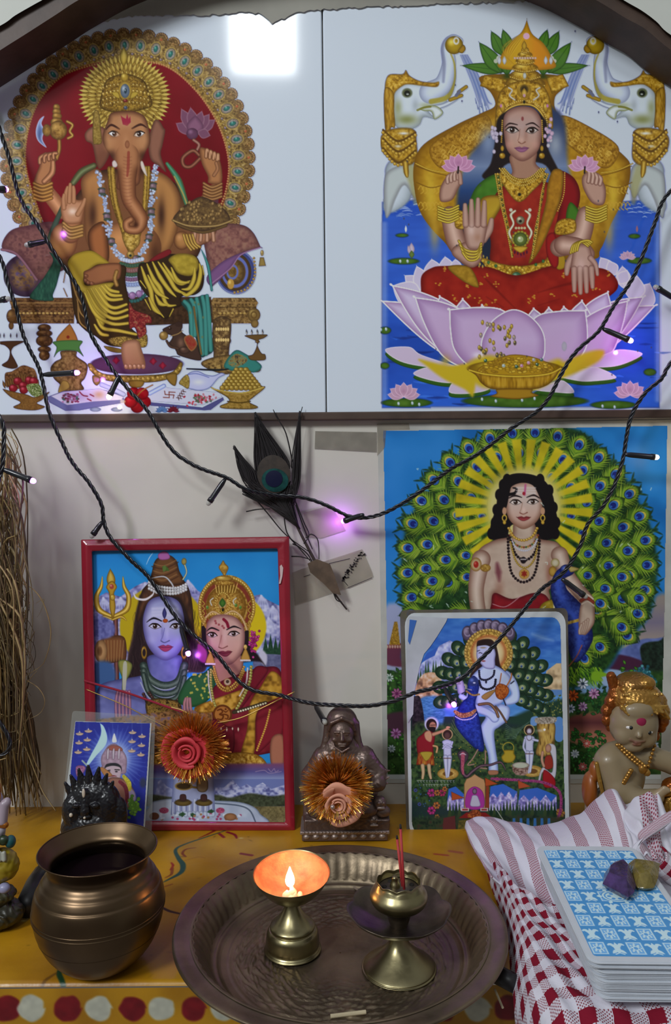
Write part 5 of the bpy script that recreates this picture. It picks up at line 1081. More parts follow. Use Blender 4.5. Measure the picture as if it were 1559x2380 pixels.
 A.poly([(480,1200),(620,1180),(720,1220),(700,1340),(560,1400),(500,1340)],'4c3820',edge='20180e',ew=20,tex=(12,['1c140c','8c7030','5c4420'],.9,5))
 A.poly([(100,1330),(700,1260),(960,1260),(1000,1600),(500,1660),(100,1660)],'6a4a34',sm=False,soft=3,tex=(22,['2c1c14','8c6434','5c5070'],.8,12))
 # ---- Parvati
 A.poly([(880,600),(860,780),(850,900),(900,960),(1240,920),(1310,960),(1260,880),(1200,800),(1180,620),(1030,560)],'1c1418',soft=3);A.poly([(840,800),(900,850),(890,930),(840,900)],'7c3060',soft=3)
 for _ in range(60):a=rs.rand()*6.3;A.ell(1225+rs.randn()*14,790+rs.randn()*40,9,9,['9c2868','b04080','7c1c50'][rs.randint(3)],edge='5c1440')
 # crown
 A.ell(1040,540,200,220,'8c6828',edge='5c3c10',tex=gold(12,.9,3));A.ell(1040,540,200,220,'9c7c34',ring=.9,tex=gold(8,.9,4))
 A.beads([(1040+188*math.cos(math.radians(a)),540+205*math.sin(math.radians(a)))for a in range(150,395,12)],10,17,'b8984c',edge='5c400c',hl='dcc478')
 A.ell(1040,545,172,190,'6c2c20',ring=.86);A.ell(1035,540,140,150,'94702c',edge='5c3c10',tex=gold(9,.8,6))
 for k in range(15):A.stroke([(960+k*11,380),(970+k*9,440)],6,['b8984c','5c400c'][k%2])
 A.poly([(1018,330),(985,270),(1000,240),(1015,218),(1030,240),(1052,270),(1030,330),(1060,350),(975,350)],'9c7c34',edge='5c3c10',ew=14,tex=gold(14,.5,6));A.ell(1018,345,62,20,'9c7c34',edge='5c3c10',hl='d4bc70');A.ell(1020,375,80,18,'8c6828',edge='5c3c10',tex=gold(6,.8,7))
 for k in range(26):
  a=math.radians(k*360/26);A.ell(1012+52*math.cos(a),515+72*math.sin(a),7,7,'b09040',edge='5c400c',hl='dcc878')
 A.leaf(1010,570,1010,470,62,'b8a078',edge='7c5c24');A.leaf(1010,545,1010,480,44,'3c6424',edge='1c3c10');A.leaf(1010,590,1012,540,36,'a88c30',edge='5c400c');A.ell(1013,562,8,12,'141010')
 for x in(935,1095):A.stroke([(x,530),(x-10,500),(x+10,480)],9,'b4b4a4',edge='7c7460')
 for x,y in((1135,545),(1104,530),(905,545)):A.ell(x,y,12,15,'3c6424',edge='8c6c2c',hl='80a060')
 A.beads([(880,660),(900,610),(950,590),(1000,600),(1050,590),(1120,600),(1170,660)],11,17,'b4944c',edge='5c400c',hl='dcc478');A.stroke([(890,620),(940,575),(1010,600),(1080,570),(1140,610),(1180,700)],14,'b4986c',edge='7c5c30')
 for k in range(5):A.stroke([(870,500+k*34),(885,520+k*34),(870,535+k*34)],9,'a08038',edge='5c400c');A.stroke([(1205,500+k*44),(1190,520+k*44),(1205,540+k*44)],9,'a08038',edge='5c400c')
 # face
 A.poly([(945,900),(960,1010),(1000,1130),(1130,1020),(1140,880)],'94685c',edge='5c3c34',ew=25)
 A.poly([(895,700),(910,640),(960,600),(1040,595),(1110,620),(1160,690),(1165,780),(1150,850),(1110,910),(1060,945),(1010,935),(950,880),(905,810)],'a88478',edge='6a4440',ew=40,grad=(1030,600,1030,940,'b09084','ac8878','a07464'))
 A.dab(950,800,34,34,'b48c80',.5);A.dab(1110,800,34,34,'b48c80',.5);A.dab(1028,740,14,60,'b89c90',.6);A.dab(1000,760,12,60,'8c5c50',.5);A.dab(965,700,40,30,'8c4044',.4)
 A.eye(938,738,66,32,8,white='b8a8a8');A.eye(1088,730,74,32,-4,white='b8a8a8')
 A.stroke([(900,710),(935,688),(985,706)],[4,13,7],'1c1418');A.stroke([(1040,700),(1090,678),(1140,695)],[7,13,4],'1c1418')
 A.stroke([(1005,740),(992,790),(985,815)],5,'7c5048',op=.8);A.stroke([(985,822),(1010,830),(1044,815)],[8,6,8],'6c4038');
 A.poly([(980,858),(1010,848),(1030,852),(1050,846),(1075,854),(1050,882),(1028,888),(1005,880)],'6c2c38',edge='48181c',ew=7);A.stroke([(976,858),(1028,864),(1078,853)],3.5,'3c1418')
 A.stroke([(1018,628),(1040,650),(1050,680)],20,'6c1428');
 for x,y in((965,655),(985,665),(1010,675),(1020,688),(960,640)):A.ell(x,y,8,8,'7c3034',op=.8)
 for x,y in((925,905),(1170,880)):A.poly([(x-30,y+30),(x-18,y-20),(x,y-50),(x+18,y-20),(x+30,y+30)],'a07c38',edge='5c400c',ew=10);A.beads([(x-30,y+34),(x+30,y+34)],7,12,'b8b0b0');A.ell(x,y-60,12,16,'b09048',hl='dcc878')
 # dress
 A.poly([(880,1000),(940,960),(960,1100),(900,1200),(800,1240),(700,1200),(740,1080),(800,1020)],'24502c',edge='14341c',ew=25)
 for _ in range(34):x,y=rs.uniform(760,930),rs.uniform(1020,1200);A.leaf(x,y,x+4,y-18,14,'94983c')
 A.poly([(950,1100),(1150,1000),(1300,960),(1420,1000),(1440,1350),(1440,1500),(1340,1560),(1000,1580),(940,1300)],'641824',edge='400c18',ew=25,tex=(40,['54101c','7c2430'],.6,3))
 A.poly([(1240,960),(1330,980),(1250,1100),(1180,1200),(1120,1270),(1090,1230),(1180,1100)],'641824',edge='400c18',ew=18)
 A.poly([(820,1240),(960,1180),(1130,1120),(1180,1090),(1130,1200),(1080,1260),(980,1270),(850,1280)],'8c6424',edge='5c3c10',ew=15,tex=(28,['5c3c10','a8802c','c09c48'],.8,4));A.poly([(1350,990),(1420,1040),(1420,1160),(1260,1260),(1230,1560),(1140,1570),(1180,1400),(1200,1220),(1280,1090)],'94702c',edge='5c3c10',ew=16,tex=(36,['5c3c10','a8802c','b8943c'],.8,7))
 A.poly([(1250,1280),(1340,1230),(1430,1200),(1430,1420),(1350,1480),(1250,1560),(1240,1440)],'701c28',edge='480c18',ew=20);A.beads([(1340,1260),(1310,1380),(1250,1540)],7,15,'b8943c')
 A.poly([(1350,1460),(1432,1440),(1436,1640),(1350,1640)],'94604c',edge='5c382c',ew=20)
 for o,c in((0,'a8843c'),(30,'94702c')):A.beads([(950-o*.2,960+o),(980,1060+o),(1040,1110+o*.6),(1110,1060+o),(1160,960+o)],9,15,c,edge='5c3c10',hl='d8bc70')
 A.ell(1045,1065,26,26,'b0a090',edge='7c5c24');A.ell(1045,1062,12,12,'3c2c20');A.leaf(1045,1090,1045,1130,40,'a08038',edge='5c400c')
 A.beads([(930,980),(930,1080),(945,1180),(960,1230)],10,17,'8c8c40',edge='5c4c24',hl='c8c088');A.beads([(1210,960),(1200,1060),(1160,1160),(1110,1250)],12,20,'8c8c40',edge='5c4c24',hl='c8c088')
 A.beads([(910,990),(915,1090),(935,1200)],5,10,'b8b0a8');A.beads([(1185,970),(1175,1070),(1130,1160)],6,11,'b8b0a8')
 for k in range(3):A.stroke([(745+k*22,1260),(745+k*20,1210),(755+k*14,1180)],20,'9c7070',edge='5c3c40')
 A.ell(1010,1290,68,68,'7c4c20',edge='4c2810');A.ell(1010,1290,60,60,'54280f');A.ell(1010,1290,54,54,'94602c')
 OM='54280f'
 A.stroke([(975,1262),(1000,1255),(1010,1275),(990,1290),(1015,1300),(1005,1325),(975,1322)],[9,12,10,9,12,12,8],OM);A.stroke([(1000,1292),(1025,1290),(1048,1300),(1045,1320),(1028,1318)],[8,9,11,9,6],OM);A.stroke([(1015,1262),(1032,1274),(1050,1262)],[5,9,5],OM);A.ell(1032,1254,7,7,OM)
 A.stroke([(1090,1275),(1180,1250),(1310,1210)],26,'3c3424',edge='241c14');A.beads([(1120,1272),(1200,1248),(1310,1212)],7,18,'c8c4a8');A.poly([(940,1330),(1040,1370),(1090,1400),(1080,1560),(960,1560)],'5c1824',edge='3c0c18',ew=16)
 for k in range(4):A.leaf(1000+k*40,1380,1000+k*40,1400+10*(k%2),10,'c0b8a0')
 # gold hem + bottom landscape
 A.poly([(520,1560),(900,1590),(1100,1555),(1250,1570),(1320,1640),(1250,1665),(900,1670),(520,1650)],'94701c',edge='5c3c10',ew=20,tex=gold(14,.8,9))
 A.poly([(500,1640),(1480,1630),(1480,1760),(500,1740)],'684064',sm=False,soft=4,grad=(900,1640,900,1740,'4c4880','7c88b0'))
 A.stroke([(1240,1690),(1300,1680),(1340,1700),(1420,1688)],4,'a890a8',op=.7);A.stroke([(1330,1670),(1350,1690),(1370,1668),(1380,1690),(1400,1680)],4,'a890a8',op=.7)
 A.poly([(500,1740),(1480,1740),(1480,1960),(500,1960)],'606ca0',sm=False)
 A.poly([(540,1860),(560,1760),(580,1745),(620,1790),(680,1820),(680,1880),(520,1880)],'8088b4',sm=False,tex=(30,['505888','a8b0cc'],.8,4));A.poly([(950,1880),(960,1800),(1020,1800),(1080,1745),(1130,1800),(1180,1775),(1220,1800),(1290,1765),(1350,1810),(1450,1780),(1460,1880)],'8088b4',sm=False,tex=(26,['484c80','8c94bc','b8bcd0'],.9,4,.7))
 A.poly([(500,1850),(700,1870),(960,1850),(1060,1870),(1200,1840),(1350,1860),(1480,1850),(1480,1930),(500,1930)],'343c30',soft=3,tex=(16,['24281c','48503c'],.7,5))
 A.poly([(500,1940),(1480,1930),(1480,2060),(500,2060)],'60583c',sm=False,tex=(14,['48422c','807850'],.7,5))
 # yoni base
 A.poly([(500,2060),(510,1920),(560,1890),(700,1875),(960,1890),(1120,1900),(1220,1930),(1270,1980),(1280,2060)],'98a4b8',edge='5c6880',ew=16,tex=(60,['8490a8','b0bccc'],.5,3));A.stroke([(960,1910),(1120,1925),(1200,1960),(1240,2040)],10,'4c586c')
 A.poly([(670,1680),(945,1680),(960,1990),(650,1990)],'8890b0',sm=False,edge='5c648c',ew=30)
 for k in range(16):x=665+k*19;A.stroke([(x,1880+rs.rand()*30),(x+rs.uniform(-3,3),1985)],7,['c0c8d8','545c80'][k%2],op=.8)
 for k in range(10):A.ell(700+k*27,1985,16,22,'a8b4c8',edge='6c7890')
 A.ell(740,1790,62,30,'4c3c20',edge='8c7440');A.ell(740,1790,48,20,'342818');A.stroke([(790,1795),(850,1800),(880,1770)],14,'7c6434',edge='44341c');A.poly([(840,1740),(900,1740),(910,1800),(890,1830),(850,1830),(830,1800)],'7c6c54',edge='44382c',ew=14)
 for x in(735,880):A.ell(x,1905,60,24,'5c4c28',edge='342814');A.ell(x,1890,40,12,'3c3020');A.poly([(x-20,1890),(x-18,1850),(x+18,1850),(x+20,1890)],'3c2828',edge='241814',ew=8)
 for x,c in((605,'8c3458'),(995,'8c3458'),(600,'8c3458')):A.ell(x,1960,30,20,c,tex=(8,['6c2040','ac5c7c'],.7,3))
 for x,y in((730,1990),(800,1995),(930,1970)):A.leaf(x-26,y,x+26,y-6,26,'2c4c38');A.leaf(x,y+16,x+4,y-22,18,'24442c')
 for _ in range(50):x=rs.uniform(560,1150);A.ell(x,rs.uniform(1985,2025),9,8,['a8b0c0','8c3c60','8c6848','b8c0cc'][rs.randint(4)])
 A.ell(1065,2005,44,26,'8c6444',edge='5c3c28');A.ell(535,2000,34,26,'5c3828')
 return A
def art_nath(q):
 A=Art(944,1430,1316,1946,q,bg='1c2c2c')
 rs=np.random.RandomState(31)
 A.fr(880,1400,.29506)
 A.poly([(230,100),(1460,100),(1460,900),(230,900)],'2c5c9c',sm=False,grad=(800,120,800,700,'2c50a0','3c74b0','5c90bc'),tex=(80,['1c4c98','4c80bc'],.5,4,.4))
 A.stroke([(1210,250),(1290,280),(1370,300)],[4,24,4],'84a4c4',soft=6,op=.7);A.stroke([(1080,180),(1300,190)],40,'2c5090',soft=8,op=.5)
 A.poly([(240,560),(400,430),(480,340),(560,300),(620,330),(640,700),(240,720)],'8c94bc',sm=False,tex=(34,['545c8c','8c94c0','c0c4d4'],.8,3));A.poly([(340,470),(380,400),(470,350),(440,420)],'2c50a0',sm=False)
 for k in range(12):x=290+k*20;y=500+rs.uniform(-30,60);A.poly([(x-12,y+80),(x,y-20),(x+12,y+80)],'24442c',sm=False,tex=(6,['1c3420','44603c'],.6,3))
 A.poly([(300,640),(360,560),(460,560),(500,640),(480,760),(300,750)],'94684c',tex=(30,['5c4034','b48c68','c8bcb0'],.9,5))
 A.poly([(1290,700),(1320,540),(1400,480),(1450,480),(1450,700)],'a08c6c',sm=False,tex=(40,['6c5c44','b49c78','c4b494'],.8,4));A.poly([(1300,695),(1450,690),(1450,730),(1300,740)],'4c70a0',soft=2)
 A.poly([(330,760),(500,750),(520,860),(480,1000),(360,960)],'34689c',soft=4,tex=(20,['24507c','5c90b8'],.7,3,.3))
 A.poly([(280,740),(330,760),(360,1000),(300,1200),(265,1200),(265,760)],'1c1820',tex=(14,['100c14','3c3038'],.8,3))
 A.poly([(260,1000),(500,960),(1000,1000),(1460,960),(1460,1560),(260,1560)],'1c3020',soft=8,tex=(20,['101c14','2c4424','44582c'],.8,6))
 for _ in range(160):x,y=rs.uniform(260,1440),rs.uniform(1080,1400);A.stroke([(x,y),(x+rs.uniform(20,70),y+rs.uniform(-4,4))],[1,5,1],['3c5c28','243c1c','5c6c2c'][rs.randint(3)],op=.6)
 for _ in range(60):x,y=rs.uniform(430,1100),rs.uniform(1080,1350);A.ell(x,y,4,4,'8c7c2c')
 A.poly([(1060,900),(1460,760),(1460,960),(1060,960)],'1c3428',soft=6);
 for _ in range(140):x,y=rs.uniform(1220,1450),rs.uniform(740,900);A.leaf(x,y,x+rs.uniform(-12,12),y-14,9,['5c6430','3c4c28','7c7c40','24381c'][rs.randint(4)])
 A.poly([(1390,920),(1450,920),(1450,1080),(1390,1080)],'4c74a8');A.poly([(1200,910),(1250,900),(1260,960),(1200,970)],'5c80ac')
 # feather fan
 for r,n in((340,15),(290,14),(240,12),(190,10)):
  for k in range(n):
   a=math.radians(165+k*(210/(n-1))+(r%7));x,y=900+r*1.22*math.cos(a),700+r*1.32*math.sin(a)
   if y>1000:continue
   A.ell(x,y,52,66,'1c3424',math.degrees(a)+90,edge='0f2014');
   for j in range(9):b=a+(j-4)*.28;A.stroke([(x,y),(x+math.cos(b)*46,y+math.sin(b)*56)],[3,1],'3c5c3c',op=.6)
   A.ell(x,y+4,24,28,'6c7c54',math.degrees(a)+90,op=.9);A.ell(x,y+5,15,18,'9ca078',op=.9);A.ell(x,y+8,9,11,'1c3c6c');A.ell(x-2,y+3,3,3,'a8b8b0')
 for k in range(16):A.stroke([(1000,960+k*8),(1080,1000+k*5),(1200-k*10,930+k*9)],3,['5c7468','243c30'][k%2],op=.7)
 for k in range(10):A.stroke([(600-k*5,880+k*12),(640+k*3,1030+k*8),(800,1160)],3,['5c7440','243c24'][k%2],op=.8)
 # halo
 for k in range(7):
  x=700+k*55;y=220-math.sin((k+.5)/7*3.14)*70+20;A.ell(x,y+20,46,60,'54485c',edge='2c2434',hl='8c8094');A.ell(x,y+10,30,36,'7c7088',ring=.7)
 A.ell(865,400,190,190,'8c6c2c',tex=(10,['5c441c','a8883c','c8ac5c'],.9,3));A.beads([(865+180*math.cos(a*.3),400+180*math.sin(a*.3))for a in range(21)],14,24,'a0803c',edge='5c441c',hl='d0b870',closed=False)
 A.ell(865,400,142,142,'8c3c1c',soft=3);A.ell(865,400,128,128,'b09058',soft=6);A.ell(865,400,105,105,'c0b48c',soft=8)
 # body
 W0,W1='a8b8d4','5c6c98'
 A.poly([(770,330),(800,295),(880,290),(920,330),(940,400),(960,500),(1010,560),(1010,610),(960,590),(930,560),(900,560),(740,590),(720,570),(780,480)],'241818',edge='3c2820',ew=14)
 A.poly([(1000,540),(1060,580),(1105,680),(1100,780),(1010,810),(990,770),(1040,720),(1010,650)],W0,edge=W1,ew=22)
 A.poly([(820,500),(900,490),(990,540),(1040,600),(1010,700),(960,800),(780,820),(770,720),(790,620),(730,590)],W0,edge=W1,ew=26)
 A.poly([(770,380),(780,340),(840,330),(900,350),(920,400),(915,450),(910,520),(840,520),(800,480),(772,440)],'a4a8c8',edge='5c5c84',ew=18);A.poly([(770,345),(800,310),(870,310),(910,345),(900,360),(850,338),(790,342)],'241818')
 A.poly([(750,800),(800,800),(900,830),(960,800),(1030,830),(1020,920),(950,980),(910,1020),(920,1150),(935,1250),(935,1340),(870,1340),(860,1200),(800,1000),(840,900),(760,860)],W0,edge=W1,ew=30)
 A.poly([(750,800),(850,830),(940,890),(940,935),(900,945),(850,900),(760,860)],W0,edge=W1,ew=18);A.poly([(865,1325),(935,1325),(935,1355),(870,1358)],'8c6044',edge='5c382c',ew=8)
 A.stroke([(790,400),(800,396),(812,402)],6,'242038');A.stroke([(862,400),(876,396)],6,'242038');A.stroke([(775,385),(795,378)],5,'1c1824');A.stroke([(855,385),(885,380)],5,'1c1824');A.ell(824,462,16,7,'7c4444');A.stroke([(820,400),(815,435),(826,440)],4,'6c6c94');A.ell(822,357,24,7,'8c7c70')
 A.beads([(790,540),(800,600),(850,610),(900,580),(910,540)],9,15,'1c1c2c');A.beads([(790,620),(810,670),(860,685),(910,660),(920,610)],10,16,'181824');A.ell(845,625,8,14,'1c1c2c')
 A.stroke([(920,700),(950,640),(965,560)],8,'94501c');A.stroke([(1000,670),(1040,600),(1045,560)],10,'a06028');A.poly([(915,680),(950,640),(1010,660),(1025,710),(980,765),(930,750)],'94481c',edge='5c240c',ew=12,tex=(12,['6c2c0c','c07830'],.7,3))
 A.poly([(810,740),(850,710),(920,685),(900,720),(850,765),(820,760)],'94743c',edge='4c3818',ew=8);A.stroke([(790,805),(870,800),(920,850),(940,900)],22,'5c4430',edge='342418',hl='8c6c4c');A.stroke([(920,820),(960,870),(1005,945)],16,'5c4430',edge='342418')
 A.stroke([(650,700),(640,640),(625,600)],[60,60,30],'a49cb8',edge='5c5480');
 for k in range(4):A.stroke([(640-k*8,640),(632+k*12-20,600)],12,'a08ca8',edge='5c4c74')
 A.stroke([(650,740),(700,760),(720,700)],44,W0,edge=W1)
 for p in([(980,760),(1000,810)],[(1040,640),(1065,620)],[(655,720),(690,700)]):A.stroke(p,9,'1c1c2c')
 # peacock
 A.poly([(740,580),(775,600),(790,660),(780,720),(760,800),(790,900),(810,1000),(830,1160),(770,1160),(650,1040),(600,950),(610,860),(660,780),(700,740),(700,640)],'1c2c74',edge='0c1444',ew=30,tex=(14,['141c54','2c48a0'],.6,4));A.ell(745,625,40,36,'24305c',hl='5c74b0');A.ell(752,634,10,6,'b0b8c4');A.stroke([(690,680),(730,690)],[3,8],'8c8c94')
 A.stroke([(690,700),(740,730),(790,725)],14,'7c6030',tex=(6,['4c3818','ac9050'],.8,3));A.stroke([(600,860),(650,890),(720,880),(760,850)],[24,40,36,20],'8c5c34',tex=(7,['5c3420','c09c60'],.9,3));A.beads([(605,900),(660,925),(730,915),(768,880)],5,12,'c0c0c8')
 for p in([(780,1160),(740,1230),(700,1280),(750,1275)],[(840,1170),(835,1280),(790,1300),(850,1310)]):A.stroke(p,9,'8c6c5c')
 # cobra
 A.stroke([(660,1240),(655,1320),(690,1370),(740,1330),(800,1290),(880,1280),(960,1260),(1000,1320)],[34,34,30,26,22,20,18,6],'3c2c34',edge='1c141c',hl='6c545c');A.poly([(620,1190),(660,1160),(705,1190),(700,1240),(660,1290),(640,1250)],'3c3038',edge='1c141c',ew=10);A.stroke([(663,1195),(660,1300),(665,1350)],[34,22,16],'8c3c4c',tex=(6,['6c2434','b46c7c'],.7,3,.5));A.stroke([(640,1200),(662,1190),(685,1200)],6,'b0a8ac')
 # figures
 def ped(x,y,c='b09050'):A.ell(x,y,84,46,c,edge='7c5c20',tex=(12,['8c6c24','c8b470'],.6,3));A.ell(x,y,40,20,'5c3c14')
 ped(545,1350);ped(1210,1330)
 A.ell(416,958,56,56,'b8c0cc',soft=2);A.ell(415,965,42,48,'241818');A.ell(425,975,26,34,'a07454');A.poly([(395,985),(445,985),(440,1020),(410,1025)],'1c1414');A.stroke([(408,968),(445,966)],5,'1c1414')
 A.poly([(300,1080),(340,1040),(380,1010),(440,1040),(430,1150),(420,1200),(320,1200),(300,1160)],'741820',edge='4c0c14',ew=16);A.poly([(360,1030),(400,1010),(420,1050),(410,1100),(370,1080)],'a8805c',edge='74503c',ew=8);A.stroke([(430,1040),(500,1015),(555,985)],[30,22,14],'a8805c',edge='6c4834');A.ell(545,985,16,10,'a8805c')
 A.poly([(310,1180),(430,1180),(440,1285),(295,1280)],'8c3c1c',edge='54180c',ew=12,sm=False,tex=(10,['6c1c14','b08c30'],.8,4,4));A.poly([(330,1180),(420,1180),(400,1230),(370,1250),(345,1220)],'94842c',edge='5c4c14',ew=8);A.stroke([(345,1285),(350,1340),(345,1385)],[32,26,20],'b09874',edge='74583c');A.stroke([(395,1285),(400,1340),(410,1385)],[32,26,20],'b09874',edge='74583c');A.stroke([(430,1130),(460,1140),(455,1180)],16,'b09060',edge='74502c')
 def kid(x,y,s=1,dark=True):
  A.ell(x,y,42*s,42*s,'b09060',ring=.85);A.ell(x,y+2,32*s,36*s,'2c1c18');A.ell(x,y+10,22*s,26*s,'4c342c'if dark else 'b0acb8',edge='3c2c2c')
  A.poly([(x-32*s,y+90),(x-40*s,y+55),(x,y+40),(x+42*s,y+60),(x+32*s,y+110),(x+26*s,y+190),(x-24*s,y+190)],'a8acc0',edge='606484',ew=12);A.stroke([(x-14,y+180),(x-10,y+260),(x-4,y+335)],[40,28,18],'b0b4c4',edge='606484');A.stroke([(x+18,y+180),(x+14,y+260),(x+6,y+330)],[38,26,18],'b0b4c4',edge='606484');A.stroke([(x-28,y+188),(x+28,y+188)],6,'4c2c24')
 kid(540,1040);A.stroke([(510,1130),(560,1140),(580,1100)],16,'a8acc0',edge='606484');A.stroke([(505,1150),(540,1120),(575,1140)],14,'a8acc0',edge='606484')
 kid(1185,1005,dark=False);A.stroke([(1215,1080),(1270,1090),(1305,1060)],[22,18,12],'a8acc0',edge='606484');A.stroke([(1150,1080),(1140,1140),(1160,1180)],18,'a8acc0',edge='606484');A.ell(1185,1060,22,30,'3c2c34',ring=.85)
 # tree trunk, woman, pot, drum
 A.poly([(1250,950),(1380,950),(1385,1080),(1370,1200),(1240,1200),(1260,1080)],'7c6030',edge='4c3818',ew=24,tex=(16,['4c3818','9c7c3c','b89c50'],.8,5,3));A.poly([(1240,910),(1390,905),(1380,950),(1250,955)],'8c8478',tex=(10,['4c4438','b0a89c'],.8,3));A.ell(1305,1003,9,9,'e8e8e8');A.dab(1270,1010,40,14,'b8b8b8',.5)
 A.poly([(1320,1130),(1350,1112),(1390,1130),(1400,1200),(1398,1330),(1380,1390),(1320,1390),(1290,1340),(1270,1410),(1255,1400),(1290,1300),(1360,1340),(1370,1250),(1350,1180)],'a8a8b0',edge='686874',ew=10);A.ell(1335,1150,24,34,'a07864',edge='6c4838');A.poly([(1310,1220),(1360,1210),(1370,1300),(1310,1310)],'7c281c',edge='4c140f',ew=8);A.poly([(1300,1320),(1380,1380),(1385,1450),(1300,1450)],'84181c',edge='540c14',ew=10);A.stroke([(1300,1290),(1285,1240),(1290,1180)],22,'a88068',edge='6c4838')
 A.ell(1020,1145,46,44,'94842c',ring=.86);A.poly([(985,1165),(1060,1165),(1065,1190),(1078,1220),(1050,1260),(990,1260),(965,1220),(985,1190)],'948024',edge='5c480c',ew=14,hl=None)if False else A.poly([(985,1165),(1060,1165),(1065,1190),(1078,1220),(1050,1260),(990,1260),(965,1220),(985,1190)],'948024',edge='5c480c',ew=14)
 A.poly([(1050,1280),(1185,1280),(1170,1350),(1140,1365),(1080,1360),(1055,1330)],'6c4434',sm=False,tex=(10,['3c241c','9c8478'],.9,3));A.ell(1117,1283,68,25,'a8a498',edge='6c6458');A.ell(1117,1285,52,18,'9ca08c')
 # caption squiggles
 for j,(x0,x1,y)in enumerate(((300,590,1410),(350,540,1440))):
  x=x0
  while x<x1:
   w=rs.uniform(10,24);A.stroke([(x,y-6),(x+w,y-6)],2.6,'a8acac',sm=False,op=.8);A.stroke([(x+w*.5,y-6),(x+w*.4,y+2),(x+w*.7,y+8)],3,'a8acac',op=.8);x+=w+rs.choice([3,10])
   # lower strip: flowers, shrine, mountains
 for _ in range(70):x,y=rs.uniform(270,400),rs.uniform(1440,1800);A.leaf(x,y,x+rs.uniform(-14,14),y+rs.uniform(-14,14),9,['2c4c7c','1c3824','24482c'][rs.randint(3)])
 for x,y,r,c in((415,1500,34,'9c2c6c'),(415,1640,34,'9c2c6c'),(500,1500,30,'9c2c50'),(460,1500,26,'a0642c'),(455,1600,30,'a0642c'),(520,1470,22,'a0642c'),(460,1690,22,'9c6c2c'),(1430,1660,40,'8c642c'),(930,1395,20,'a0642c'),(320,1590,16,'34508c'),(290,1480,16,'34508c'),(380,1730,16,'34508c'),(1340,1730,16,'34508c')):
  for k in range(6):A.ell(x+math.cos(k)*r*.6,y+math.sin(k)*r*.6,r*.45,r*.45,c,edge='2c1420',hl=None)
 A.stroke([(890,1390),(1100,1400),(1300,1420),(1420,1490),(1435,1620),(1410,1700)],22,'6c1c50',tex=(7,['4c1440','9c3c74','3c2c28'],.9,3))
 for x0,x1,yt in((540,670,1450),(870,1090,1430),(1100,1400,1460)):
  A.poly([(x0,1560),(x0+10,yt+20),((x0+x1)/2,yt),(x1,yt+60),(x1,1600),(x0,1600)],'2c54a4',sm=False)
  pts=[(x0,1640)]+[(x0+(x1-x0)*t,(yt+90+(-26 if i%2 else 16)+rs.uniform(-10,10)))for i,t in enumerate(np.linspace(0,1,8))]+[(x1,1640)]
  A.poly(pts,'7c74a8',sm=False,tex=(20,['4c4480','8c84b8','c8c4d8'],.9,int(x0)))
 for k in range(34):x=560+k*25;y=1570+rs.uniform(-10,30);(x>850 or x<660)and A.poly([(x-18,y+120),(x,y-10),(x+18,y+120)],['1c3420','14281c','2c3c20'][rs.randint(3)],sm=False)
 A.poly([(260,1700),(1460,1690),(1460,1830),(260,1830)],'1c2820',soft=8,tex=(24,['141c18','2c3c24','3c2c24'],.7,8))
 A.poly([(672,1430),(690,1390),(725,1375),(755,1352),(790,1375),(830,1395),(840,1430),(838,1620),(672,1620)],'a07c54',edge='5c3c24',ew=8,sm=False);A.poly([(690,1620),(692,1500),(755,1450),(822,1500),(822,1620)],'8c2c7c',edge='5c1c54',ew=8);A.poly([(720,1600),(730,1540),(740,1520),(770,1520),(785,1540),(800,1600),(760,1610)],'a09cac',edge='5c587c',ew=8);A.ell(755,1488,18,24,'6c5c6c',edge='2c2024')
 A.poly([(840,1620),(845,1420),(868,1420),(870,1620)],'74301c',sm=False)
 for x,y in((835,1380),(1095,1400),(570,1490)):A.poly([(x,y),(x+105,y+50),(x+5,y+70)],'94401c',sm=False,edge='54200c',ew=6)
 for x in(650,800):A.poly([(x,1620),(x+60,1620),(x+60,1645),(x,1645)],'b0a09c',sm=False);A.poly([(x+8,1626),(x+52,1626),(x+52,1640),(x+8,1640)],'7c2c2c',sm=False)
 A.poly([(630,1700),(690,1655),(840,1655),(900,1700)],'6c1c1c',sm=False);A.poly([(700,1690),(730,1640),(790,1640),(800,1690)],'7c3820',tex=(10,['4c1c14','a8602c'],.8,3))
 A.poly([(500,1830),(510,1700),(600,1680),(610,1830)],'4c2424',sm=False);A.poly([(620,1830),(630,1720),(780,1700),(780,1830)],'4c441c',sm=False,tex=(20,['2c2c1c','6c5c24'],.8,4));A.stroke([(905,1600),(990,1730)],5,'a8a8a0',sm=False)
 for k in range(6):A.poly([(1050+k*55,1830),(1055+k*55,1700),(1075+k*55,1700),(1080+k*55,1830)],'2c588c',sm=False)
 # glare at the left is a separate pale film sheet
 return A
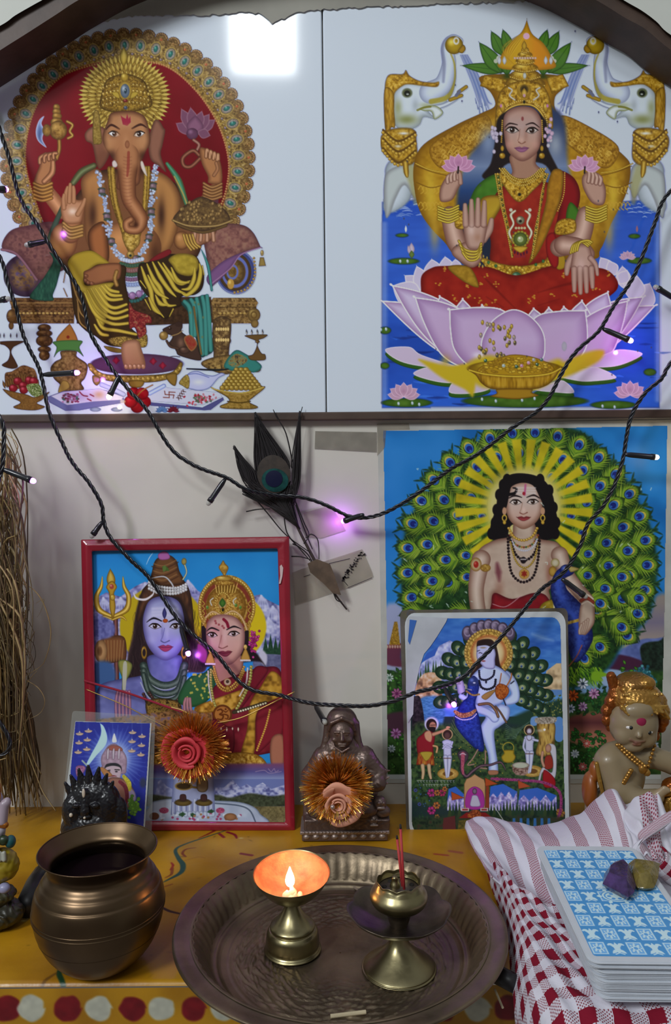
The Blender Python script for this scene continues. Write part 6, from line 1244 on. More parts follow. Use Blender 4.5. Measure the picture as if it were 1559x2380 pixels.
def art_card(q):
 A=Art(164,1676,352,1930,q,bg='141c7c')
 rs=np.random.RandomState(41)
 A.fr(140,1640,.25658)
 A.poly([(100,130),(840,130),(840,1120),(40,1120)],'101c88',sm=False,tex=(200,['0c1478','182894'],.5,3))
 cx,cy=485,480
 for k in range(64):
  a=k*2*math.pi/64+.03*(k%3);r=250+90*((k*7)%5)/5;A.poly([(cx+math.cos(a-.028)*60,cy+math.sin(a-.028)*60),(cx+math.cos(a)*r,cy+math.sin(a)*r),(cx+math.cos(a+.028)*60,cy+math.sin(a+.028)*60)],'6c84c8',sm=False,soft=2.5,op=.6)
 A.ell(cx,cy,175,180,'8098d4',soft=24,op=.85);A.ell(cx,cy,120,130,'b0c0e0',soft=12,op=.7)
 A.poly([(360,160),(360,160),(395,190),(425,280),(410,360),(330,450),(265,530),(240,545),(235,530),(280,440),(345,320),(370,240)],'a8c8e0',edge='8cb0d8',ew=8);A.stroke([(200,500),(260,560)],16,'8c9c9c')
 for x,y in((175,255),(255,230),(170,337),(245,310),(162,422),(240,395),(655,243),(740,278),(650,325),(735,360),(648,410),(730,445)):
  A.stroke([(x,y),(x,150)],1.4,'5c6cb0',op=.5);A.poly([(x-34,y-4),(x+34,y-4),(x+18,y+14),(x-18,y+14)],'b8a088',edge='7c5c4c',ew=5);A.leaf(x,y,x,y-26,12,'d0c4b0')
  A.ell(x,y-6,22,6,'9c8070')
 A.poly([(470,330),(475,280),(490,250),(505,290),(510,330)],'c8ccdc',edge='a0a4bc',ew=5)
 A.poly([(375,540),(370,470),(400,410),(440,360),(500,345),(560,400),(600,470),(600,560),(575,620),(400,590)],'9c8094',edge='6c5468',ew=20,tex=(30,['6c5464','b8a4b4'],.5,4));A.poly([(430,400),(460,360),(540,370),(560,410)],'8c4c40',edge='5c3430',ew=10)
 for x in(430,480,530):A.stroke([(x,480),(x+2,420),(x+6,390)],[14,26,10],'b8acb8',edge='4c3c4c')
 A.poly([(405,560),(440,535),(520,530),(555,560),(550,630),(530,680),(490,710),(450,680),(415,620)],'b09aa4',edge='7c6070',ew=14);A.poly([(400,570),(420,530),(500,520),(550,550),(555,600),(540,560),(480,545),(425,555)],'18141c')
 A.stroke([(420,590),(450,585)],9,'1c1418');A.stroke([(495,580),(535,582)],9,'1c1418');A.ell(440,600,12,7,'241820');A.ell(508,598,12,7,'241820');A.stroke([(440,645),(480,636),(510,640)],[6,12,4],'6c1c24')
 A.poly([(440,660),(560,660),(640,720),(680,820),(640,900),(560,980),(440,960),(420,800)],'8c5c4c',edge='54342c',ew=26);A.poly([(600,740),(670,780),(680,860),(600,880)],'9c8cac',soft=3)
 A.stroke([(575,640),(620,700),(625,760)],[30,44,34],'b0a424',tex=(8,['8c8418','d0c444'],.6,3));A.stroke([(540,690),(590,740),(605,830),(590,900)],[30,36,34,24],'5c0f20',tex=(8,['44081a','8c2434'],.6,3))
 A.ell(750,700,30,44,'1c2448',soft=3)
 for k in range(60):A.ell(660+rs.randn()*26,920+rs.randn()*36,16,14,['6c9c28','84b83c','548024'][rs.randint(3)],edge='3c6418')
 A.poly([(140,560),(180,540),(230,560),(200,620),(150,640)],'8c4c7c',edge='5c2c50',ew=10,tex=(8,['6c345c','b08cac'],.7,3));A.poly([(360,570),(390,560),(470,625),(440,645),(400,635)],'a06c3c',edge='6c4424',ew=10)
 return A
 # --- the setting
M={}
M['plaster']=mat('wall_plaster',(.70,.67,.60),.8,var=.17,vscale=5,bump=.25,bscale=45)
M['arch']=mat('arch_plaster',(.62,.64,.59),.8,var=.1,vscale=4,bump=.2)
M['brown']=mat('brown_paint',(.075,.045,.032),.55,var=.35,vscale=40,bump=.3,bscale=90)
M['glaze']=mat('tile_glaze',ink('b8c1ea'),.07,spec=.5,coat=0)
M['print_gloss']=mat('glazed_print',(.5,.5,.5),.09,spec=.5,vc=True)
M['print']=mat('paper_print',(.5,.5,.5),.45,spec=.3,vc=True)
M['print_lam']=mat('laminated_print',(.5,.5,.5),.18,spec=.4,vc=True)
WP=((0,0,0),(0,-1,0))
tag(MB().add([(-.75,0,-.02),(.75,0,-.02),(.75,0,1.0),(-.75,0,1.0)],[(0,1,2,3)]).build('wall_back',M['plaster'],smooth=False),kind='structure')
# side walls and floor of the small room
for x,nm in((-2.3,'wall_left'),(2.3,'wall_right')):
 tag(MB().add([(x,0,-.75),(x,-3.4,-.75),(x,-3.4,2.2),(x,0,2.2)],[(0,1,2,3)]).build(nm,M['arch'],smooth=False),kind='structure')
M['floor']=mat('grey_floor',(.25,.22,.2),.5,var=.3)
tag(MB().add([(-2.3,0,-.75),(2.3,0,-.75),(2.3,-3.4,-.75),(-2.3,-3.4,-.75)],[(0,1,2,3)]).build('floor',M['floor'],smooth=False),kind='structure')
# plaster strip above the tiles, ragged lower edge
rnd=random.Random(4)
def rag(pts,step,amp):
 out=[]
 for(x0,y0),(x1,y1)in zip(pts,pts[1:]):
  n=max(int(abs(x1-x0)/step),1)
  for k in range(n):t=k/n;out.append((x0+(x1-x0)*t,y0+(y1-y0)*t+rnd.uniform(-amp,amp)))
 return out+[pts[-1]]
low=rag([(-80,60),(105,45),(150,50),(230,55),(300,38),(420,36),(500,34),(555,28),(600,30),(632,54),(690,30),(745,22),(860,16),(960,12),(975,15),(1000,8),(1200,4),(1300,6),(1360,3),(1400,0),(1640,0)],7,2.6)
pts=low+[(1640,-240),(-80,-240)]
n=len(pts);V=[PP(x,y,WP,.009)for x,y in pts]+[PP(x,y,WP,0)for x,y in pts]
M['strip']=mat('grey_plaster',(.40,.39,.34),.85,var=.25,vscale=9,bump=.4,bscale=40)
tag(MB().add(V,[tuple(range(n))]+[(i,n+i,n+(i+1)%n,(i+1)%n)for i in range(n)]).build('trim_1',M['strip'],smooth=False,clean=True),kind='structure')
# brown painted ledge under the tiles
a,b=U(-120,966.5,0),U(1680,956,0)
o=MB().box(((a.x+b.x)/2,-.005,a.z-.0038),((b.x-a.x)/2,.005,.0040)).build('trim_2',M['brown'],smooth=False);bevel(o,.0012);tag(o,kind='structure')
# arch: brown edge band and pale outer wall, in front of the tiles
YA=-.055
inner=[(-260,300),(-120,196),(0,117),(60,79),(130,34),(186,-2),(300,-62),(480,-120),(780,-150),(1080,-120),(1260,-62),(1381,-2),(1450,40),(1500,68),(1560,117),(1680,196),(1820,300)]
outer=[(-260,190),(-120,120),(0,60),(35,36),(80,10),(112,-8),(270,-100),(460,-170),(780,-205),(1100,-170),(1300,-100),(1436,-8),(1490,24),(1525,50),(1560,82),(1680,150),(1820,220)]
inn=catmull(inner,False,6);out=catmull(outer,False,6)
pa=((0,YA,0),(0,-1,0))
V=[PP(x,y,pa)for x,y in inn]+[PP(x,y,pa)for x,y in out]+[PP(x,y,pa)+Vector((0,.045,0))for x,y in inn]+[PP(x,y,pa)-Vector((0,.004,0))for x,y in out]
n=len(inn);F=[]
for i in range(n-1):F+=[(i,i+1,n+i+1,n+i),(i,2*n+i,2*n+i+1,i+1),(n+i,n+i+1,3*n+i+1,3*n+i)]
tag(MB().add(V,F).build('trim_3',M['brown'],smooth=False,clean=True),kind='structure')
top=[(x,-600)for x,y in out]
V=[PP(x,y,pa,.004)for x,y in out]+[PP(x,y,pa,.004)for x,y in top]
tag(MB().add(V,[(i,i+1,n+i+1,n+i)for i in range(n-1)]).build('wall_front',M['arch'],smooth=False,clean=True),kind='structure')
# --- picture tiles
TF=((0,-.0075,0),(0,-1,0))
def tile(pts,art,label):
 c=PP(sum(p[0]for p in pts)/4,pts[2][1],TF)
 t=thing('picture_tile',label,'tile',(c.x,0,c.z))
 o=slab('tile_body',pts,TF,0,-.0070,M['glaze'],bev=.0012);o.data.transform(Matrix.Translation(-t.location));o.parent=t
 p=printmesh('printed_picture',art,TF,M['print_gloss'],t,lift=.00015,full=False,origin=t.location)
 return t
q1=.8
tile([(-40,-30),(746.5,-30),(757,965),(-40,972)],art_ganesh(q1),'white glazed tile printed with the elephant-headed seated deity in a jewelled red ring')
tile([(749.5,-30),(1620,-30),(1620,955),(760,964)],art_lakshmi(q1),'white glazed tile printed with a goddess seated on a pink lotus between two white elephants')
# --- painted shelf (altar ledge)
YF=-(DC-HC*FPX/(2318-1093.0))
M['shelf_paint']=mat('yellow_enamel',(.4,.25,.04),.33,spec=.5,vc=True,bump=.5,bscale=70,var=.12,vscale=30)
sx0,sx1,sy0,sy1=-470,470,0,-YF*1000
T=Art(sx0,sy0,sx1,sy1,1.15,bg='94690f')
T.poly([(sx0-5,-5),(sx1+5,-5),(sx1+5,sy1+5),(sx0-5,sy1+5)],'94690f',sm=False,tex=(40,['80560c','966c10','a87c18'],.8,3))
def W2(l):return[(UZ(x,y).x*1000,-UZ(x,y).y*1000)for x,y in l]
rs=np.random.RandomState(8)
for _ in range(260):
 x,y=rs.uniform(sx0,sx1),rs.uniform(0,sy1);T.ell(x,y,rs.uniform(.3,1.6),rs.uniform(.3,1.1),['5c3c0c','3c280c','6c4a10'][rs.randint(3)],rs.rand()*180,soft=1,op=.6)
def sw(l,w,c,op=1):T.stroke(W2(l),w,c,soft=.5,op=op)
sw([(540,1925),(480,1945),(430,1962),(408,1975),(415,1995),(425,2010),(420,2028),(390,2045),(380,2050)],[1.2,1.8,2,3,4,5,4.5,2,1.2],'1c3c34')
sw([(455,1970),(432,1974),(424,1983),(431,1991)],[.8,2,2.6,2],'5c1c0c',.8);sw([(400,2018),(398,2032),(384,2040)],[3,2.4,1],'5c1c0c',.7);sw([(430,2000),(460,1992),(476,1994)],.9,'6c3c10',.6)
sw([(500,1930),(480,1940),(462,1948)],[3,2,1],'6a1814');sw([(528,1934),(545,1940),(550,1948)],[3,3,2],'6a1420');sw([(510,1938),(520,1946)],3,'701c24');sw([(560,1984),(585,1988)],3.4,'6a1414');sw([(1010,1985),(1040,1988)],3,'7c2c20',.8);sw([(1045,1978),(1072,1982)],4,'7c3c24',.8)
sw([(140,2250),(137,2262),(142,2275),(150,2290)],[2.5,3.6,3.6,2.5],'12301c');sw([(378,2110),(395,2118),(420,2124)],[2.4,2.6,2],'241408');sw([(130,2262),(110,2275),(98,2285)],[2,3,2],'4c300c',.7)
sw([(0,2298),(40,2300),(80,2302)],[4,4,2],'5c380c',.6);sw([(370,2065),(385,2060),(400,2055)],1.2,'6c2c10');sw([(395,2022),(402,2012),(398,2005)],[1,2.4,1.5],'7c2014')
for x,y in((55,2140),(62,2136),(560,1948),(1150,2010)):
 p=W2([(x,y)])[0];T.ell(p[0],p[1],2,1,'b0a070')
sh=thing('altar_shelf','yellow painted shelf with red and white dots along its front edge','shelf',(0,YF/2,0))
X=(T.x0+np.arange(T.W)/T.q)/1000;Y=-(T.y0+np.arange(T.H)/T.q)/1000
GX,GY=np.meshgrid(X,Y);V=np.stack([GX,np.maximum(GY,YF),np.zeros_like(GX)],-1).reshape(-1,3)-np.array([0,YF/2,0])
# gently rounded front lip
dl=(V[:,1]+YF/2)-YF;k=dl<.004;V[k,2]=-(.004-np.sqrt(np.clip(.004**2-(.004-dl[k])**2,0,None)))*.9
j,i=np.nonzero(np.ones((T.H-1,T.W-1),bool));F=np.stack([j*T.W+i,(j+1)*T.W+i,(j+1)*T.W+i+1,j*T.W+i+1],1)
mesh('shelf_top',V,F,M['shelf_paint'],sh,cols=np.clip(lin(T.img.reshape(-1,3))*1.5,0,.9))
FA=Art(-470,-40,470,0,1.3,bg='8c640f')
FA.poly([(-480,-45),(480,-45),(480,5),(-480,5)],'8c640f',sm=False,tex=(30,['80560c','966c10','a07414'],.8,3))
def fx(px):return U(px,2345,YF).x*1000
for x,c,w in((15,0,34),(72,1,33),(157,0,33),(230,1,32),(307,0,31),(375,1,31),(450,0,31),(522,1,32),(592,0,30),(660,1,30),(735,0,30),(810,1,30),(885,0,30),(960,1,30),(1030,0,32),(1110,1,32),(1180,0,32),(1255,1,32),(1330,0,32),(1400,1,32),(1480,0,32)):
 cx,cy=fx(x),U(x,2344,YF).z*-1000-3.6
 r=w*.28;P=[(cx+r*math.cos(a)*rs.uniform(.9,1.1),cy-40+r*.98*math.sin(a)*rs.uniform(.9,1.1))for a in np.arange(0,6.28,.52)]
 FA.poly(P,'5c0a12'if c==0 else '9c9c8c',edge=None,tex=(6,(['4c0810','6c1018']if c==0 else['84847a','a8a898']),.6,int(x)))
X=(FA.x0+np.arange(FA.W)/FA.q)/1000;Z=-(FA.y0+40+np.arange(FA.H)/FA.q)/1000-.0036
GX,GZ=np.meshgrid(X,Z);V=np.stack([GX,np.full_like(GX,YF/2),GZ],-1).reshape(-1,3)
j,i=np.nonzero(np.ones((FA.H-1,FA.W-1),bool));F=np.stack([j*FA.W+i,(j+1)*FA.W+i,(j+1)*FA.W+i+1,j*FA.W+i+1],1)
mesh('shelf_front',V,F,M['shelf_paint'],sh,cols=np.clip(lin(FA.img.reshape(-1,3))*1.5,0,.9))
# --- paper poster on the wall (peacock fan)
M['paper']=mat('aged_paper',(.56,.57,.53),.7,var=.22,vscale=28,bump=.2,bscale=60)
PW=((0,-.0012,0),(0,-1,0))
c=PP(1220,1820,PW)
t=thing('wall_poster','paper poster of a youth in beads before a peacock fan and yellow rays','poster',(c.x,0,c.z))
o=slab('poster_paper',[(877,986),(1000,984),(1220,981),(1420,978),(1568,976),(1564,1300),(1556,1822),(890,1820),(884,1400)],PW,0,-.0008,M['paper']);o.data.transform(Matrix.Translation(-t.location));o.parent=t
A=crop(art_murugan(.8),[(890,1001),(1220,996),(1551,989),(1544,1440),(1536,1760),(1536,1812),(900,1812),(898,1440)])
printmesh('printed_picture',A,PW,M['print'],t,lift=.0002,origin=t.location)
M['tape']=mat('old_clear_tape',(.42,.37,.28),.35,alpha=.35,var=.3,vscale=60)
for k,pts in enumerate(([(876,985),(950,984),(952,998),(897,1000),(894,1040),(876,1060)],)):
 o=slab('tape_corner',pts,PW,.0004,.0002,M['tape']);o.data.transform(Matrix.Translation(-t.location));o.parent=t
 # --- red framed picture leaning on the wall
M['red']=mat('red_enamel_wood',(.33,.012,.03),.3,spec=.5,coat=.3,bump=.3,bscale=120,var=.3,vscale=14)
FL=plane_from(600,1930,-.052,560,1247,-.016)
org=PP(440,1932,FL);org.z=0
t=thing('framed_picture','red framed picture of a blue-skinned god and a crowned goddess, leaning on the wall','picture frame',tuple(org))
def rel(o,t):o.data.transform(Matrix.Translation(-t.location));o.parent=t;return o
O_=[(188,1254),(672,1247),(686,1931),(204,1931)];I_=[(214,1281),(645,1275),(663,1911),(228,1906)]
V=[];
for ring,h in((O_,-.004),(O_,.0065),(None,.0085),(I_,.0065),(I_,.001)):
 rr_=[((a[0]+b[0])/2,(a[1]+b[1])/2)for a,b in zip(O_,I_)]if ring is None else ring
 V+=[PP(x,y,FL,h)for x,y in rr_]
F=[(r*4+i,r*4+(i+1)%4,(r+1)*4+(i+1)%4,(r+1)*4+i)for r in range(4)for i in range(4)]
o=MB().add(V,F).build('frame',M['red'],smooth=False,clean=True);bevel(o,.0012,2,20);rel(o,t)
rel(slab('backing_board',[(192,1258),(668,1251),(682,1927),(208,1927)],FL,-.001,-.004,M['brown']),t)
A=crop(art_shiva(1.15),[(213,1280),(646,1274),(664,1912),(227,1907)])
printmesh('printed_picture',A,FL,M['print_lam'],t,lift=.0006,origin=t.location)
M['chip']=mat('chipped_gesso',(.6,.45,.45),.7)
rel(slab('paint_chip',[(650,1316),(654,1312),(658,1320),(656,1340),(652,1356),(648,1357),(651,1338)],FL,.0090,.0080,M['chip']),t)
# --- laminated picture leaning in front of the poster
NL=plane_from(1130,1949,-.060,1130,1413,-.012)
org=PP(1130,1950,NL);org.z=0
t=thing('laminated_picture','laminated picture of a pale ascetic seated with a peacock, white rounded border','picture',tuple(org))
M['sleeve']=mat('laminate_edge',(.16,.14,.11),.22,alpha=.75,var=.4,vscale=60)
M['white_card']=mat('white_card',(.58,.62,.64),.35,var=.12,vscale=50)
def quadmap(q,pts):
 (ax,ay),(bx,by),(cx,cy),(dx,dy)=q
 return[((1-v)*((1-u)*ax+u*bx)+v*((1-u)*dx+u*cx),(1-v)*((1-u)*ay+u*by)+v*((1-u)*dy+u*cy))for u,v in pts]
rel(slab('plastic_sleeve',quadmap([(929,1418),(1319,1413),(1327,1944),(945,1951)],rrect(0,0,1,1,.03)),NL,-.0016,-.0002,M['sleeve']),t)
rel(slab('card_border',quadmap([(940,1425),(1314,1421),(1323,1940),(951,1946)],rrect(0,0,1,1,.06)),NL,.0001,-.0010,M['white_card']),t)
rr_=quadmap([(951,1438),(1302,1434),(1314,1938),(957,1938)],rrect(0,0,1,1,.055))
rr_=[(x,min(y,1937))for x,y in rr_]
A=crop(art_nath(1.25),rr_)
printmesh('printed_picture',A,NL,M['print_lam'],t,lift=.0004,origin=t.location)
M['film']=mat('glare_film',(.62,.66,.70),.25,alpha=.8,var=.15,vscale=40)
rel(slab('glare_film',[(945,1440),(952,1432),(1040,1436),(1036,1446),(1015,1480),(1000,1502),(985,1520),(975,1550),(962,1610),(960,1660),(948,1680),(943,1600)],NL,.0012,.0006,M['film'],smooth=False),t)  # pale translucent sheet stands in for glare and a fold on the laminate
rel(slab('print_showing',[(952,1440),(968,1442),(952,1498),(948,1490)],NL,.0017,.0013,mat('blue_print',ink('2c5494'),.3)),t)
# --- small card in a clear sleeve
KL=plane_from(255,1936,-.078,265,1660,-.060)
org=PP(255,1950,KL);org.z=0
t=thing('prayer_card','small blue card of a helmeted god holding a sword, in a clear plastic sleeve','card',tuple(org))
M['clear']=mat('clear_plastic',(.55,.6,.58),.12,alpha=.10,spec=.5)
rel(slab('card_body',[(175,1676),(352,1681),(336,1935),(140,1935)],KL,0,-.0009,M['white_card']),t)
A=crop(art_card(1.4),[(175,1677),(349,1681),(333,1930),(150,1930)])
printmesh('printed_picture',A,KL,M['print_lam'],t,lift=.0002,origin=t.location)
rel(slab('plastic_sleeve',quadmap([(168,1652),(361,1664),(352,1946),(138,1946)],rrect(0,0,1,1,.03)),KL,-.0015,-.0010,M['clear']),t)
rel(slab('sleeve_front',quadmap([(168,1652),(361,1664),(352,1946),(138,1946)],rrect(0,0,1,1,.03)),KL,.0009,.0006,mat('clear_front',(.5,.55,.55),.08,alpha=.03,spec=.5)),t)
# --- metal vessels
def metal(name,c,c2,rough,rv=.12,sc=18,bump=.25,bs=60):
 m=mat(name,c,rough,metal=1,col2=c2,vscale=sc,bump=bump,bscale=bs,detail=6)
 N,L=m.node_tree.nodes,m.node_tree.links;nz=N.new('ShaderNodeTexNoise');nz.inputs['Scale'].default_value=sc*1.7;nz.inputs['Detail'].default_value=5
 tcn=N.new('ShaderNodeTexCoord');L.new(tcn.outputs['Object'],nz.inputs['Vector'])
 mr=N.new('ShaderNodeMapRange');mr.inputs[3].default_value=rough-rv;mr.inputs[4].default_value=rough+rv;L.new(nz.outputs[0],mr.inputs[0]);L.new(mr.outputs[0],N['Principled BSDF'].inputs['Roughness']);return m
M['pot']=metal('tarnished_bronze',(.17,.115,.065),(.11,.072,.043),.35,.05,12,.12,30)
M['plate']=metal('dull_brass_plate',(.27,.21,.135),(.14,.105,.07),.42,.10,30,.5,110)
M['lampbrass']=metal('old_brass',(.36,.315,.17),(.25,.215,.115),.33,.07,40,.15,120)
M['darkbrass']=metal('blackened_brass',(.20,.165,.13),(.10,.085,.065),.42,.1,60,.5,140)
M['copper']=metal('flame_coloured_cup',(.72,.27,.13),(.42,.15,.08),.55,.1,120,.4,300)  # orange flame light inside the cup is put into this base colour
M['copper'].node_tree.nodes['Principled BSDF'].inputs['Metallic'].default_value=.45
M['plate'].node_tree.nodes['Principled BSDF'].inputs['Metallic'].default_value=.85
M['water']=mat('dark_water',(.008,.004,.006),.05,spec=.5)
def smooth_prof(p,n=5):return[tuple(q)for q in catmull(p,False,n)]
# -- water pot
pb=UZ(234,2236,0)
t=thing('water_pot','round bronze water pot with a flared rim at the left of the shelf','pot',tuple(pb))
s=1.0
prof=[(0,0),(.016,.0),(.026,.0035),(.037,.015),(.0435,.029),(.0455,.038),(.0462,.0415),(.0460,.0425),(.0463,.046),(.0455,.052),(.0440,.0575),(.0428,.0590),(.0420,.0610),(.0405,.0640),(.0392,.0655),(.0378,.0680),(.0360,.0700),(.0350,.0715),(.0345,.0735),(.0350,.0760),(.0372,.0800),(.0402,.0838),(.0412,.0850)]
prof=[(r*.965,z*.96)for r,z in smooth_prof(prof,4)]
inn_=[(.0406,.0852),(.0394,.0838),(.0362,.0800),(.0330,.0765),(.0322,.0740),(.0330,.0710),(.038,.064),(.042,.055),(.044,.044),(.042,.03),(.03,.012),(0,.006)]
MB().lathe(prof+[(r*.975,z*.96)for r,z in smooth_prof(inn_,3)],96).build('vessel_body',M['pot'],t)
MB().lathe([(.0398,.0814),(.0404,.0819),(.0398,.0824),(.0392,.0819),(.0398,.0814)],96).build('rim',M['pot'],t)
MB().lathe([(0,.0600),(.02,.0600),(.0376,.0600)],48).build('water',M['water'],t)
for z,r in((.0425,.0449),(.0398,.0447),(.0250,.0408)):MB().lathe([(r-.0004,z-.0006),(r+.0003,z),(r-.0004,z+.0006)],96).build('raised_band',M['pot'],t)
# -- offering plate
PR=.1215;pc=UZ(790,2148,.022)
yc=pc.y
t=thing('offering_plate','large round brass plate with fluted sides and embossed floor, at the front','plate',(pc.x,yc,0))
def wob(r,z,q,j):
 k=0
 if.094<r<.108 and z>.006:k=.0007*math.cos(q*72)
 return r+k,z+k*.6
prof=[(0,.0012),(.06,.0012),(.084,.0014),(.0885,.002),(.0905,.0038),(.0915,.0042),(.0935,.0042),(.0955,.0060),(.0985,.0120),(.1025,.0185),(.1062,.0226),(.1075,.0234),(.1085,.0232),(.1130,.0232),(.1195,.0240),(.1215,.0236),(.1218,.0226),(.1205,.0218),(.108,.0205),(.104,.0165),(.099,.008),(.095,.0030),(.086,0),(0,0)]
n=288;P_=smooth_prof(prof,6)
# finer rings on the floor so that the embossing is real relief
fl=[(r,.0012)for r in np.linspace(.0005,.084,110)]
P_=fl+[p for p in P_ if not(p[0]<=.0845 and p[1]>.0005)]
rsn=np.random.RandomState(5);G=rsn.rand(64,64)
def nz2(x,y):
 xi,yi=int(math.floor(x)),int(math.floor(y));fx,fy=x-xi,y-yi;fx=fx*fx*(3-2*fx);fy=fy*fy*(3-2*fy)
 g=lambda a,b:G[(yi+a)%64,(xi+b)%64]
 return(g(0,0)*(1-fx)+g(0,1)*fx)*(1-fy)+(g(1,0)*(1-fx)+g(1,1)*fx)*fy
def wob2(r,z,q,j):
 if j<110:
  h=0
  if r>.078:h=.00035*(1 if abs(r-.0815)<.0012 else 0)+(.00035*max(0,math.cos(q*110))if.0785<r<.0800 else 0)
  elif r>.030:
  # scrolling petals and vines
   a=math.sin(q*14+3.2*math.sin(r*420));b=math.cos(r*520+2.2*math.sin(q*7));v=a*b
   h=.0016*max(0,abs(v)-.28)+.0009*(nz2(math.cos(q)*r*900+200,math.sin(q)*r*900+200)-.5)
   h*=min(1,(r-.030)/.02)
  return r,z+h
 return wob(r,z,q,j)
P_=[(r*.955,z)for r,z in P_]
MB().lathe(P_,n,wob=lambda r,z,q,j:(lambda a:(a[0]*.955,a[1]))(wob2(r/.955,z,q,j))).build('plate_body',M['plate'],t)
MB().lathe([(.1030,.0236),(.1038,.0240),(.1046,.0236)],160).build('rim_bead',M['plate'],t)
# -- lit oil lamp on the plate
lb=UZ(680,2205,.0022)
t=thing('oil_lamp','lit brass cup lamp with a flame, standing on the brass plate','lamp',tuple(lb))
sc=.95
prof=[(0,0),(.0188,0),(.0195,.0016),(.0186,.0032),(.0190,.0060),(.0184,.0120),(.0168,.0150),(.0158,.0156),(.0160,.0172),(.0150,.0186),(.0118,.0215),(.0080,.0262),(.0052,.0320),(.0040,.0370),(.0036,.0405)]
MB().lathe(smooth_prof(prof,5),64).build('stand',M['lampbrass'],t)
cup=[(.0034,.0400),(.0120,.0425),(.0190,.0480),(.0240,.0545),(.0268,.0605),(.0274,.0608),(.0262,.0598)]
MB().lathe(smooth_prof(cup,5),72).build('cup',M['lampbrass'],t)
cin=[(.0266,.0604),(.0236,.0545),(.0180,.0485),(.0110,.0440),(0,.0425)]
MB().lathe(smooth_prof(cin,5),72).build('cup_lining',M['copper'],t)
M['wick']=mat('burnt_camphor',(.72,.52,.36),.8,bump=.8,bscale=400,emit=(1,.55,.25),es=.55)
wk=MB()
r_=random.Random(3)
for k in range(16):
 a=r_.uniform(0,6.3);rr=r_.uniform(0,.0058);wk.ball((rr*math.cos(a)+.001,rr*math.sin(a)-.004,.0445+r_.uniform(0,.0045)),(r_.uniform(.0016,.0032),r_.uniform(.0016,.0030),r_.uniform(.0016,.003)),8,6)
wk.build('wick_ash',M['wick'],t)
M['flame']=mat('flame',(1,.8,.5),.5,emit=(1,.82,.52),es=14)
fl_=MB().lathe(smooth_prof([(0,.0505),(.0018,.0513),(.0030,.0532),(.0033,.0556),(.0026,.0590),(.0014,.0625),(.0004,.0655),(0,.066)],4),20,c=(-.0012,-.001,0));fl_.build('flame',M['flame'],t)
M['glow']=mat('flame_tip',(1,.8,.5),.5,emit=(1,.85,.6),es=8)
L=bpy.data.lights.new('flame_light','POINT');L.energy=.06;L.color=(1,.42,.14);L.shadow_soft_size=.004
lo=bpy.data.objects.new('flame_light',L);C.objects.link(lo);lo.parent=t;lo.location=(-.001,-.0045,.0605)
TM=Matrix.Translation((0,0,.036))@Matrix.Rotation(math.radians(7),4,'X')@Matrix.Translation((0,0,-.0395))
for ch in t.children:
 if ch.name.split('.')[0]in('cup','cup_lining','wick_ash','flame'):ch.data.transform(TM)
 # -- incense holder on the plate
ib=UZ(927,2248,.0022)
t=thing('incense_holder','brass lotus incense holder on a cone foot, standing on the plate','incense holder',tuple(ib))
prof=[(0,0),(.0236,0),(.0243,.0012),(.0232,.0026),(.0150,.0090),(.0080,.0160),(.0050,.0230),(.0040,.0275)]
MB().lathe(smooth_prof(prof,5),64).build('foot',M['lampbrass'],t)
def petal_dish(r,z,q,j):
 k=1+.07*abs(math.cos(q*4))*(r/.034)**2;return r*k,z+.0022*abs(math.cos(q*4))*(r/.034)**3
prof=[(.004,.0270),(.012,.0285),(.022,.0320),(.030,.0365),(.0335,.0400),(.0325,.0402),(.029,.0375),(.021,.0335),(.011,.0305),(.006,.0300)]
MB().lathe(smooth_prof(prof,4),96,wob=petal_dish).build('petal_dish',M['darkbrass'],t)
prof=[(.006,.0300),(.0075,.0345),(.0085,.0380),(.0120,.0420)]
MB().lathe(smooth_prof(prof,4),48).build('neck',M['darkbrass'],t)
def sc_cup(r,z,q,j):
 if z>.0570:return r,z+.0014*abs(math.cos(q*4.5))
 return r,z
prof=[(.0,.0410),(.010,.0415),(.0168,.0445),(.0196,.0490),(.0192,.0525),(.0168,.0560),(.0152,.0585),(.0150,.0600),(.0146,.0600),(.0145,.0580),(.0138,.0566)]
MB().lathe(smooth_prof(prof,4),96,wob=sc_cup).build('lotus_cup',M['lampbrass'],t)
mb=MB().lathe([(0,.0562),(.0142,.0562)],48);mb.build('stick_plate',M['darkbrass'],t)
M['hole']=mat('hole',(.01,.008,.006),.9)
for k in range(7):
 a=k*2*PI/7+.35;MB().lathe([(0,.0566),(.0017,.0566),(.0017,.0560)],12,c=(.0098*math.cos(a),.0098*math.sin(a),0)).build('stick_hole',M['hole'],t)
MB().lathe(smooth_prof([(.0036,.0562),(.0032,.058),(.0022,.0605),(.0020,.0625),(.0012,.0635),(0,.0637)],4),20,c=(-.0025,.001,0)).build('centre_knob',M['lampbrass'],t)
# incense sticks
M['stick']=mat('red_incense_stick',(.42,.03,.035),.6,bump=.3,bscale=300);M['char']=mat('charred_tip',(.02,.015,.014),.9)
for k,(bx,by,tx,ty,lbl)in enumerate(((939,2067,930,1916,'taller red incense stick in the brass holder'),(935,2060,922,1942,'shorter red incense stick in the brass holder, leaning left'))):
 Y=ib.y-.0085+k*.004;b_=U(bx,by,Y);tp=U(tx,ty,Y+.006)
 t=thing('incense_stick',lbl,'incense stick',tuple(b_),group='incense sticks in the holder')
 MB().tube([(0,0,0),(tp-b_)*.93],.0009,10).build('stick',M['stick'],t);MB().tube([(tp-b_)*.93,tp-b_],[.0009,.0007],10).build('charred_tip',M['char'],t)
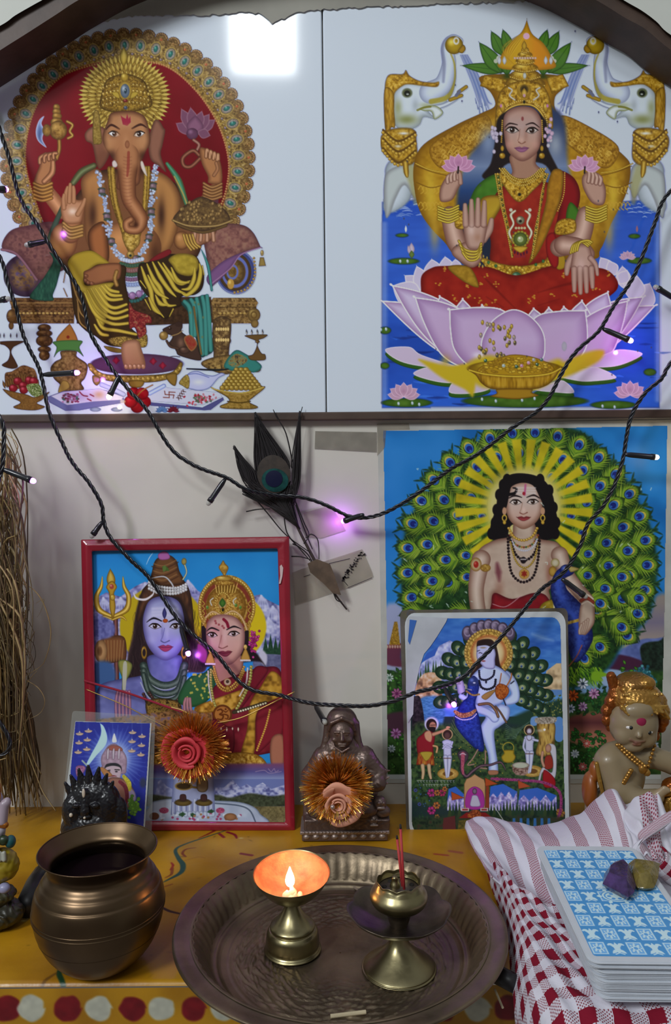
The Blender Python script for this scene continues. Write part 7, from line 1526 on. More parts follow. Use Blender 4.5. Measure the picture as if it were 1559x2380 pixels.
 # loose stubs, match, stick
M['wood']=mat('pale_match_wood',(.56,.47,.30),.7,var=.2,vscale=80);M['stub']=mat('grey_stub',(.33,.25,.19),.8)
def stickobj(name,lbl,cat,p,q,r,z,m,group=None,flat=1):
 a,b=UZ(*p,z),UZ(*q,z);o=MB().tube([(0,0,0),b-a],r,8 if flat==1 else 4).build(name,m,loc=tuple(a),smooth=False);tag(o,lbl,cat,group);return o
stickobj('matchstick','pale unused matchstick lying at the front of the plate','matchstick',(768,2362),(850,2352),.0013,.0030,M['wood'])
stickobj('incense_stub','upper grey broken stub left of the incense holder','stub',(822,2062),(850,2082),.0009,.0028,M['stub'],'broken stubs on the plate')
stickobj('incense_stub','lower grey broken stub left of the incense holder','stub',(824,2086),(848,2113),.0010,.0028,M['stub'],'broken stubs on the plate')
stickobj('wood_splinter','thin pale splinter on the shelf between plate and cloth','splinter',(1150,2300),(1168,2342),.0008,.0010,M['wood'])
# black stub under the plate rim at right
M['black']=mat('black_plastic',(.012,.012,.014),.4)
a=UZ(1150,2262,.007);o=MB().tube([(0,0,0),(.012,-.012,0)],.006,12).build('black_stub',M['black'],loc=tuple(a));tag(o,'black stub of an object under the right edge of the plate','object')
a=UZ(100,2030,.010);b=UZ(60,2110,.010)  # black tapered cylinder between figurine and pot
o=MB().tube([(0,0,0),(b-a)*.35,(b-a)],[.008,.0095,.0085],16).build('black_cylinder',M['black'],loc=tuple(a));tag(o,'black cylindrical object lying between figurine and water pot','object')
# --- dried grass bundle at the left
rd=random.Random(12)
M['straw']=mat('dry_straw',(.5,.39,.22),.75,vc=True,var=.25,vscale=120)
def curve3(P,n=10):return[Vector(p)for p in catmull([tuple(p)for p in P],False,n)]
V,F,K_=[],[],[]
def ribbon(pts,w,col,n=6):
 P=curve3(pts,n);mb=MB().tube(P,[w,w,w*.6],5,flat=.35);o=len(V);V.extend(mb.v);F.extend([tuple(i+o for i in f)for f in mb.f]);c=lin(col)*1.2;K_.extend([c]*len(mb.v))
STC=['8c7448','a08858','6c5838','54442c','b09868','7c6c4c']
for k in range(210):
 x0=rd.uniform(-75,28);y0=rd.uniform(975,1330);Yd=rd.uniform(-.085,-.02);x1=x0+rd.uniform(-14,42)*(1-abs(x0)/160);y1=y0+rd.uniform(180,480)
 ribbon([U(x0,y0,Yd),U(x0+rd.uniform(6,44),y0+rd.uniform(20,90),Yd-.004),U(x1+rd.uniform(-10,20),(y0+y1)/2,Yd-rd.uniform(0,.01)),U(x1,y1,Yd+rd.uniform(-.01,.01))],rd.uniform(.0005,.0016),rd.choice(STC),4)
for k in range(100):
 x0=rd.uniform(-60,74);Yd=rd.uniform(-.07,-.02);ribbon([U(x0*.5,rd.uniform(1380,1560),Yd),U(x0+rd.uniform(-8,14),1680,Yd),U(x0+rd.uniform(0,26),1780,Yd),U(x0+rd.uniform(2,34),rd.uniform(1840,1900),Yd)],rd.uniform(.0006,.0022),rd.choice(STC),4)
for k in range(120):
 x0=rd.uniform(-50,62);y0=rd.uniform(1330,1640);Yd=rd.uniform(-.1,-.03);ribbon([U(x0*.3-20,y0-rd.uniform(40,160),Yd),U(x0*.8,y0,Yd-.004),U(x0*.9,y0+rd.uniform(60,140),Yd),U(x0*.6+10,y0+rd.uniform(150,260),Yd)],rd.uniform(.0006,.0018),rd.choice(STC),4)
for k in range(60):
 cx,cy=rd.uniform(-25,50),rd.uniform(1380,1720);r=rd.uniform(18,52);a0=rd.uniform(0,6);Yd=rd.uniform(-.1,-.04)
 ribbon([U(cx+r*math.cos(a0+j*.8),cy+r*1.2*math.sin(a0+j*.8),Yd+j*.003)for j in range(5)],rd.uniform(.0004,.0011),rd.choice(STC),5)
for pts,w in(([(0,1337),(40,1352),(75,1368),(100,1400),(116,1450),(117,1490),(106,1530),(95,1548),(60,1570),(0,1600)],.0011),([(84,1402),(102,1393),(95,1420),(86,1435)],.0005),([(20,1110),(30,1150),(15,1190),(0,1200)],.0012),([(60,1580),(90,1600),(104,1630),(90,1660),(40,1680)],.0008),([(0,1640),(30,1680),(60,1740),(80,1790),(100,1840),(130,1885)],.0013),([(30,1740),(40,1800),(52,1880)],.0020),([(55,1680),(78,1760),(96,1800)],.0014),([(5,1660),(60,1590),(85,1560)],.0010),([(0,1480),(40,1450),(70,1400)],.0009)):
 ribbon([U(x,y,-.07+.0002*i)for i,(x,y)in enumerate(pts)],w,rd.choice(STC[:2]+STC[4:5]),8)
o=mesh('dried_grass',V,F,M['straw'],cols=np.array(K_));tag(o,'bundle of dried brown grass hanging at the left edge beside the red frame','dried grass')
# --- peacock feather with its tape
FE=lambda x,y:(500+x*.2566,930+y*.2566)
M['barb']=mat('dark_barbs',(.018,.014,.016),.45,spec=.5,var=.5,vscale=90);M['quill']=mat('quill',(.05,.035,.03),.5)
fo=U(*FE(1190,1900),-.004)
t=thing('peacock_feather','dark peacock feather with a teal eye taped to the wall above the red frame','feather',tuple(fo))
def fl(pts,Y=-.013):return[U(*FE(x,y),Y)-fo for x,y in pts]
MB().tube(curve3(fl([(560,800),(640,930),(760,1180),(900,1450),(1000,1620),(1080,1750)],-.010)+[U(*FE(1190,1895),-.003)-fo]),[.0006,.0013,.0016,.0012,.0008],8).build('quill',M['quill'],t)
def lobe(base,left,right,tip,n,nm,Y=-.014,w=.00052):
 mb=MB()
 for k in range(n):
  s_=(k+.5)/n;j=lambda:rd.uniform(-10,10)
  m=(left[0]+(right[0]-left[0])*s_,left[1]+(right[1]-left[1])*s_-40*math.sin(PI*s_));b_=(base[0]+rd.uniform(-30,30),base[1]+rd.uniform(-60,60))
  mb.tube(curve3(fl([b_,((b_[0]+m[0])/2+(m[0]-b_[0])*.28,(b_[1]+m[1])/2),m,((m[0]*.45+tip[0]*.55)+j()*.6,m[1]*.45+tip[1]*.55),(tip[0]+j(),tip[1]+rd.uniform(-14,20))],Y-rd.uniform(0,.002)),5),[w,w*1.3,w,w*.4],4)
 return mb.build(nm,M['barb'],t)
lobe((560,850),(352,560),(668,560),(362,120),64,'centre_barbs');lobe((540,900),(215,640),(400,700),(170,420),44,'left_barbs');lobe((700,900),(700,620),(775,600),(765,110),30,'right_barbs')
mb=MB()
for k in range(180):
 x=rd.uniform(240,740);y=720+abs(x-560)*.05+rd.uniform(0,120);q=rd.uniform(.3,1)
 mb.tube(curve3(fl([(x,y),(x*.5+620*.5+(x-560)*.12,y*.45+980*.55),(640+260*q*.5,960+420*q*.5)],-.012-rd.uniform(0,.003)),5),[.0007,.0009,.0006],4)
for p in([(760,560),(690,600),(740,250),(790,60)],[(700,560),(640,300),(560,160),(525,85)],[(280,1010),(380,990),(500,985)],[(350,880),(470,1020),(640,1220),(860,1380)],[(620,1000),(650,1200),(760,1340),(900,1500)],[(720,900),(800,1100),(850,1220),(800,1300)],[(820,1250),(870,1215),(930,1270),(940,1440)],[(690,1415),(780,1420),(880,1450)],[(700,1300),(760,1330),(840,1400),(900,1510)],[(730,950),(800,1150),(880,1350)],[(1070,1740),(1100,1810),(1150,1830)]):mb.tube(curve3(fl(p,-.012),6),[.0007,.0006,.0004],4)
tag(mb.build('loose_barbs',M['barb'],t),kind='stuff')
def disc(nm,x,y,rx,ry,Y,m,ang=0,par=t,fo=fo,f=FE):
 Vv=[U(*f(x,y),Y-.0006)-fo]+[U(*f(x+rx*math.cos(a)*math.cos(ang)-ry*math.sin(a)*math.sin(ang),y+rx*math.cos(a)*math.sin(ang)+ry*math.sin(a)*math.cos(ang)),Y)-fo for a in np.arange(0,6.28,.2618)]
 return MB().add(Vv,[(0,1+(k+1)%24,1+k)for k in range(24)]).build(nm,m,par,clean=False)
disc('eye_bronze',530,670,150,175,-.0165,mat('eye_bronze',(.045,.032,.024),.5,var=.4,vscale=200),-.2);disc('eye_teal',542,725,122,106,-.0172,mat('eye_teal',(.012,.10,.095),.35,var=.5,vscale=160,metal=.4),.2);disc('eye_blue',532,712,78,76,-.0180,mat('eye_blue',(.004,.006,.035),.3))
M['scrap']=mat('brown_paper',(.13,.085,.055),.7,var=.4,vscale=90);M['ink']=mat('ink_marks',(.03,.025,.025),.8);M['tape2']=mat('yellowed_tape',(.52,.47,.36),.3,alpha=.38,var=.3,vscale=40)
def flat(name,lbl,cat,pts,d,m,group=None,f=FE):
 c=U(*f(*pts[0]),0);o=slab(name,[f(*p)for p in pts],WP,d,d-.0006,m);o.data.transform(Matrix.Translation(-c));o.location=c;tag(o,lbl,cat,group);return o
flat('paper_scrap','torn brown paper scrap holding the feather quill to the wall','paper',[(835,1480),(920,1440),(1040,1485),(1070,1560),(1140,1765),(1065,1750),(980,1660),(860,1560)],.0145,M['scrap'])
o=flat('tape_piece','lower strip of old tape with smudged print beside the feather quill','tape',[(700,1560),(860,1500),(1330,1350),(1420,1560),(1430,1600),(1200,1700),(720,1860)],.0012,M['tape2'])
flat('tape_piece','upper crumpled tape strip with ink lines near the purple bulb','tape',[(800,1020),(1050,950),(1130,1090),(1180,1180),(960,1250),(820,1240)],.0012,M['tape2'])
flat('tape_piece','wide faded tape strip on the wall just under the brown ledge','tape',[(905,280),(1460,290),(1460,470),(900,440)],.0010,mat('faded_tape',(.36,.33,.27),.5,alpha=.5,var=.3,vscale=50))
mb=MB()
for _ in range(70):
 a=rd.uniform(0,1);x,y=1330-a*170+rd.uniform(-30,25),1380+a*250+rd.uniform(-20,20);p=PP(*FE(x,y),WP,.0014)-o.location;mb.box(p,(.0004+rd.random()*.0006,.0001,.0004+rd.random()*.0004))
for(xa,ya,xb,yb)in((1030,1480,1220,1435),(1200,1700,1420,1610),(1150,1620,1200,1680),(800,1600,860,1580)):mb.tube([PP(*FE(xa,ya),WP,.0014)-o.location,PP(*FE(xb,yb),WP,.0014)-o.location],.0003,4)
tag(mb.build('smudged_print',M['ink'],o,smooth=False),kind='stuff')
# --- strings of LED lights
M['cable']=mat('black_cable',(.010,.011,.016),.28,spec=.6);M['glass']=mat('unlit_led',(.55,.55,.5),.15,alpha=.7)
LED={'p':mat('violet_led',(.6,.3,1),.3,emit=(.60,.16,1.0),es=6),'k':mat('pink_led',(1,.5,1),.3,emit=(1,.42,.95),es=7),'w':mat('warm_led',(1,.8,.5),.3,emit=(1,.74,.40),es=12)}
LC={'p':(.55,.12,1),'k':(.8,.2,1),'w':(1,.72,.42)}
def string(lbl,pts,bulbs,Y=-.032):
 P=[U(x,y,Y+(dy[0]if dy else 0))for x,y,*dy in pts];o0=P[0];P=catmull([tuple(p-o0)for p in P],False,14)
 d=np.r_[0,np.cumsum(np.linalg.norm(np.diff(P,axis=0),axis=1))];n=int(d[-1]/.0012);s_=np.linspace(0,d[-1],n);P=np.stack([np.interp(s_,d,P[:,i])for i in range(3)],1)
 wv=np.stack([np.sin(s_*95+1)*.0008+np.sin(s_*41)*.0010,np.sin(s_*70)*.001,np.sin(s_*83+2)*.0008+np.cos(s_*37)*.0010],1);P=P+wv
 t=thing('string_lights',lbl,'string lights',tuple(o0));Tn=np.gradient(P,axis=0);Tn/=np.linalg.norm(Tn,axis=1)[:,None]
 B=np.cross(Tn,(0,1,0));B/=np.linalg.norm(B,axis=1)[:,None]+1e-9;Cc=np.cross(Tn,B)
 for k in range(3):
  a=s_*2*PI/.021+k*2*PI/3+.6*np.sin(s_*55);Q=P+.00115*(np.cos(a)[:,None]*B+np.sin(a)[:,None]*Cc);MB().tube([tuple(q)for q in Q[::2]],.00098,6).build('wire',M['cable'],t)
 for(ax,ay,bx,by,kind,*yy)in bulbs:
  dy=yy[0]if yy else 0
  a,b=U(ax,ay,Y)-o0,U(bx,by,Y+dy)-o0;u=(b-a).normalized();R=u.to_track_quat('Z','Y').to_matrix();Lh=(b-a).length-.003
  h=MB().lathe([(0,0),(.0016,.0003),(.0021,.003),(.0026,.006),(.0027,Lh-.004),(.0031,Lh-.0035),(.0031,Lh),(0,Lh)],16,c=a,ax=R).build('bulb_holder',M['cable'],t)
  ld=MB().lathe([(.0024,Lh),(.0025,Lh+.0018),(.0021,Lh+.0032),(.0012,Lh+.0041),(0,Lh+.0044)],14,c=a,ax=R).build('led',LED.get(kind,M['glass']),h)
  if kind in LC:
   l=bpy.data.lights.new('led_light','POINT');l.energy=.024 if kind!='w'else.012;l.color=LC[kind];l.shadow_soft_size=.002
   q=bpy.data.objects.new('led_light',l);C.objects.link(q);q.parent=h;q.location=a+u*(Lh+.0085)
string('light string sagging across both tiles from upper left to upper right',[(-30,200),(8,330),(50,455),(105,555),(160,640),(195,710),(215,775),(250,840),(272,872),(305,915),(335,950),(395,1040),(440,1072),(525,1108),(570,1138),(640,1152,.010),(700,1160,.012),(770,1178,.01),(812,1196,.01),(850,1202,.01),(895,1190),(960,1152),(1040,1098),(1100,1062),(1180,1003),(1250,948),(1300,880),(1345,812),(1400,762),(1440,690),(1490,598),(1520,520),(1545,465),(1600,410)],[(278,872,252,925,'w'),(110,560,60,570,'u'),(524,1112,483,1172,'u'),(845,1196,796,1212,'p',.016),(1400,764,1468,793,'k',-.004)])
string('light string hanging low in a curve across the red frame and both lower pictures',[(-30,560),(3,610),(22,670),(50,760),(85,838),(100,895),(122,985),(150,1050),(178,1085),(210,1118),(236,1170),(242,1210),(258,1252),(300,1302),(345,1345),(400,1420,-.006),(440,1460,-.012),(490,1510,-.018),(545,1575,-.022),(590,1608,-.024),(650,1618,-.027),(690,1625,-.035),(740,1634,-.04),(800,1639,-.045),(860,1638,-.045),(920,1628,-.045),(960,1614,-.045),(1010,1602,-.045),(1070,1578,-.04),(1110,1540,-.035),(1150,1500,-.03),(1200,1430,-.02),(1255,1378,-.01),(1300,1340),(1332,1300),(1355,1262),(1368,1215),(1400,1170),(1430,1118),(1448,1060),(1452,1035),(1470,972),(1500,915),(1535,880),(1555,845),(1600,790)],[(100,871,182,866,'p',-.006),(238,1212,212,1248,'u'),(420,1455,438,1522,'p',-.018),(733,1640,756,1680,'u',-.04),(1032,1598,1056,1640,'p',-.022),(1450,1056,1528,1063,'w'),(1305,1345,1362,1388,'u')])
string('short light string running down the left edge past the dried grass',[(-40,930),(2,980),(8,1020),(6,1065),(0,1100),(-12,1140)],[(5,1090,80,1119,'p')],Y=-.095)
string('looped end of light string hanging at left beside the dried grass',[(-40,1640),(-5,1680),(14,1705),(22,1728),(12,1750),(-10,1758),(-40,1765)],[(-60,445,16,440,'p',.03)],Y=-.11)
string('light string entering at the right edge beside the goddess tile',[(1640,720),(1600,705),(1575,698)],[(1572,697,1521,666,'u')],Y=-.03)
string('light string entering at the left edge below the deity tile',[(-60,712),(-40,706),(-20,702)],[(-22,702,22,694,'u')],Y=-.045)
# --- foam rose ornaments with tinsel
M['tinsel']=mat('copper_tinsel',(.80,.28,.05),.3,metal=.8,col2=(.9,.5,.1),vscale=120,detail=1);M['gold_tinsel']=mat('gold_tinsel',(.85,.60,.12),.2,metal=1)
def ornament(name,lbl,cx,cy,tx,ty,Y,R,RT,m,seed,pearl=None,gold=.2,par_y=None):
 r_=random.Random(seed);c=U(cx,cy,Y);t=thing(name,lbl,'ornament',tuple(c));tc_=U(tx,ty,Y+.006)-c;a_,b_=MB(),MB()
 for k in range(2400):
  a=r_.uniform(0,2*PI);el=r_.uniform(.05,1.0);L_=RT*r_.uniform(.72,1.06);dv=Vector((math.cos(a)*math.cos(el*.9),-math.sin(el)*.75,math.sin(a)*math.cos(el*.9)))
  p0=tc_+dv*RT*.12;p1=tc_+dv*L_;w=dv.cross(Vector((r_.uniform(-1,1),r_.uniform(-1,1),r_.uniform(-1,1)))).normalized()*r_.uniform(.00022,.0005);md_=(p0+p1)/2+Vector((0,0,-.0006*r_.random()))
  (b_ if r_.random()<gold else a_).add([p0-w,p0+w,md_+w,md_-w,p1+w*.6,p1-w*.6],[(0,1,2,3),(3,2,4,5)])
 tag(a_.build('tinsel',M['tinsel'],t,smooth=False),kind='stuff');tag(b_.build('gold_tinsel',M['gold_tinsel'],t,smooth=False),kind='stuff')
 for lay,(n,r0,r1,h0,h1,wd)in enumerate(((1,.10,.20,.30,.62,2.6),(2,.14,.34,.2,.62,1.8),(3,.2,.58,.12,.58,1.35),(5,.3,1.0,0,.40,.95))):
  for k in range(n):
   ph=k*2*PI/n+lay*.9+r_.uniform(-.15,.15);Vv=[];nu,nv=12,9;tw=r_.uniform(.85,1.12)
   for i in range(nu+1):
    u=i/nu*2-1
    for j in range(nv+1):
     v=j/nv*(1-.16*u*u-.05*math.sin(u*5+k));cu=max(0,v-.7)**1.4*.9;rad=(r0+(r1*tw-r0)*v**.9)*R*(1+.06*u);q=ph+u*wd*(.55+.45*min(1,v*1.4));Vv.append((rad*math.cos(q),-((h0+(h1-h0)*math.sin(v*1.35))-cu*.8)*R*.9,rad*math.sin(q)))
   o=MB().add(Vv,[(i*(nv+1)+j,(i+1)*(nv+1)+j,(i+1)*(nv+1)+j+1,i*(nv+1)+j+1)for i in range(nu)for j in range(nv)]).build('petal',m,t)
   md=o.modifiers.new('thick','SOLIDIFY');md.thickness=.0011;md.offset=0;md=o.modifiers.new('soft','SUBSURF');md.levels=1;md.render_levels=1
 if pearl:
  MB().ball((-.25*R,-.62*R,.05*R),.0021,16,10).build('pearl',pearl,t)
 return t
M['foam_red']=mat('red_foam',(.62,.045,.065),.6,sss=.1);M['foam_peach']=mat('peach_foam',(.72,.33,.22),.6,sss=.1);M['pearl']=mat('pearl_bead',(.5,.4,.38),.15,metal=.6)
tr=ornament('rose_ornament','red foam rose on copper tinsel tied across the red picture frame',438,1742,450,1732,-.064,.0245,.0350,M['foam_red'],5)
ornament('rose_ornament','peach foam rose with a pearl centre on tinsel, in front of the seated statue',786,1864,782,1826,-.105,.0205,.0330,M['foam_peach'],9,pearl=M['pearl'],gold=.35)
M['thread_red']=mat('red_thread',(.30,.01,.03),.8,bump=.6,bscale=900);M['thread_gold']=mat('gold_thread',(.55,.38,.10),.35,metal=.8)
for pts,r,m,nm in(([(196,1582),(230,1592),(300,1612),(380,1640),(425,1655)],.0011,'thread_red','red_thread'),([(200,1602),(290,1640),(350,1672),(395,1694)],.0005,'thread_gold','gold_thread'),([(505,1680),(560,1668),(620,1640),(684,1608)],.0006,'thread_gold','gold_thread'),([(398,1644),(420,1650),(440,1660)],.0010,'thread_gold','gold_bead')):
 MB().tube(curve3([PP(x,y,FL,.0105)-tr.location for x,y in pts],8),r,6).build(nm,M[m],tr)
 # --- cast and painted figurines
def G(cx,base,Y):
 """pixel-scaled sculpting space: x right, y away, z up, origin at the figure's foot"""
 s_=(DC+Y)/FPX;o=U(cx,base,Y);return s_,o,(lambda x,y,d=0:(x-cx,d,base-y))
M['bronze_fig']=mat('old_bronze',(.2,.15,.13),.38,metal=.6,vc=True,spec=.6,bump=.5,bscale=220)
M['resin']=mat('painted_resin',(.5,.4,.3),.38,vc=True,spec=.5,coat=.15);M['gilt']=mat('gilt_paint',(.5,.3,.1),.30,vc=True,metal=.65,spec=.6,bump=.5,bscale=260);M['jet']=mat('black_resin',(.010,.010,.013),.28,spec=.45)
# seated robed figure
s_,o,g=G(800,1957,-.067);o.z=0
t=thing('seated_statue','dark bronze statue of a seated robed figure with covered head, behind the peach rose','statue',tuple(o))
D,Lt,W_='6a5850','9c8c84','7c6a62'
P=[(s_ell(g(796,1772),(52,30,62)),D),(s_cap(g(752,1768),g(848,1768),24),D)]
P+=[(f,D)for f in s_chain([g(850,1770,-4),g(880,1806,-8),(80,-26,1957-1824),(50,-34,1957-1832)],[24,20,17,12])]+[(f,D)for f in s_chain([g(748,1775,-4),g(722,1812,-6),g(722,1860,-16),g(730,1890,-22)],[24,22,18,14])]
P+=[(s_ell(g(800,1850,-6),(80,40,60)),W_),(s_ell(g(760,1885,-22),(48,28,26)),D),(s_ell(g(840,1885,-22),(44,28,24)),D),(s_cap(g(720,1850,8),g(718,1915,8),16),W_),(s_box(g(806,1918,0),(100,40,14),5),D)]
for k in range(9):P.append((s_cap(g(752+k*12,1766,-26),g(758+k*10,1830,-36),3.2,2.2),Lt))
for k in range(4):P.append((s_cap(g(862+k*6,1796+k*8,-26),g(884-k*3,1800+k*9,-22),3,2),Lt))
P+=[(s_cap(g(880,1800,-10),g(908,1798,-14),6,2),D),(s_cap(g(868,1822,-20),g(905,1812,-20),3,2),Lt),(s_cap(g(868,1828,-20),g(902,1826,-20),3,2),Lt)]
sculpt('body',P,6,1.5,M['bronze_fig'],t,s_,noise=.7,nsc=.25)
P=[(s_ell(g(796,1710,-14),(28,25,35)),D),(s_ell(g(796,1738,-18),(16,14,10)),D),(s_cap(g(796,1700,-38),g(796,1715,-42),2.4,4.6),D),(s_cap(g(779,1699,-35),g(790,1698,-37),2.4,2.4),D),(s_cap(g(802,1698,-37),g(813,1699,-35),2.4,2.4),D),(s_ell(g(785,1704,-35),(4.5,3,2.4)),D),(s_ell(g(807,1704,-35),(4.5,3,2.4)),D),(s_ell(g(780,1718,-30),(8,6,6)),D),(s_ell(g(812,1718,-30),(8,6,6)),D),(s_cap(g(788,1727,-37),g(804,1727,-37),2.0),D),(s_ell(g(796,1731,-36),(8,4,2.4)),Lt)]
hd=sculpt('head',P,3,1.1,M['bronze_fig'],t,s_)
P=[(s_ell(g(796,1691,6),(38,32,41)),D)]+[(f,D)for sg in(-1,1)for f in s_chain([g(796+sg*33,1690,2),g(796+sg*35,1728,0),g(796+sg*46,1768,-4)],[9,10,13])]+[(f,D)for f in s_chain([g(766,1700,-14),g(772,1680,-24),g(796,1668,-28),g(820,1680,-24),g(826,1700,-14)],[4]*5)]
sculpt('head_cloth',P,5,1.4,M['bronze_fig'],t,s_)
sculpt('collar',[(f,'8c746c')for f in s_chain([g(772,1716,-22),g(778,1735,-30),g(796,1746,-34),g(812,1738,-30)],[2.4]*4)],1,.9,M['bronze_fig'],t,s_)
for x,y,r in((884,1868,15),(868,1908,13)):
 P=[(s_ell(g(x,y,-30),(r,r,r*1.1)),W_),(s_cap(g(x-6,y+8,-44),g(x+8,y+8,-44),3),Lt),(s_cap(g(x-5,y-4,-44),g(x-4,y-5,-45),3),Lt),(s_cap(g(x+6,y-4,-44),g(x+7,y-5,-45),3),Lt),(s_ell(g(x+6,y+r*1.5,-26),(r*1.2,14,r)),W_)]
 sculpt('lion_head',P,3,1.2,M['bronze_fig'],t,s_)
P=[(s_box(g(801,1934,0),(104,44,4),2),Lt),(s_box(g(801,1945,0),(100,41,10),3),D)]+[(s_ell(g(706+k*8.2,1932,-44),(3,3,2.4)),Lt)for k in range(24)]+[(s_ell(g(712+k*22,1944,-41),(7,4,5)),Lt)for k in range(9)]
sculpt('pedestal',P,1.5,1.2,M['bronze_fig'],t,s_)
# gilt-haired child figurine
s_,o,g=G(1468,1986,-.092);o.z=0;zb=0
t=thing('child_figurine','painted resin child figurine with golden curls and a red forehead mark, at the right','figurine',tuple(o))
def at(ob):ob.location.z=zb;return ob
SKN,SK2,OR_,GL='8c7c60','a08c70','8c4c18','a87c38'
P=[(s_ell(g(1440,1812),(56,42,78)),SKN),(s_cap(g(1418,1770),g(1500,1770),30),SKN),(s_cap(g(1458,1760),g(1460,1735),24),SKN)]
P+=[(f,SKN)for f in s_chain([g(1408,1782,-8),g(1424,1838,-26),g(1462,1862,-44),g(1500,1846,-58)],[34,31,27,18])]+[(f,SKN)for f in s_chain([g(1505,1770,-4),g(1560,1788,-10),g(1620,1800,-20)],[26,24,22])]
P+=[(s_cap(g(1497+k*6,1838-k*2,-66),g(1512+k*5,1820+k*3,-72),7,5),SK2)for k in range(3)]+[(s_ell(g(1440,1900),(84,50,60)),SKN),(s_box(g(1450,1966),(100,50,20),8),SKN)]
at(sculpt('body',P,7,1.8,M['resin'],t,s_))
tilt=8
P=[(s_ell(g(1462,1686,-14),(57,50,60),(0,tilt,0)),SKN),(s_ell(g(1434,1708,-34),(24,22,24)),SKN),(s_ell(g(1484,1714,-32),(26,23,26)),SKN),(s_ell(g(1455,1732,-32),(26,22,18)),SKN),(s_cap(g(1461,1684,-56),g(1457,1701,-64),3.5,6),SKN),(s_cap(g(1441,1713,-56),g(1453,1719,-58),2),'74483c'),(s_cap(g(1453,1719,-58),g(1471,1716,-56),2),'74483c'),(s_ell(g(1456,1724,-55),(9,4,3)),'8c5c4c'),(s_ell(g(1462,1650,-42),(38,22,24)),SKN),(s_ell(g(1516,1702,-2),(11,9,18)),SK2)]
hd=at(sculpt('head',P,5,1.3,M['resin'],t,s_))
M['eyew']=mat('eye_white',(.75,.72,.68),.3);M['eyeb']=mat('eye_black',(.01,.01,.01),.2);M['tilak']=mat('red_powder',(.26,.006,.05),.8)
def eb(name,x,y,d,r,m,par=t,hz=0):
 q=Vector(g(x,y,d))*s_;return MB().ball(q,tuple(np.array(r)*s_),16,10).build(name,m,par,loc=(0,0,zb))
for x,y in((1440,1684),(1482,1696)):eb('eye',x,y,-54,(10.5,6,5.5),M['eyew']);eb('pupil',x+1,y,-58.5,(4.8,4,4.8),M['eyeb'])
eb('forehead_mark',1463,1671,-58,(13,7,13),M['tilak'])
sculpt_h=[(s_ell(g(1474,1634,4),(64,57,45),(0,8,0)),GL),(s_ell(g(1470,1600,4),(46,42,28)),'8c6430'),(s_cap(g(1414,1580,0),g(1422,1606,0),11,13),OR_),(s_ell(g(1488,1592,-20),(22,20,17)),GL),(s_cap(g(1436,1606,-26),g(1506,1612,-26),8),GL)]
for x,y,r in((1412,1640,15),(1402,1660,13),(1403,1682,13),(1410,1700,9),(1420,1624,15),(1524,1640,19),(1532,1662,18),(1534,1684,15),(1530,1700,12),(1518,1722,10),(1510,1732,9),(1538,1690,9)):sculpt_h.append((s_ell(g(x,y,-6),(r,r*1.1,r*1.15)),OR_ if x<1430 or y>1680 else GL))
for k in range(9):sculpt_h.append((s_cap(g(1434+k*2,1628+k*1.5,-46),g(1470+k*7,1652-abs(k-5)*5,-50),3.6,2.6),'b89048'))
for k in range(6):sculpt_h.append((s_cap(g(1500+k*4,1626+k*4,-40),g(1512+k*5,1656+k*3,-36),4.2,3.4),'b89048'))
for k in range(7):sculpt_h.append((s_cap(g(1424+k*13,1640,-46),g(1436+k*13,1660-abs(k-2)*2.5,-55),6,3.5),'b08840'))
for k in range(12):sculpt_h.append((s_ell(g(1430+k*8,1611+abs(6-k)*.5,-38),(3.2,4,4)),'c09850'))
at(sculpt('golden_hair',sculpt_h,3.5,1.3,M['gilt'],t,s_,noise=.9,nsc=.3))
P=[(s_ell(g(x,y,d),(4.4,4.4,4.4)),GL)for x,y,d in[(1419+k*5.2,1734+k*5.8-.12*k*k,-30-k*2.2)for k in range(12)]+[(1478+k*4,1795-k*8.5,-52+k*3)for k in range(8)]+[(1424+k*5,1732+k*4.2,-34-k*2.4)for k in range(11)]]+[(s_ell(g(1470,1782,-54),(9,7,12)),GL),(s_ell(g(1482,1792,-52),(7,6,8)),GL)]
at(sculpt('necklace',P,2,1.1,M['gilt'],t,s_))
at(sculpt('armlet',[(s_ell(g(1444-k*3.2,1786+k*6,-52+k*.4),(6,5,5)),GL)for k in range(6)],2,1.1,M['gilt'],t,s_))
P=[(s_ell(g(1364,1850,-6),(17,26,44)),OR_),(s_ell(g(1374,1806,-8),(12,16,26)),OR_)]
at(sculpt('orange_wing',P,4,1.4,M['resin'],t,s_));at(sculpt('gold_band',[(f,'b0883c')for f in s_chain([g(1374,1780,-24),g(1380,1820,-30),g(1388,1856,-34)],[5,5,4])],2,1.1,M['gilt'],t,s_))
P=[(s_ell(g(1548,1830,-46),(30,28,24)),OR_),(s_ell(g(1550,1866,-46),(36,30,34)),GL),(s_cap(g(1512,1838,-60),g(1540,1830,-66),8),GL)]+[(s_cap(g(1524+k*9,1850,-70),g(1532+k*9,1886,-72),2.6),'c09848')for k in range(5)]
at(sculpt('golden_pot',P,4,1.4,M['gilt'],t,s_,noise=1,nsc=.3))
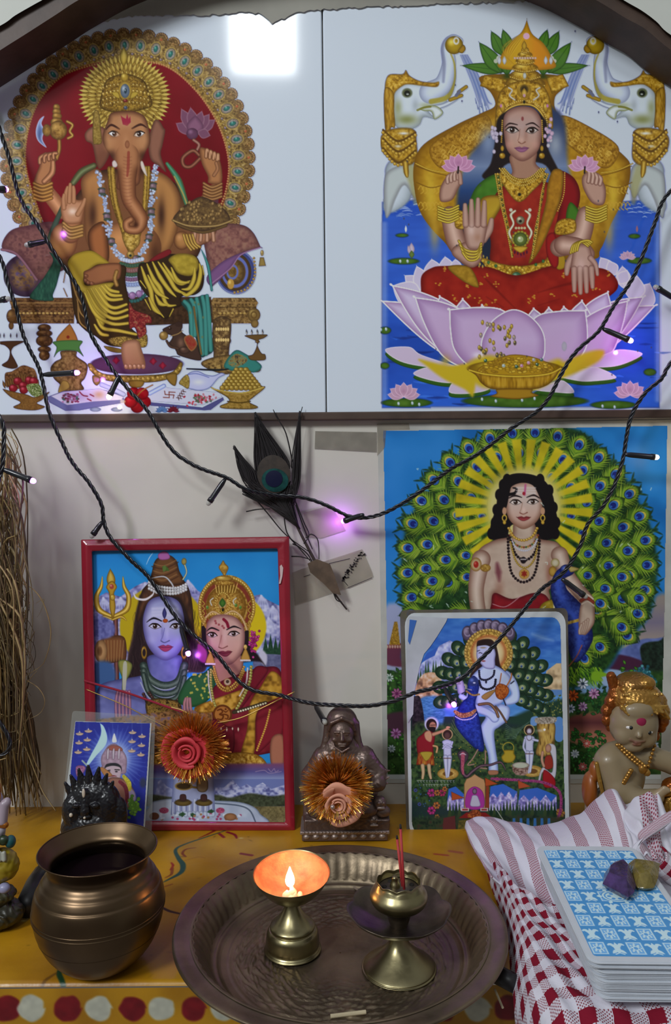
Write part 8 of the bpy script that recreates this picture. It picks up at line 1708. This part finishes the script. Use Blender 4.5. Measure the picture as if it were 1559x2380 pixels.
# black hooded figurine
s_,o,g=G(225,2004,-.105);o.z=0
t=thing('black_figurine','glossy black figurine with a crest of small hoods, behind the water pot','figurine',tuple(o))
bl='101014'
P=[(s_ell(g(222,1940),(80,42,62)),bl),(s_ell(g(222,1868),(62,32,50)),bl),(s_ell(g(176,1890,-12),(26,22,40)),bl),(s_ell(g(256,1880,-12),(26,22,42)),bl),(s_cap(g(211,1840,-26),g(211,1880,-34),7,12),bl),(s_ell(g(282,1900,-4),(20,18,40)),bl)]
for x,y,l in((166,1832,14),(178,1815,18),(194,1800,20),(213,1792,22),(234,1796,20),(250,1812,18),(262,1830,14)):P.append((s_cap(g(x+(x-215)*.18,y-8,-8),g(x*.7+215*.3,y+40,-4),3.5,15),bl))
P+=[(s_ell(g(191,1868,-34),(10,6,6)),bl),(s_ell(g(234,1868,-34),(10,6,6)),bl),(s_ell(g(211,1893,-36),(16,8,5)),bl)]
sculpt('body',P,4,1.5,M['jet'],t,s_,noise=.8,nsc=.3)
M['pale_bead']=mat('highlight_bead_pale',(.6,.52,.42),.3)
for x,y,r,d in((209,1838,(4,3,11),-35),(178,1890,(4.5,4,5),-34),(213,1892,(3,3,3),-45)):q=Vector(g(x,y,d))*s_;MB().ball(q,tuple(np.array(r)*s_),12,8).build('highlight_bead',M['pale_bead'],t)  # pale beads: the tall nose one stands in for a highlight
# colourful figurine cut by the left edge
s_,o,g=G(-8,2168,-.215);o.z=0
t=thing('painted_figurine','small painted figurine in a yellow garment on a dark base, at the left edge','figurine',tuple(o))
sculpt('base',[(s_ell(g(-8,2135),(66,50,34)),'2c2a1c'),(s_ell(g(-10,2090),(50,40,22)),'3c3a24')],6,2,M['resin'],t,s_,noise=3,nsc=.16)
sculpt('yellow_garment',[(s_ell(g(12,2012,-10),(42,34,40)),'94801c'),(s_ell(g(-20,2030,-10),(44,34,36)),'94801c')],6,1.8,M['resin'],t,s_,noise=1.6,nsc=.14)
P=[(s_ell(g(-14,1930),(34,26,50)),'a8a4ac'),(s_ell(g(-8,1862),(24,24,28)),'a8a4b0'),(s_cap(g(24,1866,-10),g(20,1905,-16),11,12),'a0909c'),(s_ell(g(30,1862,-8),(9,8,12)),'a0909c'),(s_cap(g(16,1925,-14),g(0,1945,-20),11,12),'a8a4b0'),(s_ell(g(28,2056,-34),(14,12,12)),'9090b0')]
sculpt('body',P,5,1.5,M['resin'],t,s_)
sculpt('crown',[(s_cap(g(0,1850,-6),g(6,1822,-4),14,8),'b06c20'),(s_ell(g(-2,1852,-14),(18,14,10)),'c08c48')],4,1.4,M['gilt'],t,s_,noise=1.4,nsc=.3)
sculpt('armlet',[(s_cap(g(8,1907,-22),g(28,1912,-18),8),'b06c28')],2,1.3,M['gilt'],t,s_)
sculpt('sash',[(s_cap(g(-10,1966,-26),g(10,1958,-30),8),'b04818'),(s_ell(g(36,1956,-10),(12,14,15)),'1c5458'),(s_ell(g(24,1948,-20),(12,10,12)),'24341c')]+[(s_cap(g(-20+k*10,1972,-34),g(-18+k*10,1986,-38),5),'a0a094')for k in range(6)],2,1.3,M['resin'],t,s_)
# --- checked cotton cloth
def clothmat(name,kind):
 m=bpy.data.materials.new(name);m.use_nodes=True;N,L=m.node_tree.nodes,m.node_tree.links;b=N['Principled BSDF'];b.inputs['Roughness'].default_value=.9;b.inputs['Specular IOR Level'].default_value=.15
 uv=N.new('ShaderNodeUVMap');uv.uv_map='UV';sp=N.new('ShaderNodeSeparateXYZ')
 nz=N.new('ShaderNodeTexNoise');nz.inputs['Scale'].default_value=3;L.new(uv.outputs[0],nz.inputs['Vector']);ad=N.new('ShaderNodeVectorMath');ad.operation='MULTIPLY_ADD';L.new(nz.outputs['Color'],ad.inputs[0]);ad.inputs[1].default_value=(.07,.07,0);L.new(uv.outputs[0],ad.inputs[2]);L.new(ad.outputs[0],sp.inputs[0])
 def mth(op,a,b_=None,c=None):
  n=N.new('ShaderNodeMath');n.operation=op
  for i,v in enumerate((a,b_,c)):
   if v is None:continue
   if isinstance(v,(int,float)):n.inputs[i].default_value=v
   else:L.new(v,n.inputs[i])
  return n.outputs[0]
 st=lambda x,k:mth('LESS_THAN',mth('FRACT',x),k)
 a=st(sp.outputs[0],.5);bb=st(sp.outputs[1],.5)
 w1=mth('LESS_THAN',mth('FRACT',mth('ADD',mth('MULTIPLY',sp.outputs[1],9 if kind=='check'else 13),mth('MULTIPLY',mth('FLOOR',mth('MULTIPLY',sp.outputs[0],16)),.5))),.5)
 w2=mth('LESS_THAN',mth('FRACT',mth('MULTIPLY',sp.outputs[0],16)),.62);wv=mth('MULTIPLY',w1,w2)
 if kind=='check':
  both=mth('MULTIPLY',a,bb);one=mth('SUBTRACT',mth('MAXIMUM',a,bb),both);val=mth('ADD',both,mth('MULTIPLY',one,mth('ADD',.12,mth('MULTIPLY',wv,.8))));red=(.21,.008,.024,1)
 else:val=mth('MULTIPLY',a,mth('ADD',.32,mth('MULTIPLY',wv,.68)));red=(.27,.045,.075,1)
 mx=N.new('ShaderNodeMix');mx.data_type='RGBA';L.new(val,mx.inputs[0]);mx.inputs[6].default_value=(.66,.65,.73,1);mx.inputs[7].default_value=red;L.new(mx.outputs[2],b.inputs['Base Color'])
 bp=N.new('ShaderNodeBump');bp.inputs['Strength'].default_value=.5;bp.inputs['Distance'].default_value=.0006;n2=N.new('ShaderNodeTexNoise');n2.inputs['Scale'].default_value=260;tcn=N.new('ShaderNodeTexCoord');L.new(tcn.outputs['Object'],n2.inputs['Vector']);L.new(mth('ADD',n2.outputs[0],wv),bp.inputs['Height']);L.new(bp.outputs[0],b.inputs['Normal'])
 return m
M['check']=clothmat('red_white_check','check');M['stripe']=clothmat('faded_stripe','stripe')
co=UZ(1190,2250,0);t=thing('checked_cloth','red and white checked cotton cloth spread under the deck of cards at the right','cloth',tuple(co))
def net(name,rows,uvf,m,n=9,wr=.0,seed=1,thick=.0016):
 R=np.array([[tuple(p)for p in r]for r in rows])
 Cc=np.stack([catmull(r,False,n)for r in R]);Cc=np.stack([catmull(Cc[:,i],False,n)for i in range(Cc.shape[1])],1);nr,nc=Cc.shape[:2]
 jj,ii=np.meshgrid(np.arange(nr)/n,np.arange(nc)/n,indexing='ij')
 Cc=Cc.copy();Cc[...,2]+=wr*(np.sin(ii*3.1+jj*2.3+seed)*np.sin(jj*1.7-ii*.8)+.6*np.sin(ii*6.3-jj*4.1+seed*2));V=Cc.reshape(-1,3)-np.array(co)
 j,i=np.nonzero(np.ones((nr-1,nc-1),bool));F=np.stack([j*nc+i,(j+1)*nc+i,(j+1)*nc+i+1,j*nc+i+1],1)
 ob=mesh(name,V,F,m,t);uv=uvf(ii.ravel(),jj.ravel(),Cc.reshape(-1,3));ul=ob.data.uv_layers.new(name='UV');li=np.empty(len(ob.data.loops),np.int32);ob.data.loops.foreach_get('vertex_index',li);ul.data.foreach_set('uv',np.ascontiguousarray(uv[li],np.float32).ravel())
 md=ob.modifiers.new('thick','SOLIDIFY');md.thickness=thick;md.offset=-1;md=ob.modifiers.new('soft','SUBSURF');md.levels=1;md.render_levels=1;return ob
Z=lambda l:[UZ(x,y,z)for x,y,z in l]
def arcu(P,ax_):
 Q=P.reshape(6*9+1,-1,3);d=np.linalg.norm(np.diff(Q,axis=ax_),axis=2);z_=np.zeros(Q.shape[:2]);z_[:,1:]=np.cumsum(d,axis=1);return z_.ravel()
GY_=[[2004,2008,2030,2078,2106,2116,2116,2110],[2052,2058,2086,2130,2160,2172,2172,2160],[2120,2126,2148,2180,2215,2230,2230,2220],[2190,2196,2210,2235,2262,2272,2272,2260],[2252,2256,2264,2280,2297,2304,2302,2290],[2318,2321,2326,2333,2340,2344,2342,2330],[2420,2420,2424,2430,2436,2440,2436,2420]]
GX_=[[1122,1150,1180,1235,1300,1400,1540,1700],[1138,1166,1205,1262,1330,1430,1570,1740],[1160,1190,1232,1290,1360,1450,1600,1780],[1178,1210,1255,1316,1385,1480,1620,1820],[1184,1220,1268,1332,1402,1500,1650,1860],[1190,1230,1284,1348,1420,1520,1680,1900],[1200,1242,1300,1365,1440,1540,1700,1920]]
GZ_=[[.006,.026,.035,.038,.038,.038,.038,.038],[.003,.026,.037,.036,.038,.038,.038,.038],[.002,.025,.036,.034,.038,.038,.038,.038],[.002,.025,.035,.034,.038,.038,.038,.038],[.001,.024,.034,.036,.037,.037,.037,.037],[.001,.023,.033,.036,.036,.036,.036,.036],[-.010,.010,.024,.030,.030,.030,.030,.030]]
rows=[Z(list(zip(a,b_,c)))for a,b_,c in zip(GX_,GY_,GZ_)]
net('gingham_front',rows,lambda i,j,P:np.stack([arcu(P,1)/.0195,(-P[:,1]-arcu(P,1)*np.clip(.55-(-P[:,1]-.17)*4.2,.03,.5))/.0190],1),M['check'],wr=.0016)
def B3(l,Y,dr=0):return[U(x,y,Y+d+dr*min(1,max(0,(x-1180)/220)))for x,y,d in l]
sil=[(1079,1925,0),(1090,1905,0),(1130,1898,0),(1180,1908,0),(1240,1921,0),(1300,1908,0),(1350,1890,-.03),(1395,1852,-.05),(1426,1832,-.058),(1452,1868,-.062),(1480,1860,-.062)]
def shf(l,dx,dy):return[(x+dx*(1 if k else.8),y+dy,d)for k,(x,y,d)in enumerate(l)]
bk=[p+Vector((.003,.009,-.007))for p in B3(sil,-.088)]
rows=[bk,B3(sil,-.098),B3([(1088,1950,0),(1110,1930,0),(1160,1930,0),(1210,1944,0),(1262,1955,0),(1325,1945,0),(1375,1930,0),(1420,1905,0),(1448,1890,0),(1468,1895,0),(1500,1890,0)],-.125,-.06),B3([(1106,1985,0),(1135,1978,0),(1180,1986,0),(1230,2000,0),(1280,2006,0),(1345,2000,0),(1395,1990,0),(1440,1970,0),(1462,1950,0),(1490,1950,0),(1520,1950,0)],-.152,-.055),B3([(1128,2016,0),(1165,2030,0),(1205,2050,0),(1252,2080,0),(1310,2090,0),(1370,2090,0),(1420,2080,0),(1460,2060,0),(1490,2040,0),(1520,2030,0),(1560,2020,0)],-.180,-.045),B3([(1140,2036,0),(1185,2062,0),(1235,2100,0),(1290,2140,0),(1340,2150,0),(1400,2150,0),(1450,2140,0),(1490,2120,0),(1520,2100,0),(1560,2090,0),(1600,2080,0)],-.205,-.045)]
net('striped_back',rows,lambda i,j,P:np.stack([i*.92+.28,j*1.1],1),M['stripe'],wr=.0010,seed=4)
rows=[B3([(1440,1885,0),(1470,1862,0),(1510,1838,0),(1530,1850,0),(1560,1900,0),(1600,1880,0)],-.175),B3([(1452,1910,0),(1480,1900,-.006),(1510,1890,0),(1535,1900,0),(1565,1905,-.006),(1600,1900,0)],-.195),B3([(1468,1950,0),(1490,1945,0),(1515,1950,-.008),(1540,1950,0),(1565,1950,0),(1600,1960,0)],-.215),B3([(1480,1985,0),(1505,1990,0),(1530,2000,0),(1550,2010,0),(1580,2020,0),(1620,2020,0)],-.235)]
net('crumpled_corner',rows,lambda i,j,P:np.stack([i*.33+.52,j*.5],1),M['stripe'],wr=.0022,seed=7)
def band(pts,w,uvs,m,Y):
 P=[U(x,y,Y+d)for x,y,d in pts];rows=[[p+Vector((dx*w,dy*w,dz*w))for p in P]for dx,dy,dz in((.0,.5,-1.0),(-.5,-.4,-.5),(0,-.6,0),(.5,-.2,.6),(.4,.6,1.0))];net('folded_hem',rows,uvs,m,n=6,wr=.0004)
band([(1556,1905,0),(1510,1935,-.004),(1478,1962,-.006),(1490,1990,-.008),(1530,2022,-.008),(1600,2075,0)],.0062,lambda i,j,P:np.stack([j*.22+.47,i*3.0],1),M['stripe'],-.222)
band([(1530,2000,0),(1560,2028,0),(1600,2060,0),(1640,2100,0)],.008,lambda i,j,P:np.stack([j*.6,i*1.6],1),M['check'],-.236)
# --- deck of cards
M['card']=mat('card_stock',(.60,.64,.70),.45,var=.06,vscale=60);M['blue']=mat('card_back',(.2,.4,.7),.35,vc=True)
zt=.0675;TL,TR,BL=UZ(1246,1966,zt),UZ(1479,1963,zt),UZ(1371,2238,zt)
ax=(TR-TL).normalized();CW,CL=.0705,.1365;ay=Vector((0,0,1)).cross(ax)
ay=(TL-BL).normalized();ax=Vector((ay.y,-ay.x,0));ang=math.atan2(ax.y,ax.x);cen=TL+ax*CW/2-ay*CL/2
low=UZ(1396,2326,zt-.0245);off=(low-(TL-ay*CL));off.z=0
NCARD=56;th=.0245/NCARD;rd=random.Random(2)
out=rrect(-CW/2,-CL/2,CW/2,CL/2,.0065,6);n=len(out);Vc=[(x,y,0)for x,y in out]+[(x,y,-th*.8)for x,y in out]
cm=MB().add(Vc,[tuple(range(n)),tuple(range(2*n-1,n-1,-1))]+[(i,n+i,n+(i+1)%n,(i+1)%n)for i in range(n)])
first=None
for k in range(NCARD):
 u=k/(NCARD-1);bend_=u**.8 if u<.25 else.32+.68*(u-.25)/.75
 j=.0012 if k else 0
 loc=cen+off*bend_*(.9)+ax*rd.uniform(-j,j)+ay*rd.uniform(-j,j)*1.4+Vector((0,0,-k*th))
 if k==0:
  t=thing('playing_card','top card of the deck, light blue and white tile-pattern back','card',tuple(loc),rz=ang,group='deck of cards');c0=cm.build('card_sheet',M['card'],t,smooth=False);A=Art(-352,-682,352,682,.3)
  A.poly(rrect(-318,-620,318,640,22),'3c7cb0',sm=False)
  for r in range(9):
   for c in range(6):
    x,y=-265+c*106,-560+r*140;w='a8c0e0'
    if(r+c)%2==0:
     A.poly([(x-44,y-58),(x+44,y-58),(x+44,y+58),(x-44,y+58)],w,sm=False,soft=2);A.poly([(x-36,y-50),(x+36,y-50),(x+36,y+50),(x-36,y+50)],'5c94c4',sm=False,soft=2)
     for q in range(8):a=q*PI/4;A.leaf(x,y,x+38*math.cos(a),y+50*math.sin(a),20,w)
     A.ell(x,y,12,14,'4c88bc');[A.ell(x+22*math.cos(q),y+28*math.sin(q),5,6,'4c88bc')for q in range(6)]
    else:
     A.leaf(x,y+50,x,y-56,34,w)
     for sg in(-1,1):A.stroke([(x,y+10),(x+sg*26,y-36),(x+sg*44,y-30)],[16,22,10],w);A.leaf(x,y+10,x+sg*40,y+52,24,w);A.stroke([(x,y+44),(x+sg*24,y+58)],8,w)
  A.ell(5,0,92,74,'3c7cb0');A.ell(5,0,84,66,'b0c8e8');A.ell(5,0,72,56,'4c88bc',ring=.86)
  for q in range(6):a=q*PI/3;A.ell(5+40*math.cos(a),32*math.sin(a),13,11,'4c88bc');A.leaf(5+84*math.cos(a),66*math.sin(a),5+120*math.cos(a),96*math.sin(a),26,'b0c8e8')
  X=(A.x0+np.arange(A.W)/A.q)*1e-4;Y=-(A.y0+np.arange(A.H)/A.q)*1e-4;GX,GY=np.meshgrid(X,Y);V=np.stack([GX,GY,np.full_like(GX,.00008)],-1).reshape(-1,3);kk=A.cov>.5
  jj,ii=np.nonzero(kk[:-1,:-1]&kk[1:,1:]&kk[1:,:-1]&kk[:-1,1:]);F=np.stack([jj*A.W+ii,(jj+1)*A.W+ii,(jj+1)*A.W+ii+1,jj*A.W+ii+1],1)
  mesh('back_pattern',V,F,M['blue'],t,smooth=False,cols=np.clip(lin(A.img.reshape(-1,3))*1.6,0,.93));proto=c0.data
 else:
  ob=bpy.data.objects.new('playing_card',proto);C.objects.link(ob);ob.location=loc;ob.rotation_euler=(0,0,ang+rd.uniform(-.016,.010)+.014*u);tag(ob,'white-edged card within the deck, beneath the blue patterned top card','card','deck of cards')
  # crystals on the deck
def stone(name,lbl,top,bot,m,h,seed):
 r_=random.Random(seed);b=bmesh.new();c=UZ(sum(p[0]for p in top)/len(top),sum(p[1]for p in top)/len(top),zt)
 for x,y in top:
  p=UZ(x,y,zt+h*.35)-c;b.verts.new((p.x,p.y,h*(.25+.3*r_.random())));b.verts.new((p.x*.8,p.y*.8,.0003));b.verts.new((p.x*.62+r_.uniform(-.001,.001),p.y*.62+r_.uniform(-.001,.001),h*(.85+.2*r_.random())))
 bmesh.ops.convex_hull(b,input=b.verts);me=bpy.data.meshes.new(name);b.to_mesh(me);b.free();me.materials.append(m);o=bpy.data.objects.new(name,me);C.objects.link(o);o.location=c+Vector((0,0,.0001));bevel(o,.0006,2,15);tag(o,lbl,'crystal');return o
M['amethyst']=mat('amethyst',(.10,.05,.21),.14,spec=.6,trans=.3,var=.6,vscale=140,bump=1,bscale=260,sss=.1);M['citrine']=mat('citrine',(.34,.26,.06),.16,spec=.6,trans=.3,var=.4,vscale=140,bump=.6,bscale=260)
stone('amethyst_stone','rough purple amethyst lying on the top card',[(1404,2030),(1400,2058),(1424,2068),(1444,2082),(1460,2090),(1474,2078),(1478,2058),(1466,2032),(1448,2012),(1425,2011)],0,M['amethyst'],.011,3)
stone('citrine_stone','flat yellow-brown citrine piece beside the amethyst on the top card',[(1459,2010),(1490,2008),(1534,2013),(1530,2040),(1520,2062),(1500,2070),(1480,2066),(1466,2040)],0,M['citrine'],.009,5)
